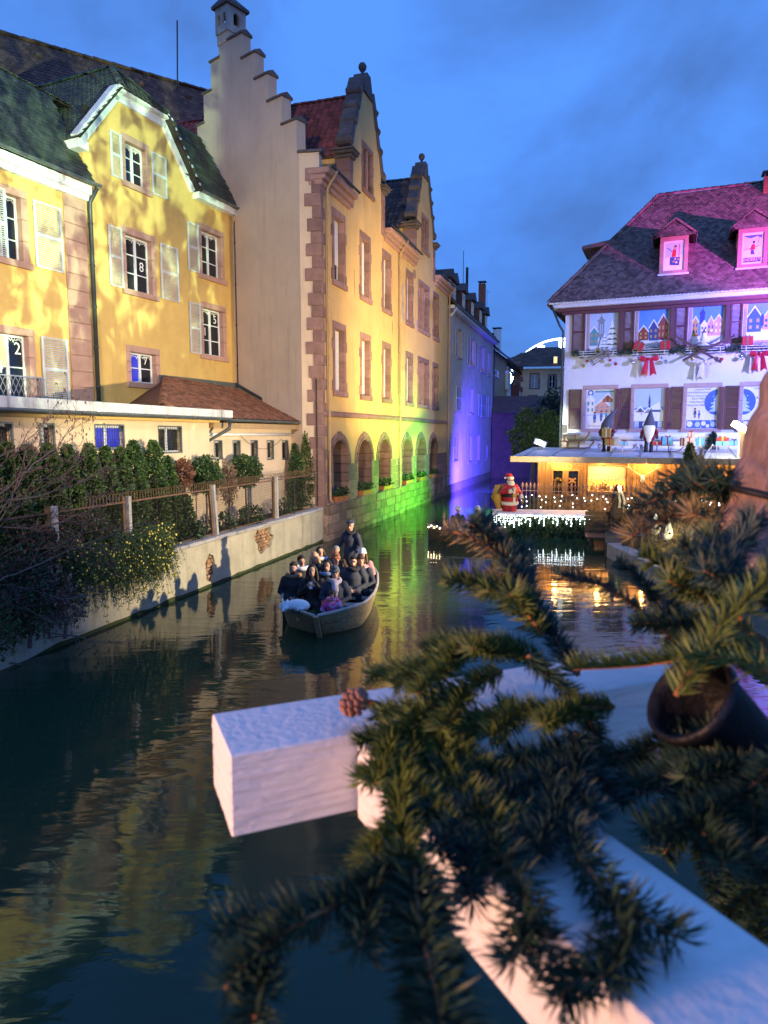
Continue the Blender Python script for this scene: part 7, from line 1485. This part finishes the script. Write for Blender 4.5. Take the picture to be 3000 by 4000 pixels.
# ================================================================== second boat further back
q = atz(1825, 2112, 0); b2 = thing('small_boat', 'small dark boat with lanterns passing the pontoon', 'boat', T(q) @ RZ(rad(-20)))
b = MB(); pr_ = []
for i in range(9):
    t_ = i / 8; w_ = .75 * math.sin(math.pi * (t_ * .85 + .1)) ** .6; x = -1.4 + 2.8 * t_; pr_ += [(x, -w_ * .7, -.1), (x, -w_, .5 + .1 * (2 * t_ - 1) ** 2), (x, w_, .5), (x, w_ * .7, -.1)]
b.add(pr_, [(i * 4 + j, i * 4 + (j + 1) % 4, i * 4 + 4 + (j + 1) % 4, i * 4 + 4 + j) for i in range(8) for j in (0, 2, 3)] + [(3, 2, 1, 0), (32, 33, 34, 35)]).build('hull', M_['boat_in'], b2)
MB().tube([pr_[i * 4 + 1] for i in range(9)], .04, 6).build('gunwale', M_['boat_rail'], b2)
for x in (-.6, .4): MB().box(x, x + .25, -.6, .6, .25, .29).build('bench', M_['boat_rail'], b2)
for i in range(5): place('bulb', bmw, b2, T((-1.35 + i * .12, -.45 - i * .05, .5 + .06 * (i % 2))))
person('passenger in dark blue jacket and pale cap on the small boat', T((q.x - .35, q.y + .15, .30)) @ RZ(.3), coat='navy', hair='brown', hat='bwhite', group='small boat passengers'); person('passenger in pale hooded jacket on the small boat', T((q.x + .4, q.y + .2, .30)) @ RZ(-.2), coat='lilac', hair='brown', hat='bwhite', group='small boat passengers')
# ================================================================== painted statue on the pontoon
so_ = aty(1990, 2000, pL.y + .9); st_ = thing('bearded_statue', 'painted statue of a bearded man in red coat and cap on the pontoon', 'statue', T((so_.x, so_.y, .78)) @ RZ(.35))
hs = (aty(1990, 1852, so_.y).z - .78) / 1.78
SR = mat('paint_red', (.42, .022, .025), .45, .25, 6); SW = mat('paint_white', (.70, .62, .48), .6, .15, 12); SB = mat('paint_black', (.012, .012, .012), .35, 0); SG = mat('paint_gold', (.5, .28, .05), .4, .2, 8)
st_.matrix_basis = T((so_.x, so_.y, .78)) @ RZ(.35) @ Matrix.Scale(hs, 4)
soft(MB().lathe([(.30, .0), (.33, .3), (.36, .55), (.40, .75), (.36, 1.0), (.30, 1.2), (.16, 1.36)], (0, 0, 0), 16).tube([(-.26, -.02, 1.22), (-.46, -.05, .98), (-.18, -.36, 1.04)], [.13, .12, .09], 10, rnd=True).tube([(.26, -.02, 1.22), (.44, -.06, .95), (.42, -.28, .78)], [.13, .12, .09], 10, rnd=True).build('coat', SR, st_, True), .022, 3)
MB().lathe([(.36, .40), (.395, .44), (.40, .52), (.37, .56)], (0, 0, 0), 16).build('coat_trim', SW, st_, True); MB().lathe([(.39, .76), (.415, .80), (.415, .88), (.385, .92)], (0, 0, 0), 16).build('belt', SB, st_, True); MB().bbox(-.09, .09, -.44, -.40, .77, .92, .01).build('buckle', SG, st_); MB().box(-.05, .05, -.405, -.3, .45, 1.2).build('front_trim', SW, st_)
MB().ell((0, -.02, 1.48), (.13, .135, .15), 12, 9).build('head', SK[0], st_, True); MB().ell((0, -.16, 1.48), (.03, .03, .03)).build('nose', SK[1], st_, True)
soft(MB().lathe([(.02, 1.05), (.10, 1.15), (.16, 1.3), (.16, 1.42), (.08, 1.5)], (0, -.1, 0), 12, Matrix.Diagonal((1, .8, 1, 1))).ell((-.13, 0, 1.45), .05).ell((.13, 0, 1.45), .05).build('beard', SW, st_, True), .02, 2)
for s in (-1, 1): MB().ell((s * .05, -.135, 1.52), (.014, .01, .012)).build('eye', SB, st_, True); MB().ell((s * .05, -.14, 1.555), (.035, .014, .014)).build('eyebrow', SW, st_, True)
MB().lathe([(.15, 1.56), (.165, 1.59), (.165, 1.64), (.14, 1.67)], (0, 0, 0), 14).build('cap_trim', SW, st_, True); MB().tube([(0, 0, 1.62), (-.02, .02, 1.72), (-.12, .06, 1.77), (-.2, .08, 1.66)], [.14, .12, .07, .03], 10).build('cap', SR, st_, True); MB().ell((-.21, .08, 1.61), .05).build('bobble', SW, st_, True)
for a, c in (((-.2, -.35, 1.04), (-.12, -.42, 1.08)), ((.42, -.27, .8), (.42, -.33, .7))): MB().tube([a, V(a).lerp(V(c), .5)], .10, 8, rnd=True).build('cuff', SW, st_, True); MB().ell(c, (.06, .06, .08)).build('glove', SB, st_, True)
MB().tube([(-.1, .2, 1.3), (-.35, .35, 1.15), (-.42, .4, .7), (-.3, .4, .35)], [.06, .22, .28, .18], 10, rnd=True).build('sack', SG, st_, True); MB().lathe([(.015, 0), (.03, -.02), (.05, -.09), (.075, -.12)], (.43, -.37, .66), 10).build('bell', SG, st_, True)
# ================================================================== person on the jetty
pj = atz(2405, 2086, .34); person('person in cream scarf and wide dark trousers standing on the jetty taking a photo', T((pj.x, pj.y, .34)) @ RZ(.5), 'stand', 'brown', 'black', 0, 'brown', 'long', None, 'cream', 'raise', .3, s=(aty(2405, 1893, pj.y).z - .34) / 1.74, group=None)
# ================================================================== bridge and the white timber cross on its railing
slab('bridge_deck', [(-8, -5, 0), (8, -5, 0), (8, .28, 0), (-8, .28, 0)], 2.25, 2.5, 'concrete')
ZT = HC - .45; BH = .123
pa_, pc_ = V((-.29, 1.073, 0)), V((-.072, 1.174, 0)); ux = V((.923, .385, 0)).normalized(); uy = V((-ux.y, ux.x, 0)); p_b = V((-.217, .927, 0))
mm('painted_beam', (.72, .70, .68), .6, .05, 8, .12, 22, stretch=(3, 3, 12))
cb = thing('white_beam', 'white painted timber crossbeam under the fir branches', 'beam', Matrix(((ux.x, uy.x, 0, p_b.x), (ux.y, uy.y, 0, p_b.y), (0, 0, 1, ZT - BH), (0, 0, 0, 1))))
def rough_box(x0, x1, y0, y1, z0, z1, key, par, name, seed, amp=.0011):
    bm = bmesh.new(); bmesh.ops.create_cube(bm, size=1); bmesh.ops.scale(bm, vec=(x1 - x0, y1 - y0, z1 - z0), verts=bm.verts); bmesh.ops.translate(bm, vec=((x0 + x1) / 2, (y0 + y1) / 2, (z0 + z1) / 2), verts=bm.verts)
    bmesh.ops.bevel(bm, geom=bm.edges[:], offset=.0025, segments=1, affect='EDGES')
    n = 40; bmesh.ops.subdivide_edges(bm, edges=[e for e in bm.edges if e.calc_length() > .03], cuts=n, use_grid_fill=True)
    for v in bm.verts:
        q = v.co; d = mnoise.noise(V((q.x * 14, q.y * 5 + seed, q.z * 120))) * amp * 1.2 + mnoise.noise(V((q.x * 60, q.y * 60, q.z * 110 + seed))) * amp * .5; v.co = q + V((0 if abs(q.x - x0) > .002 and abs(q.x - x1) > .002 else d, -d if abs(q.y - y0) < .002 else (d if abs(q.y - y1) < .002 else 0), d * .15 if abs(q.z - z1) < .002 else 0))
    return MB().bm(bm).build(name, M_[key], par, False)
rough_box(0, .86, 0, .16, 0, BH, 'painted_beam', cb, 'timber', 1)
lb = thing('white_rail', 'long white painted timber rail running from the crossbeam to the bridge', 'beam', Matrix(((ux.x, uy.x, 0, p_b.x + ux.x * .186), (ux.y, uy.y, 0, p_b.y + ux.y * .186), (0, 0, 1, ZT - BH - .004), (0, 0, 0, 1))) @ RZ(rad(3.5)))
rough_box(0, .16, -1.7, -.012, 0, BH, 'painted_beam', lb, 'timber', 5)
MB().box(.03, .13, -1.25, -1.15, 2.5 - (ZT - BH) + .004, -.002).build('post', M_['painted_beam'], lb)
# ================================================================== fir branches tied to it
def onrail(v): return .45 / math.tan(math.atan((v - 2000) / FPX) + PITCH) * .955
def fir(pts, label, key='fir', nl=.026, dens=2300, r0=.004, up=.3, seed=0, stemkey='twig_orange', flat=.55, side=0, lie=True):
    """pts: (u, v, distance) along the stem"""
    rng = random.Random(seed); W = [aty(u, v, min(d, onrail(v)) if v > 2640 and lie else d) for u, v, d in pts]; o = W[0]; fine = []
    for i in range(len(W) - 1):
        p0, p1, p2, p3 = W[max(i - 1, 0)], W[i], W[i + 1], W[min(i + 2, len(W) - 1)]
        for s in range(8):
            t_ = s / 8; fine.append(.5 * ((2 * p1) + (p2 - p0) * t_ + (2 * p0 - 5 * p1 + 4 * p2 - p3) * t_ ** 2 + (3 * p1 - p0 - 3 * p2 + p3) * t_ ** 3))
    fine.append(W[-1]); n = len(fine)
    th = thing('fir_branch', label, 'fir branch', T(o), 'fir branches on the white timber')
    MB().tube([p - o for p in fine], [r0 * (1 - .65 * i / n) for i in range(n)], 6).build('stem', M_[stemkey], th, True)
    b = MB()
    def needles(A, taper=True):
        m = len(A)
        for i in range(m - 1):
            seg = A[i + 1] - A[i]; d = seg.normalized(); a = d.cross(V((0, 0, 1))); a = a.normalized() if a.length > .05 else V((1, 0, 0)); c = a.cross(d)
            for _ in range(max(1, int(seg.length * dens * 1.2))):
                p = A[i] + seg * rng.random(); an = rng.uniform(0, 6.2832); rad_ = (a * math.cos(an) + c * math.sin(an) * flat + c * up * .5).normalized(); e = (d * rng.uniform(.35, .9) + rad_).normalized(); l = nl * 1.05 * rng.uniform(.7, 1.15) * (1 - .35 * max(0, (i / m - .8) * 5))
                w_ = l * .034; s1 = e.orthogonal().normalized() * w_; s2 = e.cross(s1).normalized() * w_; bend = c * l * rng.uniform(0, .18); mid = p + e * l * .55
                b.add([p + s1 * .7, p - s1 * .35 + s2 * .6, p - s1 * .35 - s2 * .6, mid + s1 * 1.1, mid - s1 * .55 + s2 * .95, mid - s1 * .55 - s2 * .95, p + e * l + bend], [(0, 1, 4, 3), (1, 2, 5, 4), (2, 0, 3, 5), (3, 4, 6), (4, 5, 6), (5, 3, 6)])
    needles(fine)
    st = MB()
    for j in range(side):
        i = int(n * (.15 + .7 * (j + .5) / side)); d = (fine[min(i + 1, n - 1)] - fine[i - 1]).normalized(); a = d.cross(V((0, 0, 1))); a = a.normalized() if a.length > .05 else V((1, 0, 0)); e = (d * .9 + a * (1 if j % 2 else -1) * .9 + V((0, 0, rng.uniform(-.3, .1)))).normalized(); ln = rng.uniform(.05, .085) if pts[-1][1] > 2900 else rng.uniform(.06, .12); A = [fine[i] + e * ln * q / 6 + d * ln * .25 * (q / 6) ** 2 for q in range(7)]
        st.tube([p - o for p in A], [.0026 - .0002 * q for q in range(7)], 5); needles(A)
    if side: st.build('side_stems', M_[stemkey], th, True)
    b.v = [(x - o.x, y - o.y, z - o.z) for x, y, z in b.v]; b.build('needles', M_[key], th, kind='stuff'); return th
F = [
 ([(2130, 2600, 1.05), (1950, 2520, 1.05), (1750, 2560, 1.03), (1540, 2680, 1.0)], 'dense dark fir branch reaching left over the white crossbeam', 'fir_lit', dict(side=4, dens=3200, nl=.03)),
 ([(2260, 2640, 1.1), (2120, 2420, 1.15), (1990, 2200, 1.2), (1880, 2010, 1.25)], 'long fir branch with tan tip pointing up at the canal', 'fir_blue', dict(side=3, nl=.034)),
 ([(1985, 2190, 1.2), (1860, 2110, 1.22), (1735, 2065, 1.25)], 'tan tipped fir twig over the small boat', 'fir_tan', dict(nl=.034, dens=1200)),
 ([(2010, 2240, 1.2), (1920, 2260, 1.2), (1830, 2270, 1.22)], 'short tan fir twig below the tan tips', 'fir_tan', dict(nl=.03, dens=1300)),
 ([(2120, 2480, 1.1), (2040, 2370, 1.1), (1960, 2300, 1.08), (1900, 2310, 1.06)], 'upright bluish fir sprig beside the green reflection', 'fir_lit', dict(nl=.035, dens=2000, side=2)),
 ([(2700, 2560, 1.15), (2540, 2420, 1.15), (2360, 2290, 1.15), (2190, 2250, 1.15)], 'drooping dark fir twig across the orange reflection', 'fir_blue', dict(nl=.024, dens=2600)),
 ([(2740, 2540, 1.2), (2620, 2400, 1.22), (2500, 2270, 1.25), (2420, 2190, 1.27)], 'straight dark fir twig pointing at the garden bank', 'fir', dict(nl=.026, dens=2600)),
 ([(2560, 2470, 1.18), (2650, 2330, 1.2), (2720, 2250, 1.22)], 'bushy bluish fir twig below the tree trunk', 'fir_blue', dict(nl=.03)),
 ([(2990, 2540, .85), (2760, 2560, .88), (2500, 2600, .92), (2240, 2615, .95)], 'flat fir frond with bright orange stem lying to the left', 'fir_lit', dict(nl=.032, dens=2000, flat=.15, up=.9)),
 ([(2640, 2720, .85), (2760, 2520, .86), (2880, 2370, .87), (3060, 2200, .88)], 'fir frond with orange stem rising to the right edge', 'fir_lit', dict(nl=.036, dens=1800, flat=.25)),
 ([(3080, 2660, .8), (2900, 2590, .82), (2700, 2560, .84)], 'fir frond with orange stem coming in from the right edge', 'fir_lit', dict(nl=.034, dens=1900, flat=.3)),
 ([(2060, 2560, 1.0), (2190, 2680, .98), (2290, 2790, .96), (2330, 2930, .94)], 'dark fir twig hanging between two white patches of beam', 'fir', dict(nl=.028, dens=3000)),
 ([(1960, 2620, 1.0), (1730, 2740, .96), (1560, 2860, .93), (1470, 3060, .9)], 'thick olive lit fir branch draped over the beam end', 'fir_lit', dict(side=5, dens=3400, nl=.03)),
 ([(1800, 2760, .95), (1640, 2900, .92), (1560, 3120, .88), (1600, 3380, .85)], 'olive lit fir branch hanging down beside the peach lit beam', 'fir_lit', dict(side=4, dens=3400, nl=.03)),
 ([(2400, 2760, .95), (2150, 2780, .94), (1900, 2820, .93), (1700, 2960, .9)], 'middle olive lit fir branch along the crossbeam', 'fir_lit', dict(side=5, dens=3400, nl=.028)),
 ([(2700, 2860, .9), (2400, 2960, .88), (2050, 2980, .87), (1780, 3080, .86)], 'dark fir branch below the black black pot', 'fir', dict(side=6, dens=3200, nl=.028)),
 ([(2250, 2960, .88), (2050, 3080, .84), (1850, 3180, .82), (1700, 3330, .8)], 'dark green fir branch over the long rail', 'fir_blue', dict(side=5, dens=3200, nl=.028)),
 ([(1600, 3340, .82), (1380, 3500, .8), (1080, 3660, .78), (880, 3860, .76)], 'drooping fir twig hanging far left over dark water', 'fir', dict(side=3, dens=2300, nl=.032)),
 ([(1620, 3380, .8), (1640, 3600, .76), (1690, 3820, .72), (1740, 4080, .68)], 'long fir frond hanging straight down to the lower edge', 'fir', dict(side=0, dens=2400, nl=.042, flat=.2)),
 ([(1900, 3280, .78), (2050, 3480, .72), (2030, 3660, .68), (2000, 3760, .66)], 'fir twig hanging in front of the lavender rail side', 'fir', dict(side=1, dens=1500, nl=.034)),
 ([(2250, 3330, .74), (2380, 3520, .68), (2440, 3700, .64), (2350, 3820, .6)], 'fir twig hanging over the blue rail top', 'fir', dict(side=2, dens=1500, nl=.034)),
 ([(2980, 1930, 1.3), (2870, 1890, 1.3), (2760, 1870, 1.32), (2640, 1910, 1.35)], 'blurred dark fir branch in front of the chalet wall', 'fir', dict(side=3, dens=800, nl=.045)),
 ([(2960, 2080, 1.25), (2800, 2030, 1.27), (2660, 2010, 1.3), (2500, 2050, 1.32)], 'blurred brownish fir branch in front of the jetty', 'fir_tan', dict(side=3, dens=700, nl=.042)),
 ([(2950, 2000, 1.3), (2830, 1960, 1.3), (2790, 1910, 1.32), (2720, 1850, 1.34)], 'dark fir twigs against the pale lit bush', 'fir', dict(side=2, dens=900, nl=.04)),
 ([(3060, 2960, .8), (2850, 3150, .76), (2740, 3230, .72), (2830, 3330, .68)], 'black green fir branch in the dark corner under the black pot', 'fir', dict(side=5, dens=3000, nl=.028)),
 ([(3080, 3200, .8), (2950, 3050, .8), (2780, 2980, .82), (2600, 3000, .84)], 'dark fir branch just below the black pot', 'fir', dict(side=5, dens=3000, nl=.028)),
 ([(2250, 2860, .92), (2250, 3020, .87), (2180, 3200, .82), (2080, 3330, .78)], 'broad dark fir branch covering the long rail', 'fir_blue', dict(side=6, dens=3200, nl=.03)),
 ([(1700, 2820, .95), (1760, 3000, .9), (1850, 3150, .86), (2000, 3260, .82)], 'short olive lit fir branch tucked between beam and rail', 'fir_lit', dict(side=4, dens=3200, nl=.03)),
 ([(2900, 2420, 1.0), (2800, 2330, 1.02), (2720, 2240, 1.05), (2700, 2140, 1.08)], 'fir twig standing in front of the foot of the trunk', 'fir_lit', dict(side=4, dens=2400, nl=.034)),
 ([(3080, 2400, .95), (2950, 2320, .97), (2850, 2230, 1.0), (2800, 2130, 1.05)], 'fir twig crossing the trunk near the right edge', 'fir_blue', dict(side=4, dens=2400, nl=.034)),
 ([(2950, 2480, 1.05), (2830, 2420, 1.08), (2760, 2440, 1.1), (2660, 2500, 1.12)], 'dark fir twig between trunk foot and frond', 'fir', dict(side=2, dens=2800, nl=.03)),
 ([(3080, 2900, 1.15), (2950, 3080, 1.12), (2880, 3280, 1.08), (2930, 3480, 1.02)], 'black green fir bough hanging below the rail in the dark corner', 'fir', dict(side=8, dens=3000, nl=.034, lie=False)),
 ([(2850, 2900, 1.15), (2750, 3050, 1.12), (2700, 3220, 1.08), (2800, 3360, 1.04)], 'black green fir bough under the pot', 'fir', dict(side=8, dens=3000, nl=.034, lie=False)),
 ([(3120, 3250, 1.0), (3020, 3380, .98), (2960, 3500, .96), (3020, 3640, .92)], 'black green fir bough at the lower right edge', 'fir', dict(side=8, dens=3000, nl=.034, lie=False)),
]
for i, (pts, lab, key, kw) in enumerate(F): fir(pts, lab, key, seed=200 + i, **kw)
# tree trunk with a black strap
A_, B_ = aty(3190, 1330, 1.25), aty(2890, 2240, 1.25); tk = thing('cut_tree', 'slanting cut tree with bare brown trunk and a black strap', 'tree', T(B_)); ax3 = (A_ - B_)
bm = bmesh.new(); pts = [V((0, 0, 0)) + ax3 * (i / 24 - .06) for i in range(30)]; m = MB().tube(pts, [.062 + .004 * math.sin(i * 1.3) for i in range(30)], 28)
m.v = [tuple(V(p) * (1 + .0) + V((mnoise.noise(V(p) * 40), mnoise.noise(V(p) * 40 + V((9, 0, 0))), 0)) * .0035) for p in m.v]; m.build('trunk', M_['bark'], tk, True); bm.free()
sc_ = (aty(2925, 1925, 1.25) - B_).dot(ax3.normalized()); dn = ax3.normalized(); MB().tube([dn * (sc_ - .006), dn * (sc_ + .006)], .068, 24).build('strap', M_['black'], tk, True)
# black pot lying among the branches
mm('black_metal', (.008, .008, .010), .5, .25, 30, .3, 60)
o = aty(2830, 2835, .88); axv = V((-.72, -.12, .58)).normalized(); q = axv.to_track_quat('Z', 'Y').to_matrix().to_4x4()
lh = thing('plant_pot', 'black plastic plant pot lying on its side among the branches', 'pot', T(o) @ q @ Matrix.Scale(.74, 4))
MB().lathe([(.042, -.10), (.052, -.10), (.080, .075), (.088, .078), (.088, .098), (.080, .098), (.074, .075), (.046, -.09), (.001, -.09)], (0, 0, 0), 40).build('pot', M_['black_metal'], lh, True)
# dried cone at the tip of the branches
cn = thing('pine_cone', 'small dried cone with a scrap of orange leaf on the crossbeam', 'cone', T(aty(1385, 2740, 1.0)) @ RX(.5) @ RY(.6))
mm('cone', (.30, .14, .09), .7, .3, 30)
for j in range(6):
    for i in range(7): a = 6.2832 * (i + .5 * (j % 2)) / 7; r = (.009, .014, .016, .015, .011, .006)[j]; MB().ell((r * math.cos(a), r * math.sin(a), -.02 + j * .008), (.007, .007, .003), 6, 4).build('scale', M_['cone'], cn, True)
MB().ell((.05, .01, .0), (.035, .003, .012), 10, 5).build('leaf', mat('orange_leaf', (.40, .09, .02), .6, .2, 20), cn, True)
